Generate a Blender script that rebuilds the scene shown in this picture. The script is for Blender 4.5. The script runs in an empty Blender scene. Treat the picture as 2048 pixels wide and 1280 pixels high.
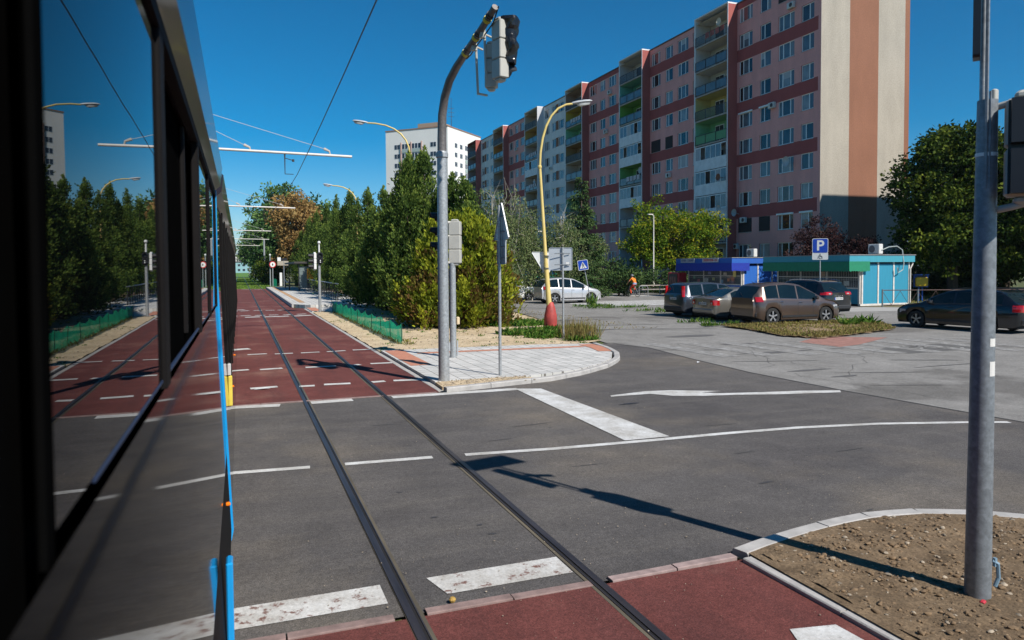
import bpy, math, random
import numpy as np
from mathutils import Vector, Matrix, noise
from mathutils.geometry import tessellate_polygon
random.seed(7); rng = np.random.default_rng(7)
R = math.radians
C = bpy.context.scene.collection
SC = bpy.context.scene
# ---------------------------------------------------------------- camera
F_PX, EYE = 1450.0, 2.35
TH, PH, RO, SHIFT = R(20.56), R(2.0), 0.006, 54.0
_d = Vector((math.sin(TH)*math.cos(PH), math.cos(TH)*math.cos(PH), -math.sin(PH)))
_r = Vector((math.cos(TH), -math.sin(TH), 0)); _u = _r.cross(_d)
CR = _r*math.cos(RO) - _u*math.sin(RO); CU = _u*math.cos(RO) + _r*math.sin(RO); CD = _d
cam_d = bpy.data.cameras.new('camera'); cam = bpy.data.objects.new('camera', cam_d); C.objects.link(cam)
m3 = Matrix((CR, CU, -CD)).transposed()
cam.matrix_world = Matrix.Translation((0, 0, EYE)) @ m3.to_4x4()
cam_d.sensor_width = 36; cam_d.lens = 36*F_PX/2048; cam_d.shift_y = -SHIFT/2048
cam_d.clip_start = 0.05; cam_d.clip_end = 20000
cam_d.dof.use_dof = True; cam_d.dof.focus_distance = 22; cam_d.dof.aperture_fstop = 4.5
SC.camera = cam
# ---------------------------------------------------------------- sky, sun, exposure
SUN_EL = 44.0; SUN_AZ = math.degrees(math.atan2(0.40, -0.917))   # azimuth from +Y, clockwise
w = bpy.data.worlds.new('World'); SC.world = w; w.use_nodes = True
wn = w.node_tree.nodes; wl = w.node_tree.links
bg = wn['Background']; sky = wn.new('ShaderNodeTexSky'); sky.sky_type = 'NISHITA'; sky.sun_disc = False
sky.sun_elevation = R(SUN_EL); sky.sun_rotation = R(SUN_AZ)
sky.air_density = 0.85; sky.dust_density = 0.1; sky.ozone_density = 3.2; sky.altitude = 200
hs = wn.new('ShaderNodeHueSaturation'); hs.inputs['Saturation'].default_value = 1.5; hs.inputs['Hue'].default_value = 0.490; gm = wn.new('ShaderNodeGamma'); gm.inputs[1].default_value = 1.12
wl.new(sky.outputs[0], gm.inputs[0]); wl.new(gm.outputs[0], hs.inputs['Color']); wl.new(hs.outputs[0], bg.inputs[0]); bg.inputs[1].default_value = 0.064
sl = bpy.data.lights.new('sun', 'SUN'); sl.energy = 4.6; sl.angle = R(0.5); sl.color = (1.0, 0.955, 0.88)
so = bpy.data.objects.new('sun', sl); C.objects.link(so)
sdir = Vector((math.sin(R(SUN_AZ))*math.cos(R(SUN_EL)), math.cos(R(SUN_AZ))*math.cos(R(SUN_EL)), math.sin(R(SUN_EL))))
so.rotation_euler = sdir.to_track_quat('Z', 'Y').to_euler(); so.location = (20, -30, 60)
SC.view_settings.view_transform = 'Standard'; SC.view_settings.look = 'None'; SC.view_settings.gamma = 1
SC.view_settings.exposure = 0.40
SC.render.engine = 'CYCLES'; SC.cycles.max_bounces = 6; SC.cycles.transparent_max_bounces = 8
SC.cycles.caustics_reflective = False; SC.cycles.caustics_refractive = False
# ---------------------------------------------------------------- where things stand: ground point seen at a photo pixel
def ray(x, y): return CD + CR*((x-1024)/F_PX) - CU*((y-(640-SHIFT))/F_PX)
def gp(x, y, z=0.0):
    v = ray(x, y); t = (z-EYE)/v.z; return (v.x*t, v.y*t)
def at(x, dist):
    v = ray(x, 536); return (v.x*dist, v.y*dist)
# ---------------------------------------------------------------- materials
MATS = {}
def _new(name):
    m = bpy.data.materials.new(name); m.use_nodes = True; MATS[name] = m
    nt = m.node_tree; return m, nt, nt.nodes['Principled BSDF']
def _noise(nt, scale, detail=4, rough=0.6, co='Object', stretch=None):
    tc = nt.nodes.new('ShaderNodeTexCoord'); n = nt.nodes.new('ShaderNodeTexNoise')
    n.inputs['Scale'].default_value = scale; n.inputs['Detail'].default_value = detail; n.inputs['Roughness'].default_value = rough
    if stretch:
        mp = nt.nodes.new('ShaderNodeMapping'); mp.inputs['Scale'].default_value = stretch
        nt.links.new(tc.outputs[co], mp.inputs[0]); nt.links.new(mp.outputs[0], n.inputs['Vector'])
    else: nt.links.new(tc.outputs[co], n.inputs['Vector'])
    return n
def _ramp(nt, src, stops):
    r = nt.nodes.new('ShaderNodeValToRGB'); e = r.color_ramp.elements
    while len(e) < len(stops): e.new(0.5)
    for i, (p, c) in enumerate(stops):
        e[i].position = p; e[i].color = (*c, 1) if len(c) == 3 else c
    nt.links.new(src, r.inputs[0]); return r
def _mix(nt, fac, a, b, mode='MIX'):
    n = nt.nodes.new('ShaderNodeMix'); n.data_type = 'RGBA'; n.blend_type = mode
    for s, v in ((n.inputs[0], fac), (n.inputs[6], a), (n.inputs[7], b)):
        if hasattr(v, 'is_linked') or hasattr(v, 'links'): nt.links.new(v, s)
        elif isinstance(v, (int, float)): s.default_value = v
        else: s.default_value = (*v, 1)
    return n.outputs[2]
def _bump(nt, bsdf, src, strength, dist=0.01):
    b = nt.nodes.new('ShaderNodeBump'); b.inputs['Strength'].default_value = strength; b.inputs['Distance'].default_value = dist
    nt.links.new(src, b.inputs['Height']); nt.links.new(b.outputs[0], bsdf.inputs['Normal'])
def mat(name, col, rough=0.6, metal=0.0, var=0.12, scale=6.0, bump=0.0, bscale=60.0, spec=0.5, coat=0.0, stretch=None):
    """plain material whose colour wanders a little (dirt, wear)"""
    if name in MATS: return MATS[name]
    m, nt, b = _new(name)
    b.inputs['Roughness'].default_value = rough; b.inputs['Metallic'].default_value = metal
    b.inputs['Specular IOR Level'].default_value = spec; b.inputs['Coat Weight'].default_value = coat
    if coat: b.inputs['Coat Roughness'].default_value = 0.04
    if var > 0:
        n = _noise(nt, scale, 5, 0.65, stretch=stretch)
        lo = tuple(c*(1-var) for c in col); hi = tuple(min(1, c*(1+var)) for c in col)
        r = _ramp(nt, n.outputs[0], [(0.3, lo), (0.7, hi)]); nt.links.new(r.outputs[0], b.inputs['Base Color'])
    else: b.inputs['Base Color'].default_value = (*col, 1)
    if bump: _bump(nt, b, _noise(nt, bscale, 3).outputs[0], bump)
    return m
def ground_mat(name, c1, c2, big, speck, speck_amt, bump, bscale, rough=0.9, c3=None, c3scale=0.3, co='Object', streak=None, streakcol=None, thr=(0.5, 0.62)):
    """asphalt, soil and the like: broad patches + grain + speckles + bump"""
    m, nt, b = _new(name); b.inputs['Roughness'].default_value = rough; b.inputs['Specular IOR Level'].default_value = 0.3
    col = _ramp(nt, _noise(nt, big, 6, 0.7).outputs[0], [(0.32, c1), (0.68, c2)]).outputs[0]
    if c3 is not None:
        f = _ramp(nt, _noise(nt, c3scale, 5, 0.6).outputs[0], [(thr[0], (0, 0, 0)), (thr[1], (1, 1, 1))]).outputs[0]
        col = _mix(nt, f, col, c3)
    if streak:
        f = _ramp(nt, _noise(nt, 1.0, 5, 0.6, stretch=streak).outputs[0], [(0.5, (0, 0, 0)), (0.72, (0.6, 0.6, 0.6))]).outputs[0]
        col = _mix(nt, f, col, streakcol)
    for sc_, am in ((bscale, speck_amt), (bscale*.28, speck_amt*.45), (1.9, .13)):
        g = _ramp(nt, _noise(nt, sc_, 4, 0.8).outputs[0], [(0.33, (1-am,)*3), (0.67, (1+am,)*3)]).outputs[0]
        col = _mix(nt, 1.0, col, g, 'MULTIPLY')
    v = nt.nodes.new('ShaderNodeTexVoronoi'); v.inputs['Scale'].default_value = speck
    tc = nt.nodes.new('ShaderNodeTexCoord'); nt.links.new(tc.outputs[co], v.inputs['Vector'])
    f = _ramp(nt, v.outputs['Distance'], [(0.06, (0.55, 0.55, 0.55)), (0.16, (0, 0, 0))]).outputs[0]
    col = _mix(nt, f, col, tuple(min(1, c*2.2) for c in c2))
    nt.links.new(col, b.inputs['Base Color'])
    _bump(nt, b, _noise(nt, bscale, 4, 0.8).outputs[0], bump, 0.008)
    return m
def paint_mat(name, col, under, wear=0.42, scale=9.0):
    m, nt, b = _new(name); b.inputs['Roughness'].default_value = 0.75
    f = _ramp(nt, _noise(nt, scale, 8, 0.75).outputs[0], [(wear-0.03, (0, 0, 0)), (wear+0.03, (1, 1, 1))]).outputs[0]
    tone = _ramp(nt, _noise(nt, 2.3, 7, 0.7).outputs[0], [(0.34, (col[0]*.62, col[1]*.59, col[2]*.55)), (0.62, col)]).outputs[0]
    tone = _mix(nt, 1.0, tone, _ramp(nt, _noise(nt, 45, 3, .8).outputs[0], [(0.35, (.80,)*3), (0.65, (1.08,)*3)]).outputs[0], 'MULTIPLY')
    nt.links.new(_mix(nt, f, under, tone), b.inputs['Base Color'])
    return m
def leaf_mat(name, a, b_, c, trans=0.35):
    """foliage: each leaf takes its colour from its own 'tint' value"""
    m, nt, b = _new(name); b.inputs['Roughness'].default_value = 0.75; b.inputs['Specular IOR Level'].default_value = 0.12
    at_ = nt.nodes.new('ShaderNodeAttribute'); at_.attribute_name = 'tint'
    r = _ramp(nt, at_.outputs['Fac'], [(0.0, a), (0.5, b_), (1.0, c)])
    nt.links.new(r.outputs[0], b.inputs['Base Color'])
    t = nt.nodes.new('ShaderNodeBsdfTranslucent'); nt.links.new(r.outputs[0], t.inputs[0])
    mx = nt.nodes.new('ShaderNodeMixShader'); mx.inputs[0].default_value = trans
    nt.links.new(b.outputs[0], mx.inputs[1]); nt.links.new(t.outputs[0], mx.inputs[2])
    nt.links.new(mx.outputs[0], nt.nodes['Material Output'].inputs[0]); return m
def glass_mat(name, col, rough=0.03, spec=0.6, var=0.25):
    m, nt, b = _new(name); b.inputs['Roughness'].default_value = rough; b.inputs['Specular IOR Level'].default_value = spec
    r = _ramp(nt, _noise(nt, 0.9, 3).outputs[0], [(0.35, tuple(c*(1-var) for c in col)), (0.65, tuple(c*(1+var) for c in col))])
    nt.links.new(r.outputs[0], b.inputs['Base Color']); return m
# ---------------------------------------------------------------- mesh builder
class MB:
    def __init__(s): s.v = []; s.f = []; s.m = []; s.cur = 0
    def add(s, vs, fs):
        o = len(s.v); s.v.extend([tuple(p) for p in vs]); s.f.extend([tuple(i+o for i in f) for f in fs]); s.m.extend([s.cur]*len(fs)); return s
    def box(s, c, d, rz=0.0, rx=0.0, ry=0.0, taper=1.0):
        hx, hy, hz = d[0]/2, d[1]/2, d[2]/2
        vs = [Vector((x*(taper if z > 0 else 1), y*(taper if z > 0 else 1), z)) for z in (-hz, hz) for x, y in ((-hx, -hy), (hx, -hy), (hx, hy), (-hx, hy))]
        M = Matrix.Translation(c) @ Matrix.Rotation(rz, 4, 'Z') @ Matrix.Rotation(ry, 4, 'Y') @ Matrix.Rotation(rx, 4, 'X')
        return s.add([M @ p for p in vs], [(3, 2, 1, 0), (4, 5, 6, 7), (0, 1, 5, 4), (1, 2, 6, 5), (2, 3, 7, 6), (3, 0, 4, 7)])
    def bb(s, x0, x1, y0, y1, z0, z1): return s.box(((x0+x1)/2, (y0+y1)/2, (z0+z1)/2), (abs(x1-x0), abs(y1-y0), abs(z1-z0)))
    def rbox(s, c, d, r=0.03, rz=0.0):
        """box with bevelled edges (chamfered hull)"""
        hx, hy, hz = d[0]/2, d[1]/2, d[2]/2; r = min(r, hx*.9, hy*.9, hz*.9)
        M = Matrix.Translation(c) @ Matrix.Rotation(rz, 4, 'Z'); rings = []
        for z, k in ((-hz, r), (-hz+r, 0), (hz-r, 0), (hz, r)):
            X, Y = hx-k, hy-k; q = r*0.8
            rings.append([M @ Vector(p) for p in ((-X, -Y+q, z), (-X+q, -Y, z), (X-q, -Y, z), (X, -Y+q, z), (X, Y-q, z), (X-q, Y, z), (-X+q, Y, z), (-X, Y-q, z))])
        return s.loft(rings, True, True)
    def loft(s, rings, c0=True, c1=True, closed=True):
        n = len(rings[0]); vs = [p for r in rings for p in r]; fs = []
        for i in range(len(rings)-1):
            for j in range(n if closed else n-1):
                a, b = i*n+j, i*n+(j+1) % n; fs.append((a, b, b+n, a+n))
        if c0: fs.append(tuple(reversed(range(n))))
        if c1: fs.append(tuple(range((len(rings)-1)*n, len(rings)*n)))
        return s.add(vs, fs)
    def tube(s, path, r, n=10, caps=True):
        P = [Vector(p) for p in path]; rs = r if isinstance(r, (list, tuple)) else [r]*len(P); rings = []
        up = Vector((0, 0, 1)); t0 = (P[1]-P[0]).normalized()
        if abs(t0.dot(up)) > .95: up = Vector((1, 0, 0))
        for i, p in enumerate(P):
            t = (P[min(i+1, len(P)-1)] - P[max(i-1, 0)]).normalized()
            a = up - t*up.dot(t)
            if a.length < 1e-4: a = t.orthogonal()
            a.normalize(); up = a; b = t.cross(a)
            rings.append([p + (a*math.cos(k) + b*math.sin(k))*rs[i] for k in [2*math.pi*j/n for j in range(n)]])
        return s.loft(rings, caps, caps)
    def cyl(s, p0, p1, r0, r1=None, n=12): return s.tube([p0, p1], [r0, r0 if r1 is None else r1], n)
    def lathe(s, prof, n=16, c=(0, 0, 0), axis='Z', caps=True):
        rings = []
        for r, z in prof:
            ring = []
            for j in range(n):
                a = 2*math.pi*j/n; x, y = r*math.cos(a), r*math.sin(a)
                p = (x, y, z) if axis == 'Z' else ((x, z, y) if axis == 'Y' else (z, x, y))
                ring.append((p[0]+c[0], p[1]+c[1], p[2]+c[2]))
            rings.append(ring)
        return s.loft(rings, caps, caps)
    def poly(s, pts, z):
        t = tessellate_polygon([[Vector((p[0], p[1], 0)) for p in pts]])
        return s.add([(p[0], p[1], z) for p in pts], [tuple(a) for a in t])
    def prism(s, pts, z0, z1):
        n = len(pts); t = tessellate_polygon([[Vector((p[0], p[1], 0)) for p in pts]])
        s.add([(p[0], p[1], z1) for p in pts] + [(p[0], p[1], z0) for p in pts], [tuple(a) for a in t] + [(i, (i+1) % n, n+(i+1) % n, n+i) for i in range(n)])
        return s
    def strip(s, pts, wd, z, h=0.0):
        """band of width wd along a ground line, with side faces when h > 0"""
        P = [Vector((p[0], p[1])) for p in pts]; L = []; Q = []
        for i, p in enumerate(P):
            t = (P[min(i+1, len(P)-1)] - P[max(i-1, 0)]).normalized(); nrm = Vector((-t.y, t.x))
            L.append(p + nrm*wd/2); Q.append(p - nrm*wd/2)
        if h == 0: return s.add([(p.x, p.y, z) for p in Q+L], [(i, i+1, len(P)+i+1, len(P)+i) for i in range(len(P)-1)])
        return s.loft([[(q.x, q.y, z), (q.x, q.y, z+h*.85), (q.x*.9+l.x*.1, q.y*.9+l.y*.1, z+h), (l.x*.9+q.x*.1, l.y*.9+q.y*.1, z+h), (l.x, l.y, z+h*.85), (l.x, l.y, z)] for q, l in zip(Q, L)])
    def build(s, name, mats, parent=None, smooth=False, loc=None, rot=None):
        me = bpy.data.meshes.new(name); me.from_pydata(s.v, [], s.f)
        ms = mats if isinstance(mats, (list, tuple)) else [mats]
        for m in ms: me.materials.append(m)
        if len(ms) > 1: me.polygons.foreach_set('material_index', s.m)
        me.update()
        import bmesh
        bm = bmesh.new(); bm.from_mesh(me); bmesh.ops.recalc_face_normals(bm, faces=bm.faces); bm.to_mesh(me); bm.free()
        if smooth:
            me.polygons.foreach_set('use_smooth', [True]*len(me.polygons))
            try: me.set_sharp_from_angle(angle=R(smooth if smooth is not True else 38))
            except Exception: pass
        o = bpy.data.objects.new(name, me); C.objects.link(o)
        if parent is not None: o.parent = parent
        if loc: o.location = loc
        if rot: o.rotation_euler = rot
        return o
def tag(o, label=None, cat=None, group=None, kind=None):
    if label: o['label'] = label
    if cat: o['category'] = cat
    if group: o['group'] = group
    if kind: o['kind'] = kind
    return o
def thing(name, label, cat, loc=(0, 0, 0), rz=0.0, group=None):
    o = bpy.data.objects.new(name, None); C.objects.link(o); o.location = loc; o.rotation_euler = (0, 0, rz)
    o.empty_display_size = 0.2
    return tag(o, label, cat, group)
def dup(o, parent=None):
    c = o.copy(); C.objects.link(c); c.parent = parent
    for ch in [k for k in bpy.data.objects if k.parent == o and k is not c]: dup(ch, c)
    return c
KIDS = {}
def structure(mb, name, m, **k): return tag(mb.build(name, m, **k), kind='structure')
def text_mesh(name, s, size, m, parent, loc, rot, depth=0.002, bold=0.0, sx=1.0):
    cu = bpy.data.curves.new(name, 'FONT'); cu.body = s; cu.size = size; cu.extrude = depth; cu.align_x = 'CENTER'; cu.align_y = 'CENTER'; cu.offset = bold
    o = bpy.data.objects.new(name, cu); C.objects.link(o)
    dg = bpy.context.evaluated_depsgraph_get(); me = bpy.data.meshes.new_from_object(o.evaluated_get(dg))
    bpy.data.objects.remove(o); me.materials.clear(); me.materials.append(m)
    t = bpy.data.objects.new(name, me); C.objects.link(t); t.parent = parent; t.location = loc; t.rotation_euler = rot; t.scale = (sx, 1, 1)
    return t
def inside(p, poly):
    x, y = p[0], p[1]; c = False; j = len(poly)-1
    for i in range(len(poly)):
        if (poly[i][1] > y) != (poly[j][1] > y) and x < (poly[j][0]-poly[i][0])*(y-poly[i][1])/(poly[j][1]-poly[i][1])+poly[i][0]: c = not c
        j = i
    return c
# ---------------------------------------------------------------- many small faces at once (leaves, blades, stones)
def cards(name, cen, dirs, L, W, m, tint, parent=None, fold=0.0, tips=False, jitter=0.35):
    """rhombic leaves: cen (n,3), dirs (n,3) long axis, L and W arrays; real separate faces with random roll"""
    n = len(cen); d = dirs/np.maximum(np.linalg.norm(dirs, axis=1, keepdims=True), 1e-6)
    q = rng.normal(size=(n, 3)); s = np.cross(d, q); s /= np.maximum(np.linalg.norm(s, axis=1, keepdims=True), 1e-6)
    L = np.asarray(L).reshape(-1, 1)*np.ones((n, 1)); W = np.asarray(W).reshape(-1, 1)*np.ones((n, 1))
    a = cen; b = cen + d*L*0.45 + s*W*0.5; c = cen + d*L; e = cen + d*L*0.45 - s*W*0.5
    V = np.stack([a, b, c, e], 1).reshape(-1, 3).astype(np.float32)
    me = bpy.data.meshes.new(name); me.vertices.add(4*n); me.vertices.foreach_set('co', V.ravel())
    me.loops.add(4*n); me.loops.foreach_set('vertex_index', np.arange(4*n, dtype=np.int32))
    me.polygons.add(n); me.polygons.foreach_set('loop_start', np.arange(0, 4*n, 4, dtype=np.int32))
    try: me.polygons.foreach_set('loop_total', np.full(n, 4, dtype=np.int32))
    except Exception: pass
    at_ = me.attributes.new('tint', 'FLOAT', 'FACE'); at_.data.foreach_set('value', np.clip(tint, 0, 1).astype(np.float32))
    me.update(calc_edges=True); me.materials.append(m)
    o = bpy.data.objects.new(name, me); C.objects.link(o); o.parent = parent; return o
# ================================================================ THE SETTING
m_asph = ground_mat('asphalt_new', (0.072, 0.066, 0.065), (0.118, 0.108, 0.102), 0.35, 55, 0.55, 0.8, 75, 0.88, c3=(0.175, 0.148, 0.118), c3scale=0.30, streak=(0.25, 2.2, 1), streakcol=(0.135, 0.122, 0.11), thr=(0.50, 0.74))
m_old = ground_mat('asphalt_old', (0.190, 0.180, 0.167), (0.255, 0.243, 0.228), 0.5, 40, 0.35, 0.6, 60, 0.92, c3=(0.145, 0.136, 0.126), c3scale=0.16, thr=(0.55, 0.60))
m_red = ground_mat('red_asphalt', (0.100, 0.029, 0.025), (0.168, 0.053, 0.045), 0.45, 45, 0.45, 0.6, 80, 0.92, c3=(0.22, 0.125, 0.095), c3scale=0.45, thr=(0.54, 0.78), streak=(2.4, .22, 1), streakcol=(0.085, 0.034, 0.032))
m_soil = ground_mat('soil', (0.175, 0.120, 0.068), (0.29, 0.205, 0.125), 0.9, 9, 0.35, 1.0, 26, 0.95)
m_bed = ground_mat('turned_earth', (0.105, 0.070, 0.040), (0.215, 0.150, 0.090), 2.4, 16, 0.45, 1.0, 40, 0.95)
m_sand = ground_mat('sandy_soil', (0.44, 0.33, 0.20), (0.58, 0.46, 0.31), 0.8, 7, 0.25, 1.0, 20, 0.95)
m_land = ground_mat('dry_turf', (0.050, 0.075, 0.020), (0.105, 0.115, 0.040), 0.25, 5, 0.4, 1.0, 8, 0.95, c3=(0.17, 0.14, 0.075), c3scale=0.1)
m_conc = mat('kerb_concrete', (0.40, 0.38, 0.36), 0.85, var=0.18, scale=5, bump=0.3, bscale=60)
m_concd = mat('dirty_kerb_concrete', (0.24, 0.165, 0.15), 0.9, var=0.3, scale=7, bump=0.3)
m_paint = paint_mat('road_paint', (0.66, 0.655, 0.64), (0.22, 0.20, 0.18), 0.37, 9)
m_paintw = paint_mat('worn_road_paint', (0.66, 0.65, 0.63), (0.17, 0.085, 0.065), 0.43, 7)
m_paintf = paint_mat('faded_road_paint', (0.38, 0.37, 0.355), (0.20, 0.19, 0.18), 0.50, 5)
m_rail = mat('rail_steel', (0.11, 0.085, 0.078), 0.36, 0.7, var=0.35, scale=2, stretch=(6, .4, 1))
m_groove = mat('rail_groove', (0.012, 0.010, 0.010), 0.8, var=0.3)
m_joint = mat('joint_grime', (0.105, 0.088, 0.062), 0.9, var=0.45, scale=1.2, stretch=(5, .6, 1))
def paver_mat():
    m, nt, b = _new('pavers'); b.inputs['Roughness'].default_value = 0.85
    br = nt.nodes.new('ShaderNodeTexBrick'); br.inputs['Scale'].default_value = 1.0
    for k, v in (('Brick Width', 0.30), ('Row Height', 0.30), ('Mortar Size', 0.010), ('Mortar Smooth', 0.2)): br.inputs[k].default_value = v
    br.inputs['Color1'].default_value = (0.60, 0.58, 0.55, 1); br.inputs['Color2'].default_value = (0.50, 0.49, 0.465, 1); br.inputs['Mortar'].default_value = (0.17, 0.155, 0.14, 1)
    tc = nt.nodes.new('ShaderNodeTexCoord'); mp = nt.nodes.new('ShaderNodeMapping'); mp.inputs['Rotation'].default_value = (0, 0, R(90))
    nt.links.new(tc.outputs['Object'], mp.inputs[0]); nt.links.new(mp.outputs[0], br.inputs['Vector'])
    g = _ramp(nt, _noise(nt, 1.3, 6, .7).outputs[0], [(0.3, (0.82,)*3), (0.7, (1.1,)*3)]).outputs[0]
    nt.links.new(_mix(nt, 1.0, br.outputs[0], g, 'MULTIPLY'), b.inputs['Base Color']); _bump(nt, b, br.outputs['Fac'], -0.4)
    return m
m_pav = paver_mat()
m_tact = mat('tactile_pavers', (0.48, 0.205, 0.13), 0.85, var=0.16, scale=9, bump=0.6, bscale=55)

g = MB(); n_ = 40
g.add([(-9000, -2000, -0.03), (9000, -2000, -0.03), (9000, 12000, -0.03), (-9000, 12000, -0.03)], [(0, 1, 2, 3)])
structure(g, 'ground', m_land)
# old asphalt: side street, junction mouth and car park
OLD = [(10.2, -14), (10.2, 13.1), (10.6, 19.9), (10.9, 21.5), (11.6, 24), (12.9, 31), (14.6, 41), (16.2, 55), (17, 75), (17.5, 120), (24, 120), (24, 76), (25, 57), (34.8, 57.5), (34.2, 44), (33.2, 31.6), (36, 29.5), (44, 25.5), (62, 15), (62, -14)]
structure(MB().poly(OLD, -0.004), 'old_road', m_old)
KERBC = [(3.74, 4.77), (4.1, 4.87), (4.5, 4.95), (4.95, 5.02), (5.42, 5.04), (5.9, 4.95), (6.35, 4.75), (6.9, 4.3), (7.4, 3.6), (7.9, 2.5), (8.3, 1.0), (8.5, -3), (8.5, -10)]
PAVC = [(3.6, 13.25), (4.2, 13.36), (4.8, 13.5), (5.97, 13.75), (7.0, 14.3), (8.02, 15.1), (8.8, 16.0), (9.38, 17.1), (9.7, 18.2), (9.9, 19.4)]
NEW = [(-45, 4.77)] + KERBC + [(10.95, -10), (10.9, 7.4), (10.82, 8.2), (10.6, 10.5), (10.53, 13.1), (10.75, 15.7), (11.1, 18.3), (10.5, 19.9)] + PAVC[::-1] + [(-45, 13.25)]
structure(MB().poly(NEW, 0.0), 'road', m_asph)
structure(MB().poly([gp(x, y) for x, y in ((1745, 702), (1780, 693), (1860, 688), (1990, 686), (1990, 697), (1900, 701), (1820, 707))], 0.0), 'bicycle_lane', mat('lane_asphalt', (0.11, 0.105, 0.10), 0.9, bump=0.5, bscale=90))
structure(MB().poly([gp(x, y) for x, y in ((1598, 684), (1640, 673), (1775, 675), (1720, 689), (1680, 694))], 0.004), 'red_paving', mat('red_paving_tiles', (0.30, 0.15, 0.12), 0.9, var=0.25, scale=4, bump=0.5))
structure(MB().poly([(27.5, 30.5), (33.0, 31.3), (36, 29.2), (46, 24), (46, 22.6), (36, 27.2), (29, 28.6)], 0.0), 'kiosk_path', mat('path_concrete', (0.36, 0.345, 0.325), 0.9, scale=1.5, bump=0.3))
structure(MB().poly([(18, 51.5), (25, 51), (34, 50.5), (34, 52.6), (25, 53.2), (18, 54)], 0.0), 'path', mat('path_concrete', (0.36, 0.345, 0.325)))
# red tramway surface, both sides of the crossing
structure(MB().poly([(-6.5, 13.25), (3.5, 13.25), (3.5, 45), (3.0, 45.2), (2.95, 92), (-6.5, 92)], 0.004), 'tramway', m_red)
structure(MB().poly([(-6.5, -12), (3.72, -12), (3.72, 4.72), (-6.5, 4.72)], 0.004), 'near_tramway', m_red)
m_gtr = ground_mat('track_grass', (0.075, 0.17, 0.018), (0.13, 0.27, 0.03), 0.5, 4, 0.4, 1.0, 6, 0.95, c3=(0.10, 0.13, 0.04), c3scale=0.2)
structure(MB().poly([(-6, 92), (2.95, 92), (4.2, 93), (4.2, 205), (-6, 205)], 0.004), 'grass_track', m_gtr)
structure(MB().poly([(-40, 205), (60, 205), (60, 213), (-40, 213)], 0.0), 'far_road', mat('far_asphalt', (0.26, 0.24, 0.22), 0.9))
structure(MB().poly([(-6, 213), (4.2, 213), (4.2, 1500), (-6, 1500)], 0.004), 'far_grass_track', m_gtr)
# rails
TRK = (1.035, 2.465, -0.705, -2.135)
for i, X in enumerate(TRK):
    s = 1 if i in (0, 2) else -1            # the groove lies on the inner side
    r = MB(); r.bb(X-0.028, X+0.028, -12, 600, 0.0, 0.014); r.bb(X+s*0.052, X+s*0.062, -12, 600, 0.0, 0.012)
    structure(r, 'tram_rail', m_rail)
    structure(MB().bb(X+s*0.0285, X+s*0.0515, -12, 600, 0.001, 0.0065), 'rail_groove', m_groove)
    structure(MB().strip([(X+s*0.03-0.0, -12), (X+s*0.017, 205)], 0.125, 0.006), 'rail_joint', m_joint)
# kerbs
def kerb(name, pts, wd, z, h, m, seg=1.0):
    """a run of kerb stones with fine joints"""
    P = [Vector(p) for p in pts]; out = MB(); acc = []
    L = [0]
    for a, b in zip(P, P[1:]): L.append(L[-1]+(b-a).length)
    def pt(t):
        t = max(0, min(L[-1], t))
        for i in range(len(P)-1):
            if t <= L[i+1]+1e-9: return P[i].lerp(P[i+1], (t-L[i])/max(1e-6, L[i+1]-L[i]))
        return P[-1]
    k = max(1, round(L[-1]/seg))
    for i in range(k):
        a, b = L[-1]*i/k+0.006, L[-1]*(i+1)/k-0.006
        out.strip([pt(a), pt((a+b)/2), pt(b)], wd, z+random.uniform(-.004, .004), h)
    return structure(out, name, m)
kerb('kerb', [(3.56, 13.4), (3.56, 30), (3.54, 44.2)], 0.12, -0.02, 0.034, m_conc)
kerb('kerb', PAVC, 0.15, -0.02, 0.115, m_conc, 1.0)
kerb('kerb', [(-6, 13.28), (3.45, 13.28)], 0.09, -0.02, 0.03, m_concd, 1.0)
kerb('kerb', [(1.14, 4.76), (2.40, 4.76)], 0.09, -0.01, 0.026, m_concd, 0.6)
kerb('kerb', [(2.55, 4.76), (3.7, 4.79)], 0.09, -0.01, 0.03, mat('kerb_rosy', (0.30, 0.22, 0.205), 0.9, var=0.3, scale=8), 0.6)
kerb('kerb', [(-6, 4.76), (0.93, 4.76)], 0.09, -0.01, 0.026, m_concd, 0.7)
kerb('kerb', KERBC, 0.15, -0.02, 0.075, m_conc, 0.55)
kerb('kerb', [(3.74, 4.68), (3.78, 3.4), (3.82, -10)], 0.09, -0.02, 0.055, m_conc, 1.0)
# corner pavement
PAV = [(3.62, 13.35)] + [(x-.07, y+.06) for x, y in PAVC[1:]] + [(8, 19.75), (3.62, 20.0)]
structure(MB().prism([(3.63, 14.1), (4.7, 14.2), (5.6, 14.1), (6.9, 14.5), (7.9, 15.2), (8.7, 16.1), (9.28, 17.15), (9.6, 18.2), (9.78, 19.4), (8, 19.8), (3.63, 20.05)], -0.02, 0.075), 'pavement', m_pav)
structure(MB().strip([(4.4, 19.0), (9.2, 18.75)], 0.3, 0.080), 'tactile_paving', m_tact)
structure(MB().strip([(3.95, 16.6), (3.95, 19.9)], 0.5, 0.080), 'tactile_paving', m_tact)
structure(MB().strip([(9.25, 17.4), (9.45, 18.3), (9.5, 19.2)], 0.45, 0.084), 'tactile_paving', m_tact)
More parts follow.
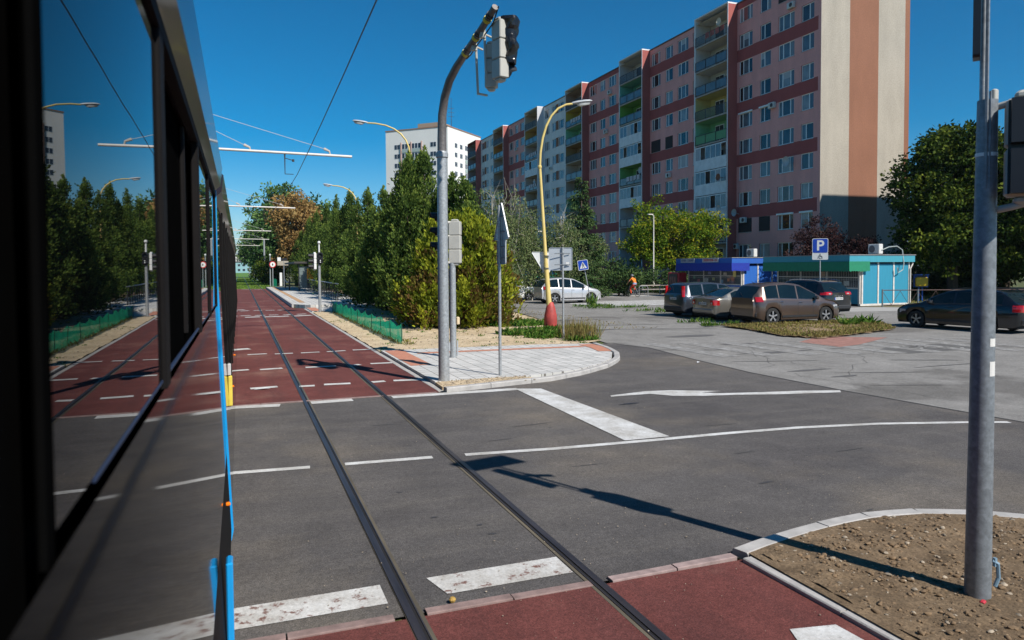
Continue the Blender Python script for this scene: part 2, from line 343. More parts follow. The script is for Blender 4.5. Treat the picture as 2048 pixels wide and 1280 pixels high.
# platform
structure(MB().prism([(3.05, 46.2), (3.05, 92), (6.3, 92), (6.3, 45), (3.9, 44.6), (3.6, 45)], -0.02, 0.20), 'platform', m_pav)
structure(MB().prism([(2.93, 46.0), (3.04, 46.0), (3.04, 92), (2.93, 92)], -0.02, 0.21), 'platform_kerb', m_conc)
structure(MB().strip([(3.7, 48), (3.7, 91)], 0.35, 0.206), 'tactile_paving', mat('platform_tactile', (0.46, 0.28, 0.15), 0.85))
structure(MB().prism([(3.62, 40.5), (3.62, 44.4), (6.4, 44.6), (7, 40.8)], -0.02, 0.05), 'crossing_pavement', m_pav)
structure(MB().strip([(3.9, 40.6), (3.9, 44.4)], 0.5, 0.056), 'tactile_paving', m_tact)
structure(MB().poly([(6.3, 44.8), (6.3, 92), (8.6, 92), (9.2, 44)], 0.02), 'shelter_path', m_pav)
# markings
def seg2(a, b, wd, z=0.010, nm='road_marking', m=None): return structure(MB().strip([a, b], wd, z), nm, m or m_paint)
for (a, b, c, d) in ((500.5, 778, 555, 774), (599, 773.5, 629.5, 772), (648, 770, 701, 767.5), (744, 765, 770, 763), (787, 762, 839, 760),
    (458, 743, 497.5, 740), (520, 740, 565, 737), (611, 735.5, 672, 732.5), (705, 731, 720, 729.5), (741, 728, 784, 726)):
    seg2(gp(a, b), gp(c, d), 0.2)
for (a, b, c, d) in ((495, 710, 534, 708), (549.5, 708.5, 586, 707), (602, 706.5, 639, 704.5), (654, 704, 691, 701.7), (705.5, 700.7, 740.5, 699.2)):
    seg2(gp(a, b), gp(c, d), 0.16)
seg2(gp(456, 701), gp(499, 698), 0.4)
for r_, wd in (([(490, 635, 520, 634), (528, 634.2, 578, 632.5), (587, 632.5, 623, 630.7)], 0.5), ([(481, 632, 501, 631), (510, 631, 530, 631), (538, 630.5, 557, 630), (566, 630, 585, 629.2), (594, 629, 612, 628)], 0.3),
               ([(481, 622.5, 498, 621.5), (507, 621.5, 524, 621.2), (531, 621.2, 549, 620.7), (556, 620.7, 565, 620.2)], 0.3), ([(472, 620.5, 489, 619.7), (484, 579, 504, 579), (508, 579, 526, 579)], 0.4)):
    for (a, b, c, d) in r_: seg2(gp(a, b), gp(c, d), wd)
seg2((2.56, 13.07), (5.0, 13.03), 0.24, 0.006); 
seg2(gp(410, 818), gp(560, 811), 0.25, 0.006); seg2(gp(622, 806), gp(705, 800), 0.25, 0.006)
structure(MB().poly([(4.95, 13.07), (5.42, 12.88), (5.52, 8.55), (4.83, 8.57)], 0.009), 'road_marking', m_paint)
structure(MB().strip([(2.61, 8.67), (3.8, 8.53), (5.14, 8.46), (6.4, 8.42), (7.57, 8.33), (8.8, 8.1), (10.0, 7.72), (10.7, 7.45)], 0.12, 0.006), 'road_marking', m_paint)
seg2(gp(690, 929), gp(865, 915), 0.12, 0.006); seg2(gp(330, 957), gp(620, 935), 0.12, 0.006)
for X0, X1 in ((1.33, 2.36), (-0.35, 0.93), (-2.0, -0.9)):
    structure(MB().poly([(X0+.03, 4.98), (X1+.0, 4.99), (X1+.0, 5.31), (X0-.05, 5.30)], 0.006), 'road_marking', m_paintw)
structure(MB().poly([gp(x, y) for x, y in ((1680, 781), (1682, 785), (1560, 789), (1480, 790), (1400, 792.5), (1345, 792), (1300, 788), (1222, 794), (1221, 791.5), (1290, 783), (1340, 781), (1442, 782.5), (1402, 785.5), (1440, 787), (1520, 785), (1600, 782))], 0.006), 'turn_arrow', m_paint)
structure(MB().poly([(3.28, 3.68), (3.60, 3.62), (3.62, 3.3), (3.12, 3.3)], 0.010), 'road_marking', m_paint)
for i in range(9):
    X = 11.45+i*1.15; m_ = m_paintf
    structure(MB().poly([(X, 19.3-i*.28), (X+.55, 19.2-i*.28), (X+.75, 15.6-i*.28), (X+.2, 15.6-i*.28)], 0.002), 'zebra_crossing', m_)
for i in range(5):
    Y = 38.9+i*1.15
    structure(MB().poly([(15.4+i*.1, Y), (18.0, Y), (18.0, Y+.6), (15.4, Y+.6)], 0.002), 'zebra_crossing', m_paintf)
    structure(MB().poly([(20.0, Y), (28.9+i*.8, Y), (28.9+i*.8, Y+.62), (20.0, Y+.62)], 0.002), 'zebra_crossing', paint_mat('zebra_paint', (0.74, 0.74, 0.73), (0.3, 0.29, 0.27), 0.36, 3))
def ring2(c, r, wd): return [(c[0]+r*math.cos(t*math.pi/10), c[1]+r*.8*math.sin(t*math.pi/10)) for t in range(21)]
bc = gp(1860, 696); bm_ = MB()
for dx in (-.55, .55): bm_.strip(ring2((bc[0]+dx, bc[1]+dx*-.35), .34, .08), .09, 0.008)
for a, b in (((-.55, .2), (-.1, .1)), ((-.1, .1), (.1, .55)), ((-.55, .2), (-.3, .7)), ((-.3, .7), (.3, .35)), ((.55, -.2), (.2, .6)), ((-.1, .1), (.3, .35))):
    bm_.strip([(bc[0]+a[0], bc[1]+a[1]), (bc[0]+b[0], bc[1]+b[1])], .08, 0.009)
structure(bm_, 'bicycle_symbol', m_paintf)
# dark patches and a stain on the asphalt
def blob(c, rx, ry, z, m, nm='asphalt_patch', ang=0.0, nn=22):
    pts = []
    for i in range(nn):
        a = 2*math.pi*i/nn; k = 0.75+0.35*noise.noise(Vector((c[0]*3+math.cos(a), c[1]*3+math.sin(a), 0)))+random.uniform(-.06, .06)
        x, y = rx*k*math.cos(a), ry*k*math.sin(a); pts.append((c[0]+x*math.cos(ang)-y*math.sin(ang), c[1]+x*math.sin(ang)+y*math.cos(ang)))
    return structure(MB().poly(pts, z), nm, m)
m_stain = mat('oil_stain', (0.028, 0.027, 0.030), 0.5); m_patch = mat('asphalt_repair', (0.105, 0.100, 0.098), 0.9, bump=0.5, bscale=80)
blob(gp(1258, 808), .26, .07, 0.004, m_stain, 'oil_stain')
for x, y, a, b in ((1160, 662, 1.6, .5), (1380, 672, 1.3, .35), (1540, 705, 1.3, .22), (1475, 688, .8, .25), (1620, 740, .7, .12), (1690, 752, .5, .1)):
    blob(gp(x, y), a, b, 0.001, m_patch)
for x, y, a, b_ in ((1210, 720, .9, .05), (1350, 735, 1.2, .04), (1560, 722, 1.5, .06), (1750, 745, 1.4, .05), (1820, 770, .9, .04), (1620, 700, 1.8, .09), (1250, 650, 2.5, .1), (1420, 700, 1.0, .05), (1900, 730, 1.6, .05), (1300, 658, 3.0, .12), (1160, 640, 2.0, .15), (1850, 720, 1.2, .07)):
    blob(gp(x, y), a, b_, 0.0012+random.random()*.0006, m_patch, ang=random.uniform(-.5, .1))
m_tyre = mat('tyre_polish', (0.052, 0.049, 0.050), 0.6, var=.25, scale=3)
for x, y, a, b_ in ((1490, 905, .28, .012), (1000, 880, .25, .01), (800, 985, .05, .02), (770, 850, .3, .012), (1440, 850, .4, .012), (960, 1050, .04, .022), (1180, 930, .3, .01), (1060, 850, .5, .012), (1700, 900, .35, .012), (1740, 1020, .05, .015), (868, 1035, .045, .022), (985, 1068, .05, .02), (1533, 965, .14, .03), (1100, 855, .05, .012)):
    blob(gp(x, y), a, b_, 0.004, m_tyre, 'tyre_mark', ang=random.uniform(-.15, .1))
# seam of the two asphalts, tar line
seam = [(10.95, -6), (10.9, 7.4), (10.82, 8.2), (10.6, 10.5), (10.53, 13.1), (10.75, 15.7), (11.1, 18.3), (10.7, 19.7)]
structure(MB().strip(seam, 0.05, 0.0035), 'tar_seam', mat('tar', (0.03, 0.028, 0.028), 0.7))
# uneven earth: bed by the near pole, sandy ground by the tramway
def uneven(name, poly, step, amp, z0, m, sc=3.0, edge=0.25):
    xs = [p[0] for p in poly]; ys = [p[1] for p in poly]; nx = int((max(xs)-min(xs))/step)+1; ny = int((max(ys)-min(ys))/step)+1
    idx = {}; V = []; F = []
    def vid(i, j):
        if (i, j) not in idx:
            x, y = min(xs)+i*step, min(ys)+j*step
            h = amp*(noise.noise(Vector((x*sc, y*sc, 1)))*0.9+0.55*noise.noise(Vector((x*sc*2.7, y*sc*2.7, 5)))+0.4*noise.noise(Vector((x*sc*7, y*sc*7, 9))))
            idx[(i, j)] = len(V); V.append((x, y, z0+h))
        return idx[(i, j)]
    for i in range(nx):
        for j in range(ny):
            if inside((min(xs)+(i+.5)*step, min(ys)+(j+.5)*step), poly): F.append((vid(i, j), vid(i+1, j), vid(i+1, j+1), vid(i, j+1)))
    o = MB().add(V, F); return structure(o, name, m, smooth=True)
BED = [(3.86, 4.62)] + [(x, y-.09) for x, y in KERBC[1:10]] + [(8.15, 1.0), (8.3, -1.0), (3.88, -1.0)]
structure(MB().poly([(3.78, 4.72)]+[(x, y) for x, y in KERBC[:11]]+[(8.3, -2), (3.8, -2)], 0.051), 'earth_base', m_bed)
uneven('earth_bed', BED, 0.035, 0.032, 0.052, m_bed, 3.2)
SANDP = [(3.63, 20.02), (9.6, 19.6), (10.7, 20.5), (11.4, 23.8), (12.6, 30.8), (14.0, 40), (13, 44), (7.0, 43.8), (6.9, 40.6), (3.62, 40.3)]
uneven('sandy_ground', SANDP, 0.16, 0.03, 0.035, m_sand, 1.2)
structure(MB().prism([(3.6, 13.42), (4.7, 13.58), (5.7, 13.85), (5.5, 14.1), (4.7, 14.18), (3.63, 14.08)], -0.02, 0.07), 'sandy_verge', m_sand)
structure(MB().poly([(6.9, 44), (15, 44), (18, 110), (9, 110)], -0.008), 'woodland_floor', m_soil)
# stones
def stones(name, n, fn, smin, smax, m, label=None):
    V = []; F = []
    ph = .618; base = [Vector(q).normalized() for q in ((-ph, 1, 0), (ph, 1, 0), (-ph, -1, 0), (ph, -1, 0), (0, -ph, 1), (0, ph, 1), (0, -ph, -1), (0, ph, -1), (1, 0, -ph), (1, 0, ph), (-1, 0, -ph), (-1, 0, ph))]
    ff = [(0, 11, 5), (0, 5, 1), (0, 1, 7), (0, 7, 10), (0, 10, 11), (1, 5, 9), (5, 11, 4), (11, 10, 2), (10, 7, 6), (7, 1, 8), (3, 9, 4), (3, 4, 2), (3, 2, 6), (3, 6, 8), (3, 8, 9), (4, 9, 5), (2, 4, 11), (6, 2, 10), (8, 6, 7), (9, 8, 1)]
    for _ in range(n):
        p = fn(); s = smin*(smax/smin)**(random.random()**2.2); a = random.random()*6.28; o = len(V)
        sx, sy, sz = s*random.uniform(.8, 1.2), s*random.uniform(.5, .95), s*random.uniform(.35, .65)
        for b in base:
            j_ = random.uniform(.82, 1.12); k = [sx*j_*b[0], sy*j_*b[1], sz*j_*b[2]]
            V.append((p[0]+k[0]*math.cos(a)-k[1]*math.sin(a), p[1]+k[0]*math.sin(a)+k[1]*math.cos(a), p[2]+k[2]+s*.12))
        F += [tuple(i+o for i in f) for f in ff]
    return tag(MB().add(V, F).build(name, m, smooth=50), label or 'small stones and clods scattered on the bare earth', 'gravel', kind='stuff')
def in_bed(z=0.056):
    while True:
        x, y = random.uniform(3.9, 8.2), random.uniform(2.0, 5.0)
        if inside((x, y), BED): return (x, y, z+0.03*noise.noise(Vector((x*3.2, y*3.2, 1))))
def in_sand():
    while True:
        x, y = random.uniform(3.7, 13), 19.8+random.random()**1.6*14
        if inside((x, y), SANDP) and not (x > 7.5 and y > 26): return (x, y, 0.04)
m_stone = mat('pale_stone', (0.33, 0.27, 0.20), 0.9, var=0.5, scale=14); m_clod = mat('earth_clod', (0.19, 0.125, 0.07), 0.95, var=0.3, scale=20)
stones('gravel', 1500, in_bed, 0.003, 0.028, m_stone, 'pale pebbles strewn over the brown earth bed round the near pole')
stones('clods', 5200, in_bed, 0.004, 0.030, m_clod, 'crumbly brown clods of the earth bed round the near pole')
stones('gravel', 1300, in_sand, 0.010, 0.045, m_stone, 'pale stones on the sandy ground beside the corner pavement')
def on_road():
    return (random.uniform(0.5, 6.5), random.choice([random.uniform(4.9, 6.4), random.uniform(3.5, 4.7), random.uniform(4.9, 12)]), 0.012)
stones('grit', 900, on_road, 0.002, 0.009, m_stone, 'loose grit lying on the asphalt and red surface')
def grit_verge(): return (random.uniform(3.66, 5.6), random.uniform(13.55, 14.2), 0.075)
stones('gravel', 420, grit_verge, 0.008, 0.03, m_stone, 'stones in the sandy strip between kerb and corner paving')
# hills far behind
def hills(name, dist, x0, x1, h, seed, m):
    V = []; F = []; n = 120
    for i in range(n+1):
        x = x0+(x1-x0)*i/n
        for j, (dy, k) in enumerate(((0, 0), (250, .45), (600, .85), (1000, 1.0), (1600, .8), (2400, 0))):
            z = h*k*(0.62+0.38*noise.noise(Vector((x/900, seed, 0)))+0.12*noise.noise(Vector((x/260, seed+dy/600, 3))))
            V.append((x, dist+dy, z-1))
    for i in range(n):
        for j in range(5): a = i*6+j; F.append((a, a+6, a+7, a+1))
    structure(MB().add(V, F), name, m, smooth=True)
hills('hills', 4300, -6000, 6500, 190, 3, mat('hazed_far_forest', (0.10, 0.15, 0.17), 0.95, var=0.2, scale=0.004))  # blue of the far forest is distance haze painted into its colour
hills('near_hills', 2600, -4000, 4500, 78, 11, mat('near_forest', (0.085, 0.12, 0.10), 0.95, var=0.3, scale=0.01))

# cracks in the old asphalt and arcs of tyre polish on the new
m_crack = mat('crack', (0.10, 0.094, 0.085), .95, var=.2)
for k, (x0, y0, x1, y1) in enumerate(((1230, 668, 1420, 700), (1460, 700, 1640, 735), (1560, 745, 1900, 800), (1700, 705, 1930, 722), (1350, 660, 1460, 668), (1120, 630, 1290, 650), (1880, 735, 2040, 760), (1690, 760, 1740, 700), (1500, 690, 1530, 735))):
    a, b_ = Vector(gp(x0, y0)), Vector(gp(x1, y1)); P = [a.lerp(b_, i/14)+Vector((noise.noise(Vector((k*3.1, i*.6, 0)))*.35, noise.noise(Vector((k*5.7, i*.6, 4)))*.5)) for i in range(15)]
    structure(MB().strip([tuple(p) for p in P], .011, 0.0022), 'crack', m_crack)
# ================================================================ BUILDINGS
def render_mat(name, col, var=0.10, vs=0.8, mott=0.03):
    """rough painted plaster, faint rain streaks"""
    m, nt, b = _new(name); b.inputs['Roughness'].default_value = 0.92; b.inputs['Specular IOR Level'].default_value = 0.2
    a = _ramp(nt, _noise(nt, vs, 6, .65, stretch=(1, 1, .35)).outputs[0], [(0.3, tuple(c*(1-var) for c in col)), (0.7, tuple(c*(1+var) for c in col))]).outputs[0]
    c = _ramp(nt, _noise(nt, 9, 4, .8).outputs[0], [(0.3, (1-.10-mott,)*3), (0.7, (1.08+mott,)*3)]).outputs[0]
    nt.links.new(_mix(nt, 1.0, a, c, 'MULTIPLY'), b.inputs['Base Color']); _bump(nt, b, _noise(nt, 22, 3).outputs[0], .4, .02); return m
w_pink = render_mat('pink_plaster', (0.80, 0.375, 0.345)); w_red = render_mat('brick_red_plaster', (0.38, 0.10, 0.095)); w_white = render_mat('white_plaster', (0.78, 0.77, 0.77))
w_cream = render_mat('cream_plaster', (0.40, 0.36, 0.30), .13, .5, .12); w_brown = render_mat('rust_brown_plaster', (0.275, 0.13, 0.082), .11, .5, .09)
w_orange = render_mat('ochre_plaster', (0.50, 0.25, 0.12)); w_conc = render_mat('balcony_concrete', (0.42, 0.38, 0.34), .15)
w_grey = render_mat('grey_base_plaster', (0.30, 0.27, 0.28))
m_frame = mat('white_window_frame', (0.88, 0.88, 0.88), 0.45, var=0.05); m_framed = mat('dark_window_frame', (0.06, 0.05, 0.045), 0.5)
GL = [glass_mat('pane_a', (0.035, 0.045, 0.06)), glass_mat('pane_b', (0.10, 0.125, 0.15)), glass_mat('pane_c', (0.22, 0.23, 0.24), 0.15), glass_mat('pane_d', (0.012, 0.012, 0.016))]
m_blind = mat('closed_blind', (0.40, 0.42, 0.45), 0.6, var=0.06); m_dblind = mat('dark_awning_blind', (0.018, 0.016, 0.018), 0.8)
m_sill = mat('tin_sill', (0.42, 0.40, 0.40), 0.5, 0.3); m_ral = mat('railing_iron', (0.035, 0.032, 0.034), 0.6); m_dish = mat('dish_grey', (0.48, 0.49, 0.50), 0.5); m_ac = mat('aircon_case', (0.62, 0.61, 0.58), 0.5)
FX, Y0, TOPZ, MOD = 50.3, 52.96, 30.3, 17.6     # facade plane, near end, roof, staircase module
blk = thing('apartment_block', 'long ten storey panel apartment block with pink and red plaster bands and loggia columns', 'apartment building', (FX, Y0, 0))
def facade(ycuts, holes, colfn, x=0.0, zmax=TOPZ, depth=0.14):
    """wall skin with real window openings; colfn(y, z) gives the plaster"""
    ys = sorted(set([round(v, 3) for v in ycuts+[h[0] for h in holes]+[h[1] for h in holes]]))
    zs = sorted(set([0, round(zmax, 3)]+[round(h[2], 3) for h in holes]+[round(h[3], 3) for h in holes])); mb = MB()
    H = [tuple(round(v, 3) for v in h) for h in holes]
    for a, b in zip(ys, ys[1:]):
        for c, d in zip(zs, zs[1:]):
            ym, zm = (a+b)/2, (c+d)/2
            if any(h[0] < ym < h[1] and h[2] < zm < h[3] for h in H): continue
            mb.cur = colfn(ym, zm); mb.add([(x, a, c), (x, b, c), (x, b, d), (x, a, d)], [(0, 1, 2, 3)])
    for h in H:
        mb.cur = colfn((h[0]+h[1])/2, h[2]-.05); X = x+depth
        mb.add([(x, h[0], h[2]), (x, h[1], h[2]), (x, h[1], h[3]), (x, h[0], h[3]), (X, h[0], h[2]), (X, h[1], h[2]), (X, h[1], h[3]), (X, h[0], h[3])], [(0, 1, 5, 4), (1, 2, 6, 5), (2, 3, 7, 6), (3, 0, 4, 7)])
    return mb
WALLS = [w_pink, w_red, w_white, w_brown, w_grey]
WB = {}
def window_mesh(wd, ht, style):
    """frame in the YZ plane facing -X, with mullions; returns (frame, pane, extra) meshes cached by style"""
    key = (round(wd, 2), round(ht, 2), style)
    if key in WB: return WB[key]
    f = MB(); t = .07
    f.bb(-.03, .03, 0, t, 0, ht); f.bb(-.03, .03, wd-t, wd, 0, ht); f.bb(-.03, .03, t, wd-t, 0, t); f.bb(-.03, .03, t, wd-t, ht-t, ht)
    cuts = [0.30, 0.72] if wd > 1.9 else ([0.38] if style % 2 else [0.62])
    if wd > 1.9 and style % 2: cuts = [0.25, 0.75]
    for c in cuts: f.bb(-.028, .028, wd*c-.05, wd*c+.05, t, ht-t)
    f.cur = 1; f.bb(-.16, -.02, -.03, wd+.03, -.05, -.01)
    fm = f.build('window', [m_frame, m_sill])
    xs = [t]+[wd*c for c in cuts]+[wd-t]; p = MB()
    mats_ = GL + [m_blind]
    pick = [(0, 1, 0), (1, 0, 1), (3, 1, 3), (1, 2, 1), (2, 2, 1), (0, 3, 1), (1, 1, 1), (4, 4, 4), (3, 0, 1), (1, 1, 0), (2, 1, 1), (0, 0, 3), (1, 3, 2), (2, 0, 2), (3, 3, 0), (1, 2, 0)][style]
    for i, (a, b) in enumerate(zip(xs, xs[1:])):
        p.cur = pick[i % 3]; dz = random.uniform(-.004, .004)
        p.add([(.004+dz, a, t), (.004-dz, b, t), (.004-dz, b, ht-t), (.004+dz, a, ht-t)], [(0, 1, 2, 3)])
        if style in (3, 6) and i == 1: p.cur = 4; p.add([(-.006, a, ht*.55), (-.006, b, ht*.55), (-.006, b, ht-t), (-.006, a, ht-t)], [(0, 1, 2, 3)])
    pm = p.build('pane', mats_, parent=fm)
    for o in (fm, pm): C.objects.unlink(o)
    WB[key] = (fm, pm); return WB[key]
nwin = 0; rest = MB()
def put_window(y, z, wd, ht, x, style, parent):
    global nwin
    fm, pm = window_mesh(wd, ht, style); nwin += 1
    a = fm.copy(); C.objects.link(a); a.parent = parent; a.location = (x, y, z)
    b = pm.copy(); C.objects.link(b); b.parent = a
    return a
restm = []
RZ = [28.94-2.78*r-.75 for r in range(11)]; WH = 1.5
def seg_windows(mod):
    base = -(Y0) + 65.1 + MOD*mod if mod >= 0 else 0
    return base
wins = []          # (y, z, width) in block coordinates
SEGS = []
for k in range(6):
    yf = 65.1-Y0+17.62*k                         # near side of loggia column k
    ws = [(yf-2.6, 2.1), (yf-5.4, 1.6), (yf-8.7, 2.2), (yf-11.25, 1.6)]
    y_start = 0 if k == 0 else yf-17.62+5.95
    SEGS.append((k, y_start, yf, ws))
dark_w = {(0, 3, 0), (0, 2, 0), (1, 0, 4), (1, 1, 4), (0, 0, 8), (0, 1, 8)}
holes_all = []; vis = []
for k, ys, yf, ws in SEGS:
    holes = [(y, y+wd, RZ[r], RZ[r]+WH) for y, wd in ws for r in range(11) if not (r == 10 and k % 2 == 0 and y > yf-6)]
    white = k in (3, 5)
    def colfn(y, z, k=k, ws=ws, white=white, ys=ys, yf=yf):
        if z < 1.0: return 4
        if z > 29.75: return 2 if white else (1 if k in (0, 2) else 0)
        r = next((r for r in range(11) if z > RZ[r]), 11)       # row whose sill is just below
        inrow = r < 11 and z < RZ[r]+WH
        if white: return 3 if inrow and any(ws[i+1][0]+ws[i+1][1] < y < ws[i][0] for i in ((0,) if k == 5 else (1,))) else 2
        if inrow: return 0
        above = r-1
        return 1 if (above >= 0 and above % 2 == (1 if k in (0, 2) else 0) and y > ys+.35) else 0
    facade([ys, ys+.35, yf], holes, colfn).build('wall', WALLS, parent=blk)
    for i, (y, wd) in enumerate(ws):
        for r in range(11):
            if (r == 10 and k % 2 == 0 and y > yf-6): continue
            st = random.choice([0, 1, 2, 3, 4, 5, 6, 8, 9, 10, 11, 12, 13, 14, 15])
            if k == 1 and (i, r) in ((2, 5), (3, 5)): st = 7
            vis.append((y, RZ[r], wd, k, i, r, st))
m_pinks = [WALLS]
for n_i, (y, z, wd, k, i, r, st) in enumerate(sorted(vis, key=lambda q: q[0]+q[1]*0.01)):
    if n_i < 96: put_window(y, z, wd, WH, .11, st, blk)
    else:
        fm, pm = window_mesh(wd, WH, st)
        for src, tgt in ((fm, 0), (pm, 1)):
            me = src.data; o = len(rest.v); rest.v.extend([(v.co.x+.11, v.co.y+y, v.co.z+z) for v in me.vertices])
            for p in me.polygons:
                rest.f.append(tuple(i_+o for i_ in p.vertices)); rest.m.append((p.material_index if tgt == 0 else 2+p.material_index))
    if (k, i, r) in dark_w: MB().box((.03, y+wd/2, z+WH*.5), (.10, wd+.05, WH*.96)).build('blind', m_dblind, parent=blk)
    elif r in (4, 8) and (k, i) in ((0, 0), (0, 1), (0, 2), (0, 3)) and not (r == 8 and i < 2) and not (r == 4 and i > 1): MB().box((-.02, y+wd/2, z+WH+.03), (.2, wd+.12, .16)).build('blind_box', m_frame, parent=blk)
tag(rest.build('window', [m_frame, m_sill]+GL+[m_blind], parent=blk), kind='stuff')
# body of the block: gable with stripes, back, roof
b = MB(); zt = TOPZ; yE = 6*17.62-17.62+12.14+5.95
st_ = [(0, 3.4, 0), (3.4, 6.93, 1), (6.93, 10.3, 0), (10.3, 10.9, 1)]
for x0, x1, c in st_: b.cur = c; b.add([(x0, 0, 0), (x1, 0, 0), (x1, 0, zt), (x0, 0, zt)], [(0, 1, 2, 3)])
b.cur = 2; b.add([(10.9, 0, 0), (10.9, yE, 0), (10.9, yE, zt), (10.9, 0, zt)], [(0, 1, 2, 3)]); b.add([(0, yE, 0), (10.9, yE, 0), (10.9, yE, zt), (0, yE, zt)], [(0, 1, 2, 3)])
b.build('gable', [w_cream, w_brown, w_pink], parent=blk)
rb = MB(); rb.bb(-.12, 11.0, -.08, yE+.1, zt, zt+.12)
for k in range(6): rb.bb(4, 8, 5+17.6*k, 9+17.6*k, zt+.1, zt+2.4)
rb.build('roof', mat('roof_tin', (0.10, 0.075, 0.07), 0.7), parent=blk)
# loggia columns
inner = [[(0.62, 0.60, 0.56), (0.62, 0.60, 0.57), (0.60, 0.6, 0.58), (0.55, 0.50, 0.20), (0.22, 0.55, 0.32), (0.6, 0.6, 0.6), (0.6, 0.6, 0.6), (.6, .6, .6), (.6, .6, .6), (.5, .5, .5)],
         [(0.5, 0.5, 0.5), (0.10, 0.42, 0.36), (0.14, 0.42, 0.07), (.55, .56, .58), (.55, .55, .55), (0.16, 0.45, 0.14), (.55, .55, .53), (.5, .5, .5), (.5, .5, .5), (.5, .5, .5)],
         [(.35, .26, .2), (0.50, 0.42, 0.06), (0.18, 0.55, 0.36), (0.30, 0.21, 0.08), (.5, .47, .42), (.4, .36, .3), (.22, .5, .35), (.5, .5, .5), (.5, .5, .5), (.5, .5, .5)],
         [(.5, .42, .32), (0.55, 0.38, 0.10), (.5, .48, .48), (.5, .38, .28), (.5, .45, .4), (.45, .4, .3), (.5, .5, .5), (.5, .5, .5), (.5, .5, .5), (.5, .5, .5)],
         [(.42, .28, .2), (0.58, 0.28, 0.05), (.45, .42, .4), (.4, .35, .3), (.5, .5, .5), (.5, .5, .5), (.5, .5, .5), (.5, .5, .5), (.5, .5, .5), (.5, .5, .5)],
         [(.3, .28, .3)]*10]
m_par = mat('white_parapet', (0.76, 0.77, 0.79), 0.7, var=0.14, scale=1.5); m_rg = glass_mat('railing_glass', (0.10, 0.12, 0.14), 0.25); m_rgg = mat('green_railing_panel', (0.10, 0.30, 0.13), 0.6)
m_enc = glass_mat('enclosed_glass', (0.16, 0.18, 0.21), 0.12)
glazed = {(0, 5), (0, 6), (0, 7), (1, 3), (1, 4), (3, 3), (1, 6)}
m_cloth = mat('laundry', (0.55, 0.52, 0.55), 0.9, var=.2); m_clothr = mat('striped_rug', (0.32, 0.10, 0.09), 0.9, var=.5, scale=3)
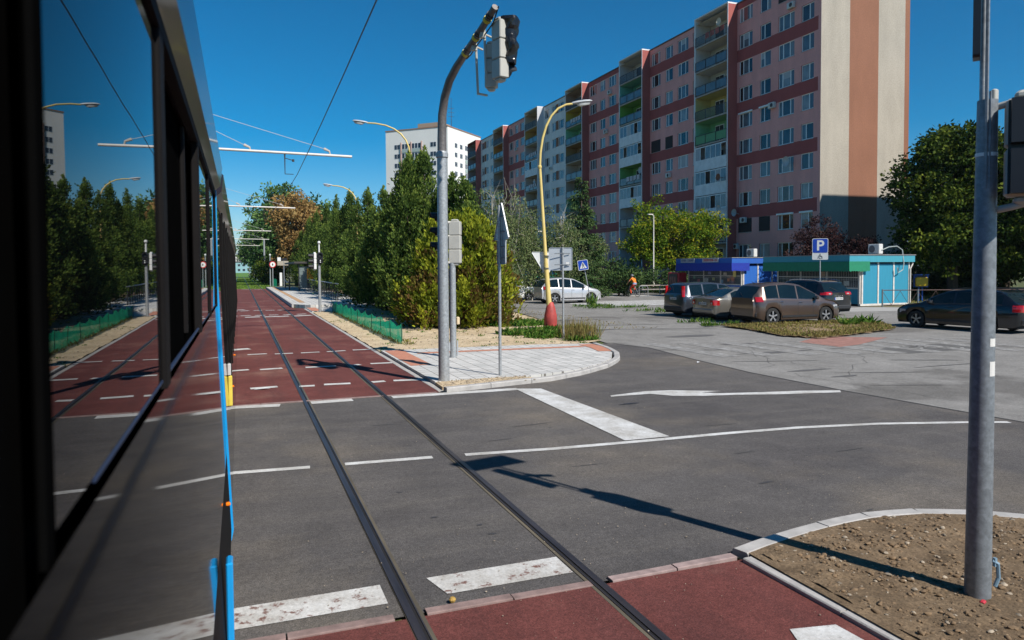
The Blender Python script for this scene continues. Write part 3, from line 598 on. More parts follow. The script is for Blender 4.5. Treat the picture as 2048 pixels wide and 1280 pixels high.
for k in range(6):
    yf = 65.1-Y0+17.62*k; P = 1.17; D = .9; ye = yf+5.95
    sidem = [w_brown if 0 else w_red, w_red, w_red, w_white, w_red, w_red][k]
    s = MB(); s.bb(-P, 0, yf-.12, yf+.10, 0, zt+.05); s.build('side_wall', render_mat('side_plaster_%d' % k, (0.38, 0.115, 0.10) if k != 3 else (.58, .58, .6)), parent=blk)
    s = MB(); s.bb(-P, 0, ye-.14, ye+.04, 0, zt+.05); s.bb(-P-.03, -P+.0, yf-.12, yf+.02, 0, zt+.05); s.bb(-P-.03, -P, ye-.08, ye+.04, 0, zt+.05); s.bb(-P-.05, .5, yf-.12, ye+.04, zt+.05, zt+.2)
    s.build('loggia_frame', w_white if k != 5 else w_red, parent=blk)
    for r in range(10):
        z0 = RZ[r]-1.0+.05
        col = inner[k][min(r, 9)]
        bw = MB(); bw.add([(D, yf+.1, z0), (D, ye-.14, z0), (D, ye-.14, z0+2.6), (D, yf+.1, z0+2.6)], [(0, 1, 2, 3)])
        bw.add([(0.0-P*.98, ye-.145, z0), (D, ye-.145, z0), (D, ye-.145, z0+2.6), (-P*.98, ye-.145, z0+2.6)], [(0, 1, 2, 3)])
        bw.add([(-P*.9, yf+.1, z0+2.6), (D, yf+.1, z0+2.6), (D, ye-.14, z0+2.6), (-P*.9, ye-.14, z0+2.6)], [(0, 1, 2, 3)])
        bw.build('loggia_lining', mat('lining_%.2f_%.2f_%.2f' % col, col, 0.9, var=.1, scale=1.5), parent=blk)
        sl_ = MB(); sl_.bb(-P+.02, D, yf+.1, ye-.14, z0-.16, z0); sl_.build('balcony_slab', w_conc, parent=blk)
        dr = MB(); dr.bb(D-.06, D-.01, yf+3.2, yf+4.8, z0+.05, z0+2.25); dr.bb(D-.06, D-.01, yf+.5, yf+2.1, z0+.9, z0+2.25)
        dr.cur = 1; dr.bb(D-.075, D-.061, yf+3.3, yf+3.98, z0+.12, z0+2.15); dr.bb(D-.075, D-.061, yf+4.05, yf+4.72, z0+.12, z0+2.15); dr.bb(D-.075, D-.061, yf+.6, yf+2.0, z0+1.0, z0+2.15)
        dr.build('balcony_door', [m_frame, GL[0]], parent=blk)
        if (k, r) in glazed:
            q = MB(); q.bb(-P, -P+.06, yf+.1, ye-.14, z0-.2, z0+1.05); q.build('parapet', m_par, parent=blk)
            q = MB(); n = 6
            for j in range(n+1): yy = yf+.14+(ye-yf-.32)*j/n; q.bb(-P, -P+.05, yy-.03, yy+.03, z0+1.05, z0+2.45)
            q.bb(-P, -P+.05, yf+.1, ye-.14, z0+2.4, z0+2.5); q.cur = 1
            for j in range(n):
                if (j+r+k) % 4 == 1 and j < 5: continue
                a_ = yf+.17+(ye-yf-.32)*j/n; b_ = yf+.11+(ye-yf-.32)*(j+1)/n; q.cur = 1 if (j*7+r*3) % 5 else 2
                q.add([(-P+.02, a_, z0+1.05), (-P+.02, b_, z0+1.05), (-P+.02, b_, z0+2.4), (-P+.02, a_, z0+2.4)], [(0, 1, 2, 3)])
            q.build('balcony_glazing', [m_frame, m_enc, m_blind], parent=blk)
        else:
            q = MB(); q.bb(-P-.02, -P+.02, yf+.1, ye-.14, z0+1.02, z0+1.07); q.bb(-P-.02, -P+.02, yf+.1, ye-.14, z0+.06, z0+.1)
            for j in range(4): yy = yf+.12+(ye-yf-.28)*j/3; q.bb(-P-.02, -P+.02, yy-.025, yy+.025, z0, z0+1.05)
            q.cur = 2 if (k, r) in ((0, 4),) else 1
            q.bb(-P+.025, -P+.035, yf+.15, ye-.2, z0+.1, z0+1.0) if (k*3+r) % 3 != 0 or (k, r) == (0, 4) else [q.bb(-P-.01, -P+.01, yf+.15+j*.115, yf+.17+j*.115, z0+.1, z0+1.02) for j in range(49)]
            q.build('balcony_railing', [m_ral, m_rg, m_rgg], parent=blk)
            if (k, r) in ((0, 0), (1, 5), (3, 2), (2, 1), (3, 4)):
                lz = MB()
                for j in range(4): lz.add([(-P-.04, yf+.5+j*.9, z0+.45+random.random()*.2), (-P-.04, yf+1.2+j*.9, z0+.45), (-P-.03, yf+1.2+j*.9, z0+1.12), (-P-.03, yf+.5+j*.9, z0+1.12)], [(0, 1, 2, 3)])
                lz.build('laundry', m_clothr if (k, r) == (0, 0) else m_cloth, parent=blk)
def dish(y, z, x=-.5, s=.42, colr=None):
    d = MB(); rings = []
    for i in range(5):
        rr = s*i/4; rings.append([(x+.16*(i/4)**2*-1+.1, y+rr*math.cos(t*math.pi/8), z+rr*math.sin(t*math.pi/8)*.97) for t in range(16)])
    d.loft(rings, False, False); d.tube([(x+.1, y, z), (0, y, z-.15)], .025, 6); d.tube([(x+.05, y, z-s), (x-.35, y, z-.1)], .014, 5); d.box((x-.35, y, z-.1), (.08, .07, .07))
    return d.build('satellite_dish', colr or m_dish, parent=blk, smooth=True)
dish(3.9, 10.9+1.6, s=.5); dish(12.2-.6, 7.7+.4, x=-.6, s=.42); dish(12.7, 8.6, x=-1.75, s=.4); dish(12.9, 12.0, x=-1.7, s=.4, colr=mat('rusty_dish', (0.22, 0.09, 0.05), .7)); dish(12.9, 28.6, x=-1.7, s=.42, colr=mat('cream_dish', (.62, .55, .45), .5)); dish(30.4, 15.0, x=-1.0, s=.45)
dish(65.5, 17.5, x=-1.5); dish(94, 20, x=-1.3); dish(83.5, 20.5, x=-.6)
def aircon(y, z, x=-.22, par=blk):
    d = MB(); d.rbox((x, y, z), (.32, .85, .58), .03); d.cur = 1; d.lathe([(.20, -.175), (.20, -.185), (.04, -.19)], 16, (x, y-.12, z), 'X'); return d.build('air_conditioner', [m_ac, m_ral], parent=par)
for y, z in ((10.6, 7.25), (11.9, 4.5), (6.3, 18.4), (3.7, 27.4), (40.3, 27.4), (41.5, 22), (61.5, 19.3), (78, 25.1), (25, 13.7)): aircon(y, z)
e = MB(); e.bb(-2.6, 0, 4.5, 11.8, 2.55, 2.7); e.cur = 1; e.bb(-2.5, -2.38, 4.6, 4.72, 0, 2.55); e.bb(-2.5, -2.38, 11.5, 11.62, 0, 2.55); e.bb(-2.5, -2.38, 8, 8.1, 0, 2.55); e.cur = 2; e.bb(-.06, .02, 5.5, 11.6, 0.2, 2.4)
e.build('entrance_canopy', [mat('canopy_brown', (.10, .06, .045), .7), m_ral, GL[3]], parent=blk)
e = MB(); e.bb(-1.2, 0, 45.6, 48.2, 2.5, 2.7); e.cur = 1; e.bb(-.05, .02, 46, 47.8, 0, 2.4); e.build('entrance_canopy', [m_ral, m_framed], parent=blk)
# white tower block far behind
tw = thing('tower_block', 'white fifteen storey tower block behind the junipers with greenish enclosed balconies', 'apartment building', (57.35, 205.5, 0))
uL = Vector((-.7162, .6979, 0)); uR = Vector((.7103, .7039, 0)); TL, TR, TZ = 21.3, 21.0, 43.6
m_tw = render_mat('tower_white', (0.80, 0.79, 0.76), .05, .15)
c_ = [Vector((0, 0, 0)), uR*TR, uR*TR+uL*TL, uL*TL]
b = MB(); b.loft([[tuple(p+Vector((0, 0, z))) for p in c_] for z in (0, TZ)], True, True); b.build('wall', m_tw, parent=tw)
rf = MB(); rf.loft([[tuple((p-(uR*TR+uL*TL)/2)*1.012+(uR*TR+uL*TL)/2+Vector((0, 0, z))) for p in c_] for z in (TZ, TZ+.3)], True, True)
rf.build('roof', mat('tower_roof_trim', (.3, .17, .12), .8), parent=tw)
ph = MB(); cc = (uR*TR+uL*TL)/2; ph.loft([[tuple(cc+uR*a*3+uL*b_*4+Vector((0, 0, z))) for a, b_ in ((-1, -1), (1, -1), (1, 1), (-1, 1))] for z in (TZ+.3, TZ+3.2)], True, True); ph.build('roof_hut', mat('hut_brown', (.34, .27, .2), .9), parent=tw)
an = MB(); an.cyl((2, 3, TZ), (2, 3, TZ+9), .1, .05, 6); [an.box((2, 3, TZ+3.5+k*1.2), (1.8, .08, .08)) for k in range(3)]; an.build('antenna', m_ral, parent=tw)
nL, nR = Vector((-.6979, -.7162, 0)), Vector((.7039, -.7103, 0))
def tower_win(u, nrm, t, z, wd, ht, kind=0):
    m = MB(); o = u*t + nrm*.03; a = o; b_ = o+u*wd
    def q(a, b_, z0, z1, off, c): m.cur = c; m.add([tuple(a+nrm*off+Vector((0, 0, z0))), tuple(b_+nrm*off+Vector((0, 0, z0))), tuple(b_+nrm*off+Vector((0, 0, z1))), tuple(a+nrm*off+Vector((0, 0, z1)))], [(0, 1, 2, 3)])
    if kind == 1: q(a, b_, z-1.05, z, .12, 2); 
    q(a, b_, z, z+ht, 0.0, 0)
    n = 3 if kind == 1 else 2
    for i in range(n): q(a+u*wd*(i/n+.035), a+u*wd*((i+1)/n-.035), z+.1, z+ht-.1, .03, 1)
    return m.build('balcony' if kind else 'window', [m_frame, GL[i % 2 if kind else 0], mat('balcony_green_glass', (.36, .44, .42), .4)], parent=tw)
for r in range(12):
    z = TZ-5.6-2.78*r
    if z < 8: break
    for t in (3.8, ): tower_win(uL, nL, t, z, 2.0, 1.5)
    for t in (9.0, 12.4): tower_win(uL, nL, t, z, 3.2, 1.6, 1)
    tower_win(uL, nL, 16.3, z, 1.9, 1.5)
    for t in (4.2, 7.4): tower_win(uR, nR, t, z, 1.5, 1.5)
    for t in (10.6, 13.6): tower_win(uR, nR, t, z, 2.2, 1.6, 1 if r else 0)
fr = MB()
for t in (8.6, 12.2, 15.7): fr.loft([[tuple(uL*t+nL*.0+Vector((0, 0, z))), tuple(uL*(t+.25)+Vector((0, 0, z))), tuple(uL*(t+.25)+nL*.35+Vector((0, 0, z))), tuple(uL*t+nL*.35+Vector((0, 0, z)))] for z in (0, TZ-3.6)], True, True)
fr.build('balcony_frame', mat('balcony_rose', (.42, .28, .24), .8), parent=tw)
# neighbouring block just outside the frame; it shades the foot of the gable
nb = thing('apartment_block', 'grey plastered block beside the striped gable, past the right edge of the photo', 'apartment building', (57.2, 24, 0))
b = MB(); b.bb(0, 26, 0, 14, 0, 24.3); b.build('wall', w_cream, parent=nb); MB().bb(-.2, 26.2, -.2, 14.2, 24.3, 24.5).build('roof', mat('roof_tin', (.1, .08, .07)), parent=nb)
b = MB()
for r in range(8):
    for c in range(4): b.cur = 0; b.bb(-.03, 0, 1+c*3.3, 2.9+c*3.3, 1.9+2.8*r, 3.4+2.8*r); b.cur = 1; b.bb(-.05, -.03, 1.1+c*3.3, 2.8+c*3.3, 2+2.8*r, 3.3+2.8*r)
b.build('window', [m_frame, GL[0]], parent=nb)['kind'] = 'stuff'
# ---------------------------------------------------------------- kiosks
def wood(name, col): return mat(name, col, 0.7, var=0.13, scale=3, stretch=(14, 14, 0.4), bump=0.3, bscale=18)
m_wpost = mat('white_post', (0.62, 0.58, 0.53), 0.7, var=0.15); m_bars = mat('grille_bars', (0.42, 0.42, 0.42), 0.6)
def kiosk(label, loc, Wy, Wx, fascia, panel, awn, signs, nm='kiosk', open_door=False):
    """front faces -X, sunny side faces -Y; corner at loc"""
    t = thing(nm, label, 'kiosk', loc); H = 2.55; fo = 1.05     # fascia overhang to the front
    MB().bb(.02, Wx-.02, .02, Wy-.02, 0, H).build('core', mat('kiosk_inside', (.03, .03, .035), .9), parent=t)
    pn = (Wx-.12)/3
    for i in range(3):
        MB().bb(.1+i*pn+.04, .1+(i+1)*pn-.04, -.03, .01, .12, H-.1).build('side_panel', panel, parent=t)
    f = MB()
    for i in range(4): f.bb(.1+i*pn-.05, .1+i*pn+.05, -.06, 0.015, 0, H)
    for y in (0.0, Wy*.36, Wy*.68, Wy-.1): f.bb(-.05, .02, y, y+.12, 0, H)
    f.bb(-.045, .0, .1, Wy-.1, .98, 1.06); f.bb(-.045, 0, .1, Wy-.1, 1.62, 1.68); f.bb(-.06, Wx, -.065, .02, 0, .12)
    f.build('corner_post', m_wpost, parent=t)
    MB().bb(-.03, .01, .12, Wy-.12, .1, .97).build('front_panel', panel, parent=t)
    MB().bb(-.012, .018, .12, Wy-.12, 1.06, 2.2).build('pane', GL[0], parent=t)
    gr = MB()
    for i in range(int((Wy-.3)/.13)): gr.bb(-.04, -.028, .2+i*.13, .215+i*.13, 1.06, 2.2)
    gr.bb(-.042, -.026, .12, Wy-.12, 1.5, 1.52); gr.build('window_grille', m_bars, parent=t)
    MB().bb(-fo, Wx+.25, -.22, Wy+.2, H, H+.40).build('fascia', fascia, parent=t)
    MB().bb(-fo-.03, Wx+.29, -.26, Wy+.24, H+.40, H+.44).build('roof', mat('roof_edge_tin', (.30, .28, .27), .6), parent=t)
    a = MB(); n = 28
    for i in range(n):                                            # scalloped valance in front, plain sheet on the side
        y0, y1 = -.24+(Wy+.4)*i/n, -.24+(Wy+.4)*(i+1)/n; ym = (y0+y1)/2; X = -fo-.035; zb = H-.50
        a.add([(X, y0, H+.04), (X, y1, H+.04), (X-.04, y1, zb), (X-.045, ym, zb-.06), (X-.04, y0, zb)], [(0, 1, 2, 3, 4)])
    for i in range(8):
        x0, x1 = -fo-.04+1.55*i/8, -fo-.04+1.55*(i+1)/8; xm = (x0+x1)/2
        a.add([(x0, -.24, H+.04), (x1, -.24, H+.04), (x1, -.25, H-.50), (xm, -.25, H-.55+.03*math.sin(i)), (x0, -.25, H-.50)], [(0, 1, 2, 3, 4)])
    a.build('awning', awn, parent=t)
    dp = MB(); dp.tube([(Wx+.2, -.1, H+.1), (Wx+.2, -.1, H-.12), (Wx+.02, -.1, H-.4), (Wx+.02, -.1, .1)], .045, 8); dp.build('drainpipe', m_wpost, parent=t)
    return t
k2 = kiosk('turquoise kiosk with a green scalloped awning, right of the blue kiosk', (33.72, 32.3, 0), 6.9, 3.75, wood('turquoise_boards', (0.045, 0.29, 0.37)), wood('turquoise_panel', (0.022, 0.24, 0.36)), mat('green_awning', (0.008, 0.20, 0.10), .75, var=.12), [])
k1 = kiosk('bright blue kiosk with blue awning and newspaper and refreshment signs', (33.72, 42.9, 0), 6.6, 3.9, wood('blue_boards', (0.012, 0.10, 0.42)), wood('blue_panel', (0.010, 0.115, 0.46)), mat('blue_awning', (0.006, 0.028, 0.32), .7, var=.12), [])
for txt, y, col, wd in (('NOVINY - ČASOPISY', 5.1, (.035, .05, .16), 1.85), ('OBČERSTVENIE - IVA', 2.2, (.45, .03, .04), 1.95)):
    s = MB(); s.box((-1.05-.075, y, 2.81), (.03, wd, .30)); sb = s.build('sign_board', mat('sign_pale', (.42, .44, .47), .6), parent=k1)
    text_mesh('lettering', txt, .24, mat('letters_%s' % txt[:3], col, .6, var=0), sb, (-1.05-.0945, y, 2.81), (R(90), 0, R(-90)), .002, .006, .74)
MB().box((-.07, .75, 1.85), (.03, .35, .55)).build('yellow_poster', mat('poster_yellow', (.75, .62, .22), .6, var=.25), parent=k1)
for k, (y, z, c, w_, h_) in enumerate(((1.5, 1.35, (.55, .2, .1), .3, .22), (2.3, 1.25, (.2, .35, .5), .35, .25), (3.3, 1.4, (.6, .55, .2), .28, .2), (4.2, 1.3, (.5, .5, .48), .5, .35), (5.2, 1.25, (.45, .1, .12), .3, .24), (5.8, 1.5, (.15, .35, .2), .3, .2), (1.9, 1.8, (.5, .45, .4), .4, .2), (3.8, 1.85, (.3, .3, .5), .4, .2))):
    MB().box((-.03, y, z), (.012, w_, h_)).build('poster', mat('poster_%d' % k, c, .7, var=.5, scale=9), parent=k1)
for k, (y, z, c) in enumerate(((1.0, 1.3, (.5, .5, .45)), (2.9, 1.85, (.45, .3, .2)), (4.4, 1.3, (.25, .4, .45)))): MB().box((-.03, y, z), (.012, .4, .28)).build('poster', mat('notice_%d' % k, c, .7, var=.4, scale=9), parent=k2)
MB().box((1.45, -.05, 1.05), (.03, .05, .2)).build('door_handle', m_bars, parent=k1)
v_ = MB(); v_.rbox((0, 0, 0.95), (.75, 1.6, 1.9), .06); v_.cur = 1; v_.box((-.39, 0, 1.15), (.03, 1.2, 1.2)); v_.cur = 2
for i in range(3): v_.box((-.41, -.3+i*.3, 1.1), (.02, .16, .9))
v_.cur = 0; t = thing('vending_machine', 'red drinks vending machine at the left end of the blue kiosk', 'vending machine', (33.3, 50.5, 0)); v_.cur = 0
v_.build('cabinet', [mat('vending_red', (.42, .02, .035), .4, var=.2), m_framed, mat('poster_mixed', (.3, .12, .1), .5, var=.8, scale=9)], parent=t)
for nm, loc, lab in (('air_conditioner', (35.6, 33.0, 2.99), 'white air conditioner unit on the roof of the turquoise kiosk'), ('air_conditioner', (35.3, 43.8, 2.99), 'white air conditioner unit on the roof of the blue kiosk')):
    t = thing(nm, lab, 'air conditioner', loc, R(-90)); t.scale = (.9,)*3
    MB().rbox((0, 0, .38), (.9, .36, .66), .03).build('case', m_ac, parent=t)
    d = MB(); d.lathe([(.24, -.185), (.24, -.20), (.05, -.205)], 20, (-.12, 0, .38), 'Y'); d.box((-.455, 0, .38), (.012, .28, .5)); d.build('fan_grille', mat('fan_dark', (.12, .12, .13), .6), parent=t)
    d = MB(); d.bb(-.35, -.28, -.2, .2, 0, .06); d.bb(.28, .35, -.2, .2, 0, .06); d.build('foot', m_ral, parent=t)
    if '33' in str(loc[1]): MB().tube([(.45, .05, .3), (.6, .5, .5), (.8, 1.0, .55), (.95, 1.3, .3), (1.08, 1.3, -.6), (1.09, 1.2, -1.0), (1.08, .8, -1.2), (1.07, .75, -.85)], .035, 8).build('hose', mat('hose', (.35, .4, .38), .6), parent=t)
# ================================================================ TRAM (its side runs along the left of the view)
def gloss(name, col, rough=0.03, ior=1.5, metal=0.0):
    m, nt, b = _new(name); b.inputs['Base Color'].default_value = (*col, 1); b.inputs['Roughness'].default_value = rough; b.inputs['IOR'].default_value = ior; b.inputs['Metallic'].default_value = metal
    n = _noise(nt, 1.6, 2); _bump(nt, b, n.outputs[0], 0.012, 0.02); return m
t_gl = gloss('tram_tinted_glass', (0.002, 0.002, 0.003), 0.012, 1.22); t_body = gloss('tram_dark_gloss', (0.0015, 0.0015, 0.002), 0.05, 1.10)
t_rub = mat('tram_rubber', (0.008, 0.007, 0.007), 0.7, var=.2, spec=.12); t_blue = mat('tram_blue', (0.010, 0.30, 0.68), 0.25, var=.06, coat=.6); t_alu = mat('tram_alu', (0.022, 0.035, 0.075), 0.5, .1, spec=.25)
t_pale = mat('tram_pale', (0.55, 0.52, 0.50), 0.35); t_yel = mat('tram_yellow', (0.72, 0.55, 0.08), 0.4); t_orange = mat('orange_lens', (0.85, 0.20, 0.01), 0.25, var=0); t_in = mat('tram_inside', (0.003, 0.003, 0.003), .95, spec=0.0)  # t_in is near-black: the dark of the unlit interior put into colour
tram = thing('tram', 'long blue and black tram whose glossy glass side runs down the left of the view', 'tram', (-1.42, 0, 0))
S_ = 1.25
PROF = [(3.02, -.01), (2.93, 0), (2.25, 0), (1.6, .026), (.95, .052), (.36, .076), (.28, .06)]
def side(mb, y0, y1, prof, off=0.0):
    n = len(prof); mb.add([(S_+x+off, y, z) for y in (y0, y1) for z, x in prof], [(i, i+1, n+i+1, n+i) for i in range(n-1)]); return mb
def prof_between(z0, z1):
    P = [(z1, np.interp(z1, [p[0] for p in PROF[::-1]], [p[1] for p in PROF[::-1]]))]+[p for p in PROF if z0 < p[0] < z1]+[(z0, np.interp(z0, [p[0] for p in PROF[::-1]], [p[1] for p in PROF[::-1]]))]
    return P
for a, b_ in ((-9.0, 5.86), (6.25, 30.4)):
    m = MB(); m.loft([[(S_-.04, y, 2.95), (S_-.02, y, .35), (-S_+.02, y, .35), (-S_+.04, y, 2.95), (-S_+.5, y, 3.25), (S_-.5, y, 3.25)] for y in (a, b_)], True, True)
    m.build('carriage_core', t_in, parent=tram)
    side(MB(), a, b_, prof_between(0.96, 2.08)).build('side_panel', t_body, parent=tram, smooth=60)
    side(MB(), a, b_, prof_between(0.28, 0.96)).build('skirt', t_rub if a < 0 else t_body, parent=tram, smooth=60)
    m = MB(); m.loft([[(S_-.01, y, 2.92), (S_+.045, y, 2.97), (S_+.062, y, 3.10), (S_+.0, y, 3.17), (S_-.3, y, 3.24), (-S_+.3, y, 3.24), (-S_, y, 3.1), (-S_, y, 2.92)] for y in (a, b_-.02)], True, True)
    m.build('roof', mat('tram_roof_edge', (0.022, 0.018, 0.026), 0.28, .0, coat=.5), parent=tram)
    m = MB(); side(m, a, b_, [(2.0, -2.5), (.3, -2.5)]); m.build('far_side', t_body, parent=tram)
# upper sliding windows, with one left open, over the long fixed pane
def pane(y0, y1, z0, z1, x=0.0): return side(MB(), y0, y1, [(z1, x), (z0, x)]).build('window', t_gl, parent=tram)
pane(0.80, 1.83, 2.10, 2.90); pane(3.52, 4.55, 2.10, 2.90); pane(4.68, 5.78, 2.10, 2.90)
fr = MB()
for y in (1.83, 3.42, 4.56, 5.78): fr.rbox((S_-.006, y+.055, 2.50), (.030, .10, .86), .006)
MB().rbox((S_-.005, .785, 2.50), (.008, .03, .86), .002).build('window_seal', t_in, parent=tram); fr.bb(S_-.02, S_+.010, .7, 5.85, 2.90, 2.94)
fr.build('window_frame', t_rub, parent=tram)
MB().rbox((S_-.004, 3.4, 2.093), (.010, 4.8, .008), .002).build('window_ledge', t_alu, parent=tram)
m = MB(); m.bb(S_-.22, S_-.2, -.6, 3.5, 2.05, 2.95); m.cur = 1; m.rbox((S_-.05, 2.5, 2.5), (.02, .05, .8), .008); m.rbox((S_-.03, 3.05, 2.5), (.02, .04, .8), .008); m.build('open_sash_dark_inside', [t_in, t_rub], parent=tram)  # black sheet behind the sash bars paints the unlit interior
y = 6.45; i = 0
while y < 30:
    w_ = 1.18; y1 = min(y+w_, 30.3)
    pane(y, y1, 1.02, 2.86, .002) if False else side(MB(), y, y1, [(2.86, .003), (2.25, .003), (1.6, .029), (1.1, .049)], 0).build('window', t_gl, parent=tram)
    MB().loft([[(S_+x+dx, yy, z) for z, x in ((2.9, .004), (2.25, .004), (1.1, .05)) for dx in (0,)]+[(S_+x+.016, yy, z) for z, x in ((1.1, .05), (2.25, .004), (2.9, .004))] for yy in (y1, y1+.16)], True, True).build('window_pillar', t_rub, parent=tram)
    y += w_+.16
# articulation rib, door edge, marker lights
def rib(y0, y1, off, z0, z1, nm, m): 
    P = prof_between(z0, z1); MB().loft([[(S_+x, y, z) for z, x in P]+[(S_+x+off, y, z) for z, x in P[::-1]] for y in (y0, y1)], True, True).build(nm, m, parent=tram, smooth=50)
rib(5.88, 5.97, .016, .28, 3.0, 'joint_cover', t_blue); rib(6.05, 6.2, .004, .3, 2.95, 'bellows', t_rub)
rib(5.99, 6.03, .012, .45, 2.9, 'joint_cover', t_alu)
MB().rbox((S_+.094, 3.96, .53), (.034, .12, .66), .008).build('skirt_flap', t_blue, parent=tram)
m = MB(); m.rbox((S_+.062, 7.6, 1.16), (.040, .08, .30), .01); m.cur = 1; m.rbox((S_+.055, 7.6, 1.37), (.034, .08, .12), .01); m.build('door_handle_bar', [t_yel, t_pale], parent=tram)
for y, z in ((5.1, .80), (12.2, 1.0), (9.0, .99)):
    m = MB(); m.rbox((S_+.068, y, z), (.035, .03, .03), .010); m.build('marker_light', t_orange, parent=tram)
for y in (-3, 1.2, 9.5, 14, 20, 27):
    m = MB(); m.lathe([(.1, S_-.1), (.3, S_-.1), (.32, S_-.16), (.1, S_-.2)], 18, (0, y, .33), 'X'); m.build('wheel', t_rub, parent=tram)

# ================================================================ OVERHEAD LINE
m_galv = None
def galv_mat(name, c=(0.36, 0.375, 0.385)):
    m, nt, b = _new(name); b.inputs['Roughness'].default_value = 0.5; b.inputs['Metallic'].default_value = 0.35
    a = _ramp(nt, _noise(nt, 22, 5, .7).outputs[0], [(0.35, tuple(k*.80 for k in c)), (0.65, tuple(k*1.15 for k in c))]).outputs[0]
    v = nt.nodes.new('ShaderNodeTexVoronoi'); v.inputs['Scale'].default_value = 34; tc = nt.nodes.new('ShaderNodeTexCoord'); nt.links.new(tc.outputs['Object'], v.inputs['Vector'])
    g_ = _ramp(nt, v.outputs['Color'], [(0.2, (.9,)*3), (0.8, (1.08,)*3)]).outputs[0]
    nt.links.new(_mix(nt, 1.0, a, g_, 'MULTIPLY'), b.inputs['Base Color']); return m
m_galv = galv_mat('galvanised_steel'); m_galvd = galv_mat('dull_galvanised', (0.22, 0.24, 0.26)); m_galvt = galv_mat('brown_grey_pipe', (0.16, 0.145, 0.14))
m_wire = mat('contact_wire', (0.04, 0.02, 0.03), 0.5, var=0); m_rope = mat('steel_rope', (0.45, 0.46, 0.47), 0.5, var=0); m_ins = mat('insulator', (0.50, 0.44, 0.38), .6); m_pw = mat('pale_arm', (0.66, 0.62, 0.57), .5, var=.08)
ARMS = [25.9, 48.8, 79, 101, 128, 160, 205, 260, 330]
for i, Y in enumerate(ARMS):
    tip = [3.75, 3.42, 3.1, 3.7, 3.2, 3.6, 3.3, 3.3, 3.3][i]; z = 6.30
    t = thing('catenary_mast', ['grey overhead line mast nearest the tram, its pale arm crossing above the track', 'second overhead line mast with pale arm, behind the nearest one'][i] if i < 2 else 'distant overhead line mast with a pale arm over the tracks', 'overhead line mast', (-3.25, Y, 0), group='overhead line masts along the tramway' if i >= 0 else None)
    MB().cyl((0, 0, 0), (0, 0, 8.2), .14, .09, 10).build('pole', m_galv, parent=t, smooth=True)
    a = MB(); a.tube([(-3.2, 0, z+.03), (0, 0, z+.05), (tip+3.25, 0, z-.03)], .045, 10); a.build('arm', m_pw, parent=t, smooth=True)
    for x in (tip+3.25-.75, tip+3.25-3.35):
        r_ = MB(); r_.tube([(x, 0, z+.02), (x-.02, 0, z+.12), (x-.2, 0, z+.2)], [.03, .035, .05], 6); r_.build('insulator', m_ins, parent=t)
        r_ = MB(); r_.tube([(x-.2, 0, z+.2), (0, 0, 8.1)], .010, 5); r_.build('stay_rope', m_rope, parent=t)
    for x in (1.78, -1.42):
        d = MB(); d.tube([(x+3.25-.28, 0, z), (x+3.25-.28, 0, z-.18), (x+3.25-.28, 0, z-.72)], [.03, .02, .012], 6); d.tube([(x+3.25-.28, 0, z-.18), (x+3.25, 0.1, z-.24)], .014, 5); d.lathe([(.04, -.04), (.04, .04)], 8, (x+3.25, .1, z-.24)); d.tube([(x+3.25-.28, 0, z-.72), (x+3.25, 0, z-.72)], .012, 5)
        d.build('wire_hanger', m_ral, parent=t)
for x, nm in ((1.76, 'contact wire hanging over the right hand track'), (-1.42, 'contact wire hanging over the left hand track behind the tram')):
    P = []; ys = [-25, 0]+ARMS
    for a, b_ in zip(ys, ys[1:]):
        for k in range(6): f = k/6; P.append((x+(.14 if int(a) % 2 else -.1)*(1-f)+(.14 if int(b_) % 2 else -.1)*f, a+(b_-a)*f, 5.58-.12*math.sin(math.pi*f)+(0.65 if a < 25 else 0)*(1-f if a > -1 else 1)))
    tag(MB().tube(P, .011, 5).build('contact_wire', m_wire), nm, 'overhead wire')

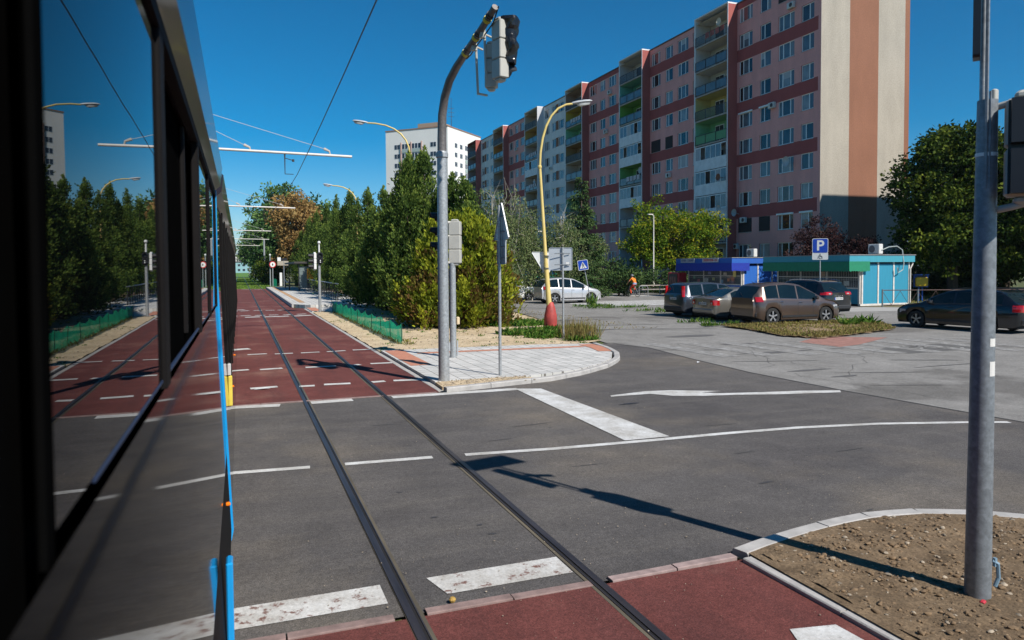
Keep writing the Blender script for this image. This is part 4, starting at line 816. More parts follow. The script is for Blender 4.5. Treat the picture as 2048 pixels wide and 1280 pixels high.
# ================================================================ SIGNAL MASTS, SIGNS AND LAMPS
m_beige = mat('signal_case_beige', (0.44, 0.425, 0.38), 0.5, var=.07); m_blk = mat('signal_black', (0.015, 0.015, 0.018), 0.4); m_bag = mat('black_plastic_bag', (0.012, 0.012, 0.013), 0.22, var=0, bump=1.0, bscale=9); m_tape = mat('yellow_tape', (0.62, 0.50, 0.05), .5); m_sgb = mat('sign_back', (0.42, 0.435, 0.45), 0.45, .4, var=.1, scale=2.5); m_signw = mat('sign_white', (0.72, 0.72, 0.70), .45, var=.04); m_signb = mat('sign_blue', (0.01, 0.06, 0.42), .4, var=.05); m_signr = mat('sign_red', (0.5, .02, .02), .4, var=.05); m_sticker = mat('sticker', (0.66, 0.65, 0.62), .6, var=.05)
def head(mb_parent, n, loc, rz, w=.30, h=.34, d=.16, visor=.24, bag=False, case=None, bar=None):
    """traffic light head facing local -Y: case, visors, lenses"""
    e = bpy.data.objects.new('signal_head', None); C.objects.link(e)
    c = MB()
    for i in range(n): c.rbox((0, .02, -(i+.5)*h), (w, d, h-.006), .018)
    c.rbox((0, .02, .02), (w*.6, d*.8, .06), .02); c.rbox((0, .02, -n*h-.02), (w*.6, d*.8, .06), .02)
    M = Matrix.Translation(loc) @ Matrix.Rotation(rz, 4, 'Z')
    def put(mb, nm, m, par, sm=False):
        mb.v = [tuple(M @ Vector(p)) for p in mb.v]; return mb.build(nm, m, parent=par, smooth=sm)
    o = put(c, 'signal_head', case or m_beige, mb_parent); C.objects.unlink(e); bpy.data.objects.remove(e)
    f = MB(); f.bb(-w*.46, w*.46, -d/2+.0, -d/2+.012, -n*h+.02, -.02)
    for i in range(n):
        z = -(i+.5)*h; R_ = w*.40; rings = []
        for yy, ang in ((-d/2, 0), (-d/2-visor, 0)):
            rings.append([(R_*math.cos(t), yy+ (0 if yy > -d/2-.01 else (.10 if math.sin(t) < -.3 else 0)), z+R_*math.sin(t)) for t in [math.pi*2*k/16 for k in range(16)]])
        f.loft(rings, False, False); f.lathe([(R_*.98, -d/2-.012), (R_*.5, -d/2-.02)], 14, (0, 0, z), 'Y')
    put(f, 'visor', m_blk, o); return o
# --- the tall curved mast on the corner
mp = thing('signal_mast', 'tall grey mast on the corner pavement, bent over, with bagged traffic lights', 'traffic light mast', (3.84, 14.19, 0.05))
dd = Vector((.33, -2.33, 0)).normalized()
MB().cyl((0, 0, -.05), (0, 0, 4.55), .112, .102, 20).build('pole', m_galv, parent=mp, smooth=True)
MB().lathe([(.10, 4.50), (.125, 4.52), (.125, 4.60), (.10, 4.64)], 20).build('collar', m_galv, parent=mp, smooth=30)
pts = [(0, 4.55), (0, 4.9), (.03, 5.36), (.16, 5.68), (.40, 5.95), (.75, 6.14), (1.1, 6.27), (1.55, 6.43), (2.0, 6.61), (2.36, 6.76)]
MB().tube([tuple(dd*a+Vector((0, 0, b_))) for a, b_ in pts], [.092, .09, .086, .082, .078, .074, .068, .064, .06, .058], 16).build('arm', m_galvt, parent=mp, smooth=True)
tp = MB()
for a, b_ in ((1.15, 6.29), (1.6, 6.45), (2.05, 6.635)):
    c_ = dd*a+Vector((0, 0, b_)); u_ = (dd+Vector((0, 0, .38))).normalized(); tp.cur = 1; tp.cyl(c_-u_*.03, c_+u_*.03, .077, .074, 12); tp.cur = 0
    for k in (.09, .14): tp.cyl(c_+u_*k, c_+u_*(k+.015), .075, .074, 10)
tp.tube([tuple(dd*a+Vector((.05, .02, b_-.05+.02*math.sin(a*19)))) for a, b_ in ((1.1, 6.24), (1.3, 6.3), (1.5, 6.38), (1.7, 6.42), (1.95, 6.53), (2.2, 6.62), (2.4, 6.8))], .012, 5)
tp.build('strap', [m_blk, m_tape], parent=mp)
for a0, dz in ((1.45, 6.29), (1.80, 6.42)):
    q = MB(); c0 = dd*a0
    q.tube([tuple(c0+Vector((.06, 0, dz+.18))), tuple(c0+Vector((.10, 0, dz-.82)))], .024, 8); q.tube([tuple(c0+Vector((.09, 0, dz-.80))), tuple(c0+Vector((.28, 0, dz-.82)))], .022, 8); q.tube([tuple(c0+Vector((.05, 0, dz+.05))), tuple(c0+Vector((.2, 0, dz+.0)))], .02, 6)
    q.box(tuple(c0+Vector((.03, 0, dz+.02))), (.1, .08, .1)); q.build('hanger', m_beige, parent=mp)
h1 = head(mp, 3, tuple(dd*2.16+Vector((.20, 0.0, 6.60))), R(105), w=.27, h=.335, d=.19, visor=.17)
h2 = head(mp, 3, tuple(dd*1.86+Vector((.20, .10, 6.30))), R(150), w=.22, h=.26, d=.15, visor=.12)
bg_ = MB(); rings = []; c_ = dd*2.16+Vector((.35, -.02, 0))
for j in range(15):
    z = 6.66-.80*j/14; w_ = .185+.03*math.sin(j*.9)+random.uniform(-.012, .012)
    rings.append([(c_.x+(.17-.004*j+.02*math.sin(j*1.7))*math.cos(t)+.02*math.sin(3*t+j), c_.y+w_*math.sin(t)+.012*math.sin(5*t+j*1.3), z) for t in [2*math.pi*k/18 for k in range(18)]])
bg_.loft(rings); bg_.build('plastic_bag', m_bag, parent=mp, smooth=25)
h3 = head(mp, 3, (.07, .32, 3.50), R(-92), w=.22, h=.30, d=.14, visor=.17); br = MB(); br.tube([(.02, .1, 3.48), (.02, .3, 3.48)], .02, 6); br.tube([(.02, .1, 2.62), (.02, .3, 2.62)], .02, 6); br.tube([(.02, .2, 3.3), (.02, .2, 2.6)], .02, 6); br.build('bracket', m_beige, parent=mp)
sg = MB(); sg.loft([[(x, .17+y, z) for y, z in ((-.0, 4.38), (.36, 3.95), (.36, 3.6), (0, 3.25), (-.03, 3.6), (-.03, 3.95))] for x in (.06, .075)]); sg.build('sign_plate', m_sgb, parent=mp)
MB().bb(.02, .09, .10, .2, 3.5, 3.54).build('bracket', m_galvd, parent=mp)
# --- signal post behind it
sp = thing('signal_post', 'shorter post behind the curved mast with a beige signal head seen from behind', 'traffic light', (5.05, 17.75, 0.06))
MB().cyl((0, 0, -.05), (0, 0, 2.45), .085, .08, 16).build('pole', m_galv, parent=sp, smooth=True)
head(sp, 3, (.08, 0, 3.47), R(150), w=.30, h=.355, d=.2)
q = MB(); q.tube([(-.22, -.05, 3.44), (.05, 0, 3.44)], .035, 8); q.tube([(-.22, -.05, 3.1), (-.24, -.05, 2.44)], .03, 8); q.tube([(-.24, -.05, 2.44), (.03, 0, 2.42)], .03, 8); q.tube([(-.22, -.05, 3.1), (0, 0, 3.1)], .025, 8); q.tube([(0, 0, 2.4), (0, 0, 2.5)], .06, 8)
q.build('bracket', m_beige, parent=sp)
q = MB(); q.rbox((.12, -.03, .95), (.08, .1, .2), .02); q.build('push_button_box', mat('button_cream', (.62, .48, .30), .5), parent=sp)
q = MB(); q.box((-.13, -.06, .3), (.06, .05, .22)); q.box((.1, -.05, .25), (.03, .03, .4)); q.build('cable_box', m_sgb, parent=sp)
# --- slim post with a triangle and a plate, seen edge-on from behind
ps = thing('sign_post', 'slim post at the kerb with a grey triangular sign back above a plate', 'road sign', (5.13, 14.42, .06))
MB().cyl((0, 0, -.05), (0, 0, 3.60), .033, .033, 12).build('pole', m_galv, parent=ps, smooth=True)
def plate(pts, nrm_rz, loc, m, par, nm='sign_plate', th=.006, rim=True):
    """flat sign with a folded rim; outline in local XZ, front faces local +Y... back -Y"""
    M = Matrix.Translation(loc) @ Matrix.Rotation(nrm_rz, 4, 'Z'); mb = MB(); n = len(pts); c = Vector((sum(p[0] for p in pts)/n, 0, sum(p[1] for p in pts)/n))
    mb.loft([[tuple(M @ Vector((x, yy, z))) for x, z in pts] for yy in (-th, th)])
    if rim:
        for a, b_ in zip(pts, pts[1:]+pts[:1]):
            A, B = Vector((a[0], 0, a[1])), Vector((b_[0], 0, b_[1])); ia, ib = A.lerp(c, .03), B.lerp(c, .03)
            mb.loft([[tuple(M @ (p+Vector((0, yy, 0)))) for p in (A, B, ib, ia)] for yy in (-.022, -.001)])
    return mb.build(nm, m, parent=par)
def rrect(w, h, r=.06, n=4):
    P = []
    for cx, cy, a0 in ((w/2-r, h/2-r, 0), (-w/2+r, h/2-r, 90), (-w/2+r, -h/2+r, 180), (w/2-r, -h/2+r, 270)):
        for k in range(n+1): a = R(a0+90*k/n); P.append((cx+r*math.cos(a), cy+r*math.sin(a)))
    return P
RZS = R(-89)
plate([(-.43, -.37), (-.40, -.41), (.40, -.41), (.43, -.37), (.03, .36), (-.03, .36)], RZS, (.05, -.02, 3.29), m_sgb, ps)
plate(rrect(.50, .52, .04), RZS, (.05, -.02, 2.62), m_sgb, ps)
q = MB()
for z in (3.05, 3.38, 2.74, 2.50):
    v1 = Vector((math.cos(RZS), math.sin(RZS), 0))*.2; MB().tube([tuple(Vector((.035, 0, z))-v1), tuple(Vector((.035, 0, z))+v1)], .012, 6).build('clamp', m_galvd, parent=ps)
# --- near mast on the right
pr = thing('signal_mast', 'near galvanised mast in the earth bed with black signals and a white camera', 'traffic light mast', (4.78, 3.53, 0.02))
MB().tube([(0, 0, -.05), (.01, 0, 1.2), (.015, 0, 2.6), (.02, 0, 3.45)], [.083, .076, .068, .062], 24).build('pole', m_galvd, parent=pr, smooth=True)
q = MB(); q.tube([(.0, .02, 3.3), (.0, .02, 4.35)], .022, 10); q.cur = 1; q.tube([(-.035, -.035, 2.85), (-.04, -.035, 4.6)], .012, 6); q.tube([(-.02, -.05, 2.85), (-.02, -.05, 3.5)], .008, 6); q.cur = 0; q.tube([(-.01, .02, 4.3), (-.01, .02, 5.1)], .02, 8); q.build('top_pipe', [m_galv, m_galvd], parent=pr, smooth=True)
q = MB()
for z in (3.08, 2.66): MB().lathe([(.067, z-.012), (.067, z+.012)], 20, (.016, 0, 0)).build('band', m_signw, parent=pr)
for z, zb in ((3.45, 3.40), (2.62, 2.70)):
    q = MB(); q.rbox((.075, -.01, z), (.045, .03, .16), .008); q.tube([(.06, -.02, zb), (.10, -.12, zb+.02), (.14, -.18, zb+.04)], .024, 10); q.build('bracket', m_beige, parent=pr)

e = MB()
hN = head(pr, 2, (.14, -.20, 3.44), R(-50), w=.26, h=.33, d=.14, visor=.0, case=m_beige)
q = MB(); M = Matrix.Translation((.14, -.20, 3.44)) @ Matrix.Rotation(R(-50), 4, 'Z')
for i in range(2): 
    mm = MB(); mm.bb(-.108, .108, -.15, -.062, -(i+.5)*.33-.145, -(i+.5)*.33+.145); q.v += [tuple(M @ Vector(p)) for p in mm.v]; q.f += [tuple(k+8*i for k in f) for f in mm.f]; q.m += mm.m
q.build('visor', m_blk, parent=pr)
q = MB(); q.rbox((.01, 0, 4.22), (.09, .09, .12), .03); q.tube([(.02, 0, 4.2), (.07, -.03, 4.16), (.10, -.05, 4.2)], .026, 10); q.cur = 0; q.tube([(.08, -.04, 4.215), (.23, -.12, 4.235)], [.038, .042], 14); q.cur = 1; q.tube([(.228, -.119, 4.235), (.233, -.122, 4.236)], .036, 14); q.build('camera', [m_signw, m_blk], parent=pr, smooth=40)
VD = math.atan2(3.5, 4.75)
plate(rrect(.14, .9, .02), VD, (-.12, -.02, 4.16), m_blk, pr, rim=False, th=.022)
plate(rrect(.75, .42, .03), R(12), (0, .05, 4.87), m_sgb, pr)
q = MB(); q.rbox((.0, 0, 0), (.03, .006, .09), .002)
for z, s_ in ((1.80, .055), (1.62, .10)):
    s2 = MB(); rr = .0735 if z > 1.7 else .0745
    a0 = math.atan2(-3.5, -4.75)+.62; s2.loft([[(.012+rr*math.cos(a0+t), rr*math.sin(a0+t), zz) for t in (0, .25, .5, .7)] for zz in (z-s_/2, z+s_/2)], False, False, closed=False); s2.build('sticker', m_sticker, parent=pr)
q = MB(); a0 = math.atan2(-3.5, -4.75)+.35
q.loft([[(.010+.0775*math.cos(a0+t), .0775*math.sin(a0+t), zz) for t in (0, .3, .6, .9)] for zz in (.62, 1.12)], False, False, closed=False); q.build('access_door', m_galvd, parent=pr)
q = MB(); q.tube([(.07, -.05, .28), (.10, -.07, .26), (.11, -.07, .16), (.09, -.06, .10)], .014, 8); q.box((.085, -.06, .27), (.02, .02, .06)); q.build('cable_clip', mat('clip_blue_grey', (.18, .28, .36), .5), parent=pr)
tag(MB().rbox((4.70, 3.43, .055), (.05, .03, .02), .006, .4).build('litter', mat('litter_red', (.5, .03, .05), .6)), 'crumpled red scrap lying at the foot of the near mast', 'litter')
for x, y, c in ((gp(524, 779)[0], gp(524, 779)[1], (.62, .62, .62)), (gp(424, 785)[0], gp(424, 785)[1], (.7, .7, .7)), (gp(905, 1207)[0], gp(905, 1207)[1], (.40, .25, .06)), (gp(1397, 726)[0], gp(1397, 726)[1], (.7, .7, .7))):
    m = MB(); s_ = .03 if c[0] < .5 else (.16 if x < 3 else .05)
    m.add([(x-s_, y-.03, .012), (x+s_*.4, y-.05*s_/.1, .03), (x+s_, y+.01, .015), (x+.2*s_, y+.06, .04), (x-.5*s_, y+.04, .02)], [(0, 1, 4), (1, 2, 3), (1, 3, 4)])
    if c[0] < .5: m = MB().lathe([(.0, 0), (.02, .004), (.026, .02), (.015, .034), (0, .036)], 8, (x, y, .01))
    tag(m.build('litter', mat('litter_%.2f' % c[2], c, .8)), {.62: 'crumpled white paper on the red surface beside the left rail', .06: 'small yellowish stone on the asphalt by the near kerb'}.get(c[2], 'white scrap of paper on the dark asphalt of the side road' if x > 3 else 'pale scrap lying by the blue tram joint on the red surface'), 'litter' if c[0] > .5 else 'stone')
# --- back of a square sign on a slim post, by the lamp
p2 = thing('sign_post', 'slim post in the weeds with a square grey sign back beside the yellow lamp', 'road sign', (*gp(1127, 680), 0))
MB().cyl((0, 0, 0), (-.02, 0, 3.0), .033, .033, 12).build('pole', m_galv, parent=p2, smooth=True)
vz = math.atan2(-at(1122, 1)[0], at(1122, 1)[1])
plate(rrect(.76, .74, .05), vz, (-.06, .07, 2.62), mat('sign_back_pale', (.46, .49, .52), .5, .3, var=.08, scale=2), p2)
q = MB()
for z in (2.80, 2.44): q.tube([(-.30, .02, z), (.20, -.10, z)], .014, 6)
q.cur = 1; q.box((.12, -.075, 2.48), (.1, .01, .08), rz=vz); q.build('clamp', [m_galvd, m_sticker], parent=p2)
# --- lamps with concrete-yellow poles
m_ly = mat('yellow_lamp_paint', (0.66, 0.50, 0.17), 0.5, var=.14, scale=2.5); m_lr = mat('red_base_paint', (0.40, 0.055, 0.045), 0.6, var=.35, scale=3.5); m_lh = mat('lamp_shell', (0.42, 0.44, 0.46), .4); m_lg = mat('lamp_lens', (0.55, 0.56, 0.55), .2)
def lamp(label, loc, H, arm_len, arm_az, rise=1.9, base=False, head_s=.9, lean=(0, 0), pc=None):
    t = thing('street_lamp', label, 'street lamp', loc, group=None); pc = pc or m_ly
    u_ = Vector((math.sin(R(arm_az)), math.cos(R(arm_az)), 0)); L0 = Vector((lean[0], lean[1], 0))
    MB().tube([(0, 0, .2), tuple(L0*.4+Vector((0, 0, H*.38))), tuple(L0*.44+Vector((0, 0, H*.42))), tuple(L0+Vector((0, 0, H)))], [.11, .085, .068, .052], 14).build('pole', pc, parent=t, smooth=True)
    MB().lathe([(.06, H-.06), (.075, H-.03), (.075, H+.03), (.05, H+.06)], 14, tuple(L0)).build('collar', pc, parent=t)
    P = [L0+Vector((0, 0, H))]
    for f in (.15, .3, .45, .6, .75, .9, 1.0): 
        a = R(90)*min(1, f*1.15); P.append(L0+u_*(arm_len*(f**2.0))+Vector((0, 0, H+rise*math.sin(R(90)*f))))
    MB().tube([tuple(p) for p in P], [.046]*4+[.040]*4, 12).build('arm', pc, parent=t, smooth=True)
    hd = MB(); e_ = P[-1]; rings = []; w_ = Vector((-u_.y, u_.x, 0))
    for f, r1, r2 in ((-.05, .05, .05), (.05, .09, .08), (.25, .15, .10), (.6, .19, .11), (.85, .15, .09), (.98, .05, .04)):
        c_ = e_+u_*(f*head_s)+Vector((0, 0, .02+.10*f)); rings.append([tuple(c_+w_*(r1*head_s*math.cos(k))+Vector((0, 0, r2*head_s*math.sin(k)*(1 if math.sin(k) > 0 else .55)))) for k in [2*math.pi*j/14 for j in range(14)]])
    h_ = hd.loft(rings).build('lamp_head', m_lh, parent=t, smooth=40)
    ln = MB(); c_ = e_+u_*(.55*head_s)+Vector((0, 0, .02)); ln.loft([[tuple(c_+u_*(.36*head_s*math.cos(k)*s)+w_*(.14*head_s*math.sin(k)*s)+Vector((0, 0, zz+.03*math.cos(k)))) for k in [2*math.pi*j/14 for j in range(14)]] for s, zz in ((1, 0), (.8, -.07), (.3, -.09))]); ln.build('lamp_lens', m_lg, parent=h_, smooth=True)
    if base: MB().lathe([(.12, 0), (.20, .05), (.245, .25), (.235, .55), (.17, .85), (.11, 1.02), (.09, 1.05)], 18).build('base_sleeve', m_lr, parent=t, smooth=True)
    return t
L1 = lamp('tall yellow street lamp with a peeling red bulbous base, in the weeds at the corner', (10.9, 24.95, 0), 6.1, 1.25, 105, rise=2.35, head_s=.75, base=True, lean=(-.36, .12))
vt = math.atan2(-at(1085, 1)[0], at(1085, 1)[1])
plate([(-.55, .40), (-.52, .44), (.52, .44), (.55, .40), (.03, -.47), (-.03, -.47)], vt, (-.1, .14, 2.50), m_signw, L1)
q = MB(); q.cyl((-.12, .03, 2.78), (-.12, .03, 2.80), .12, .12, 12); q.cyl((-.14, .03, 2.32), (-.14, .03, 2.34), .12, .12, 12); q.build('clamps', m_galvd, parent=L1)
p_ = at(822, 40); lamp('yellow street lamp rising behind the highest juniper, arm towards the tramway', (p_[0], p_[1], 0), 8.6, 2.3, -72, rise=1.7, head_s=.8)
p_ = at(716, 54); lamp('yellow street lamp above the farther junipers, arm towards the tramway', (p_[0], p_[1], 0), 7.0, 1.8, -72, rise=1.5, head_s=.7)
def thin_lamp(label, loc, H, az):
    t = thing('street_lamp', label, 'street lamp', loc); u_ = Vector((math.sin(R(az)), math.cos(R(az)), 0))
    MB().tube([(0, 0, 0), (0, 0, 1.2), (0, 0, 1.25), (0, 0, H)], [.09, .085, .055, .045], 10).build('pole', m_pw, parent=t, smooth=True)
    q = MB(); q.tube([(0, 0, H), tuple(u_*.18+Vector((0, 0, H+.08)))], .035, 8); a = MB(); q.box(tuple(u_*.38+Vector((0, 0, H+.12))), (.22, .52, .08), rz=-R(az)); q.build('lamp_head', m_pw, parent=t)
thin_lamp('slim white street lamp on the grass beyond the crossing cyclist', (35.4, 57.5, 0), 7.0, -95)
p_ = at(1090, 56); thin_lamp('slim lamp mostly hidden behind the yellow lamp pole', (p_[0], p_[1], 0), 5.0, -95)
# --- pedestrian crossing sign, leaning
px_ = thing('crossing_sign', 'leaning blue pedestrian crossing sign on a thin post by the white zebra', 'road sign', (*gp(1183, 611), 0))
ln_ = Vector((-.62, -.1, 2.75))
MB().cyl((0, 0, 0), tuple(ln_), .03, .03, 10).build('pole', m_galv, parent=px_, smooth=True)
vz = math.atan2(-at(1175, 1)[0], at(1175, 1)[1]); fn = Vector((math.sin(vz)*1, -math.cos(vz), 0)); tilt = R(-12)
def flat(mb, pts, c, vz, y, tilt=0.0, s=1.0):
    """polygon in a sign's own plane, facing the camera side, y = distance in front of the plate"""
    t = tessellate_polygon([[Vector((p[0], p[1], 0)) for p in pts]]); out = []
    for x, z in pts:
        x, z = x*s, z*s; x2, z2 = x*math.cos(tilt)-z*math.sin(tilt), x*math.sin(tilt)+z*math.cos(tilt)
        out.append((c[0]+x2*math.cos(vz)+y*math.sin(vz), c[1]+x2*math.sin(vz)-y*math.cos(vz), c[2]+z2))
    mb.add(out, [tuple(a) for a in t]); return mb
cS = tuple(ln_+Vector((0, 0, -.27))); tl = R(8)
q = MB(); q.cur = 0
def slab(pts, c, vz, tilt, m, par, nm, y0=.04, th=.02):
    mb = MB(); A = MB(); flat(A, pts, c, vz, y0, tilt); B = MB(); flat(B, pts, c, vz, y0-th, tilt); n = len(pts)
    mb.add(A.v+B.v, A.f+[tuple(reversed([i+n for i in f])) for f in A.f]+[(i, (i+1) % n, n+(i+1) % n, n+i) for i in range(n)]); return mb.build(nm, m, parent=par)
slab(rrect(.62, .62, .06), cS, vz, tl, m_signw, px_, 'sign_plate')
flat(MB(), rrect(.57, .57, .05), cS, vz, .043, tl).build('sign_face', m_signb, parent=px_)
flat(MB(), [(-.22, -.2), (.22, -.2), (0, .21)], cS, vz, .046, tl).build('white_triangle', m_signw, parent=px_)
ped = MB()
for P in ([(-.02, .13), (.02, .13), (.028, .10), (.02, .07), (-.02, .07), (-.028, .10)], [(-.03, .065), (.03, .065), (.035, -.04), (-.03, -.04)], [(-.03, -.03), (.005, -.03), (-.05, -.17), (-.085, -.17)], [(0, -.03), (.035, -.03), (.085, -.17), (.05, -.17)], [(-.03, .06), (-.01, .04), (-.07, -.03), (-.085, -.02)], [(.02, .055), (.03, .03), (.075, -.02), (.085, -.005)]): flat(ped, P, cS, vz, .049, tl)
ped.build('walking_figure', m_blk, parent=px_)
# --- parking sign
pk = at(1640, 37.0); sP = thing('parking_sign', 'blue parking sign with a wheelchair plate on a thin post behind the brown car', 'road sign', (pk[0], pk[1], 0))
MB().cyl((0, 0, 0), (0, 0, 3.75), .03, .03, 10).build('pole', m_galv, parent=sP, smooth=True)
vz = math.atan2(-pk[0], pk[1]); c1 = (0, 0, 3.37); c2 = (0, 0, 2.84)
slab(rrect(.75, .75, .07), c1, vz, 0, m_signw, sP, 'sign_plate'); flat(MB(), rrect(.70, .70, .06), c1, vz, .043).build('sign_face', m_signb, parent=sP)
text_mesh('letter_p', 'P', .72, m_signw, sP, (c1[0]+.046*math.sin(vz), c1[1]-.046*math.cos(vz), c1[2]-.01), (R(90), 0, vz), .001, .015)
slab(rrect(.75, .36, .05), c2, vz, 0, m_signw, sP, 'lower_plate')
q = MB(); flat(q, [(.085*math.cos(t)+.02, .085*math.sin(t)-.05) for t in [k*math.pi/8 for k in range(-10, 4)]]+[(.065*math.cos(t)+.02, .065*math.sin(t)-.05) for t in [k*math.pi/8 for k in range(3, -11, -1)]], c2, vz, .0465)
for P in ([(-.02, .13), (.02, .13), (.02, .09), (-.02, .09)], [(-.02, .08), (.015, .08), (.02, -.03), (-.01, -.03)], [(-.01, -.01), (.08, -.01), (.12, -.12), (.10, -.12), (.065, -.03), (-.01, -.03)], [(-.02, .07), (-.02, .05), (-.09, 0), (-.1, .015)], [(-.09, 0), (-.075, 0), (-.10, -.12), (-.12, -.12)]): flat(q, P, c2, vz, .046)
q.build('wheelchair_symbol', m_blk, parent=sP)
# --- signal post at the platform, stop furniture
ft = thing('signal_post', 'far signal post at the platform start with white camera and tram signal', 'traffic light', (4.0, 40.1, 0.04))
MB().cyl((0, 0, 0), (0, 0, 2.9), .075, .07, 12).build('pole', m_galv, parent=ft, smooth=True)
q = MB(); q.cyl((0, 0, 2.9), (0, 0, 3.65), .045, .04, 10); q.rbox((0, -.02, 3.72), (.14, .16, .16), .04); q.build('camera', m_signw, parent=ft)
head(ft, 2, (.03, -.12, 3.15), 0, w=.30, h=.28, d=.12, visor=.12, case=m_blk); head(ft, 3, (-.26, .0, 3.15), R(-80), w=.28, h=.29, d=.14, visor=.26, case=m_signw)
q = MB(); [q.lathe([(.03, -.33), (.03, -.335)], 8, (.03, 0, z), 'Y') for z in (2.76, 2.67)]; q.build('lit_dot', m_signw, parent=ft)
ft2 = thing('signal_post', 'farther signal post beside the round sign, beyond the platform', 'traffic light', (*gp(541, 574.5), 0))
MB().cyl((0, 0, 0), (0, 0, 4.2), .08, .06, 10).build('pole', m_galv, parent=ft2); head(ft2, 2, (0, -.1, 3.4), 0, w=.3, h=.36, d=.16, visor=.1, case=m_blk); q = MB(); q.rbox((0, 0, 4.2), (.2, .2, .25), .05); q.build('camera', m_signw, parent=ft2)
rs = thing('round_sign', 'round white sign with a red rim on a post beyond the platform', 'road sign', (*gp(546, 574.5), 0))
MB().cyl((0, 0, 0), (0, 0, 2.9), .06, .06, 8).build('pole', m_galv, parent=rs)
MB().lathe([(.42, -.08), (.42, -.1)], 24, (0, 0, 2.95), 'Y').build('rim', m_signr, parent=rs); MB().lathe([(.32, -.101), (.32, -.105)], 24, (0, 0, 2.95), 'Y').build('sign_face', m_signw, parent=rs); q = MB(); flat(q, [(-.05, -.15), (.05, -.15), (.09, .0), (.04, .14), (-.06, .12), (-.08, 0)], (0, -.11, 2.95), 0, 0); q.build('dark_symbol', m_blk, parent=rs)
rl = thing('platform_railing', 'black railing with a grey handrail along the back of the tram platform', 'railing', (6.15, 49.8, .2))
q = MB(); n = 20; Lr = 23
for k in range(n+1): q.bb(-.03, .03, Lr*k/n-.045, Lr*k/n+.045, 0, 1.12)
q.build('post', m_blk, parent=rl)['kind'] = 'stuff'; q = MB(); q.rbox((0, Lr/2, 1.14), (.10, Lr+.2, .07), .02); q.rbox((0, Lr/2, .12), (.05, Lr, .05), .01); q.build('handrail', mat('handrail_grey', (.30, .31, .32), .5), parent=rl)
sh = thing('tram_shelter', 'dark framed glass tram shelter on the platform under the junipers', 'shelter', (6.2, 73, .2))
q = MB()
for y in range(9): q.bb(1.05, 1.13, y*1.9-.05, y*1.9+.05, 0, 2.7)
for y in (0, 3.8, 7.6, 11.4, 15.2): q.bb(-.9, -.8, y-.05, y+.05, 0, 2.7) if y in (0, 15.2) else None
q.bb(1.06, 1.12, 0, 15.2, .1, .2); q.build('frame', m_blk, parent=sh)
MB().bb(-1.3, 1.3, -.4, 15.6, 2.68, 2.86).build('roof', mat('shelter_roof', (.05, .045, .04), .6), parent=sh)
q = MB(); q.bb(1.08, 1.10, 0, 15.2, .25, 2.5); q.bb(-.8, 1.05, -.012, .012, .3, 2.4); q.build('glass_wall', mat('shelter_glass', (.16, .2, .2), .08, var=.3), parent=sh)
MB().bb(-.1, .55, -.08, -.03, 1.05, 2.2).build('timetable_board', mat('orange_board', (.80, .30, .02), .6), parent=sh)
q = MB(); q.tube([(-1.5, 4+.9*k, 1.0-.28*math.sin(math.pi*k/8)) for k in range(9)], .05, 6); q.build('chain', m_pw, parent=sh)
MB().bb(-1.56, -1.44, 3.8, 4.0, 0, 1.1).build('chain_post', m_blk, parent=sh); MB().bb(-1.56, -1.44, 11.1, 11.3, 0, 1.1).build('chain_post', m_blk, parent=sh)
sn = thing('stop_sign_board', 'stop name board on a grey post at the far end of the platform', 'stop sign', (*gp(565, 576), .2))
MB().cyl((.2, 0, 0), (.2, 0, 3.2), .07, .07, 8).build('pole', m_galvd, parent=sn); q = MB(); q.bb(-.55, .75, -.06, .06, 2.6, 3.15); q.cur = 1; q.bb(-.55, -.15, -.07, .05, 3.15, 3.6); q.cur = 2; q.bb(-.1, .6, -.07, .05, 3.2, 3.5); q.build('board', [mat('board_tan', (.35, .31, .24), .7), m_signw, m_blk], parent=sn)
wp = thing('info_pillar', 'white pillar with a dark stripe below the stop name board', 'pillar', (*gp(562, 576), .2)); MB().rbox((0, 0, .85), (.3, .3, 1.7), .04).build('body', m_signw, parent=wp); MB().bb(-.16, -.15, -.15, .15, .1, 1.6).build('stripe', m_galvt, parent=wp)
# green mesh fences
m_net = None
def net_mat():
    m, nt, b = _new('green_netting'); b.inputs['Roughness'].default_value = .8; b.inputs['Base Color'].default_value = (0.02, 0.42, 0.24, 1)
    tr = nt.nodes.new('ShaderNodeBsdfTransparent'); mx = nt.nodes.new('ShaderNodeMixShader'); tl_ = nt.nodes.new('ShaderNodeBsdfTranslucent'); tl_.inputs[0].default_value = (0.02, .42, .24, 1)
    f = _ramp(nt, _noise(nt, 2.5, 3, .6).outputs[0], [(0.3, (.62,)*3), (0.7, (.95,)*3)]).outputs[0]; nt.links.new(f, mx.inputs[0])
    mx2 = nt.nodes.new('ShaderNodeMixShader'); mx2.inputs[0].default_value = .75; nt.links.new(b.outputs[0], mx2.inputs[1]); nt.links.new(tl_.outputs[0], mx2.inputs[2])
    nt.links.new(tr.outputs[0], mx.inputs[1]); nt.links.new(mx2.outputs[0], mx.inputs[2]); nt.links.new(mx.outputs[0], nt.nodes['Material Output'].inputs[0]); return m
m_net = net_mat(); m_stake = mat('green_stake', (0.01, 0.05, 0.035), .7)
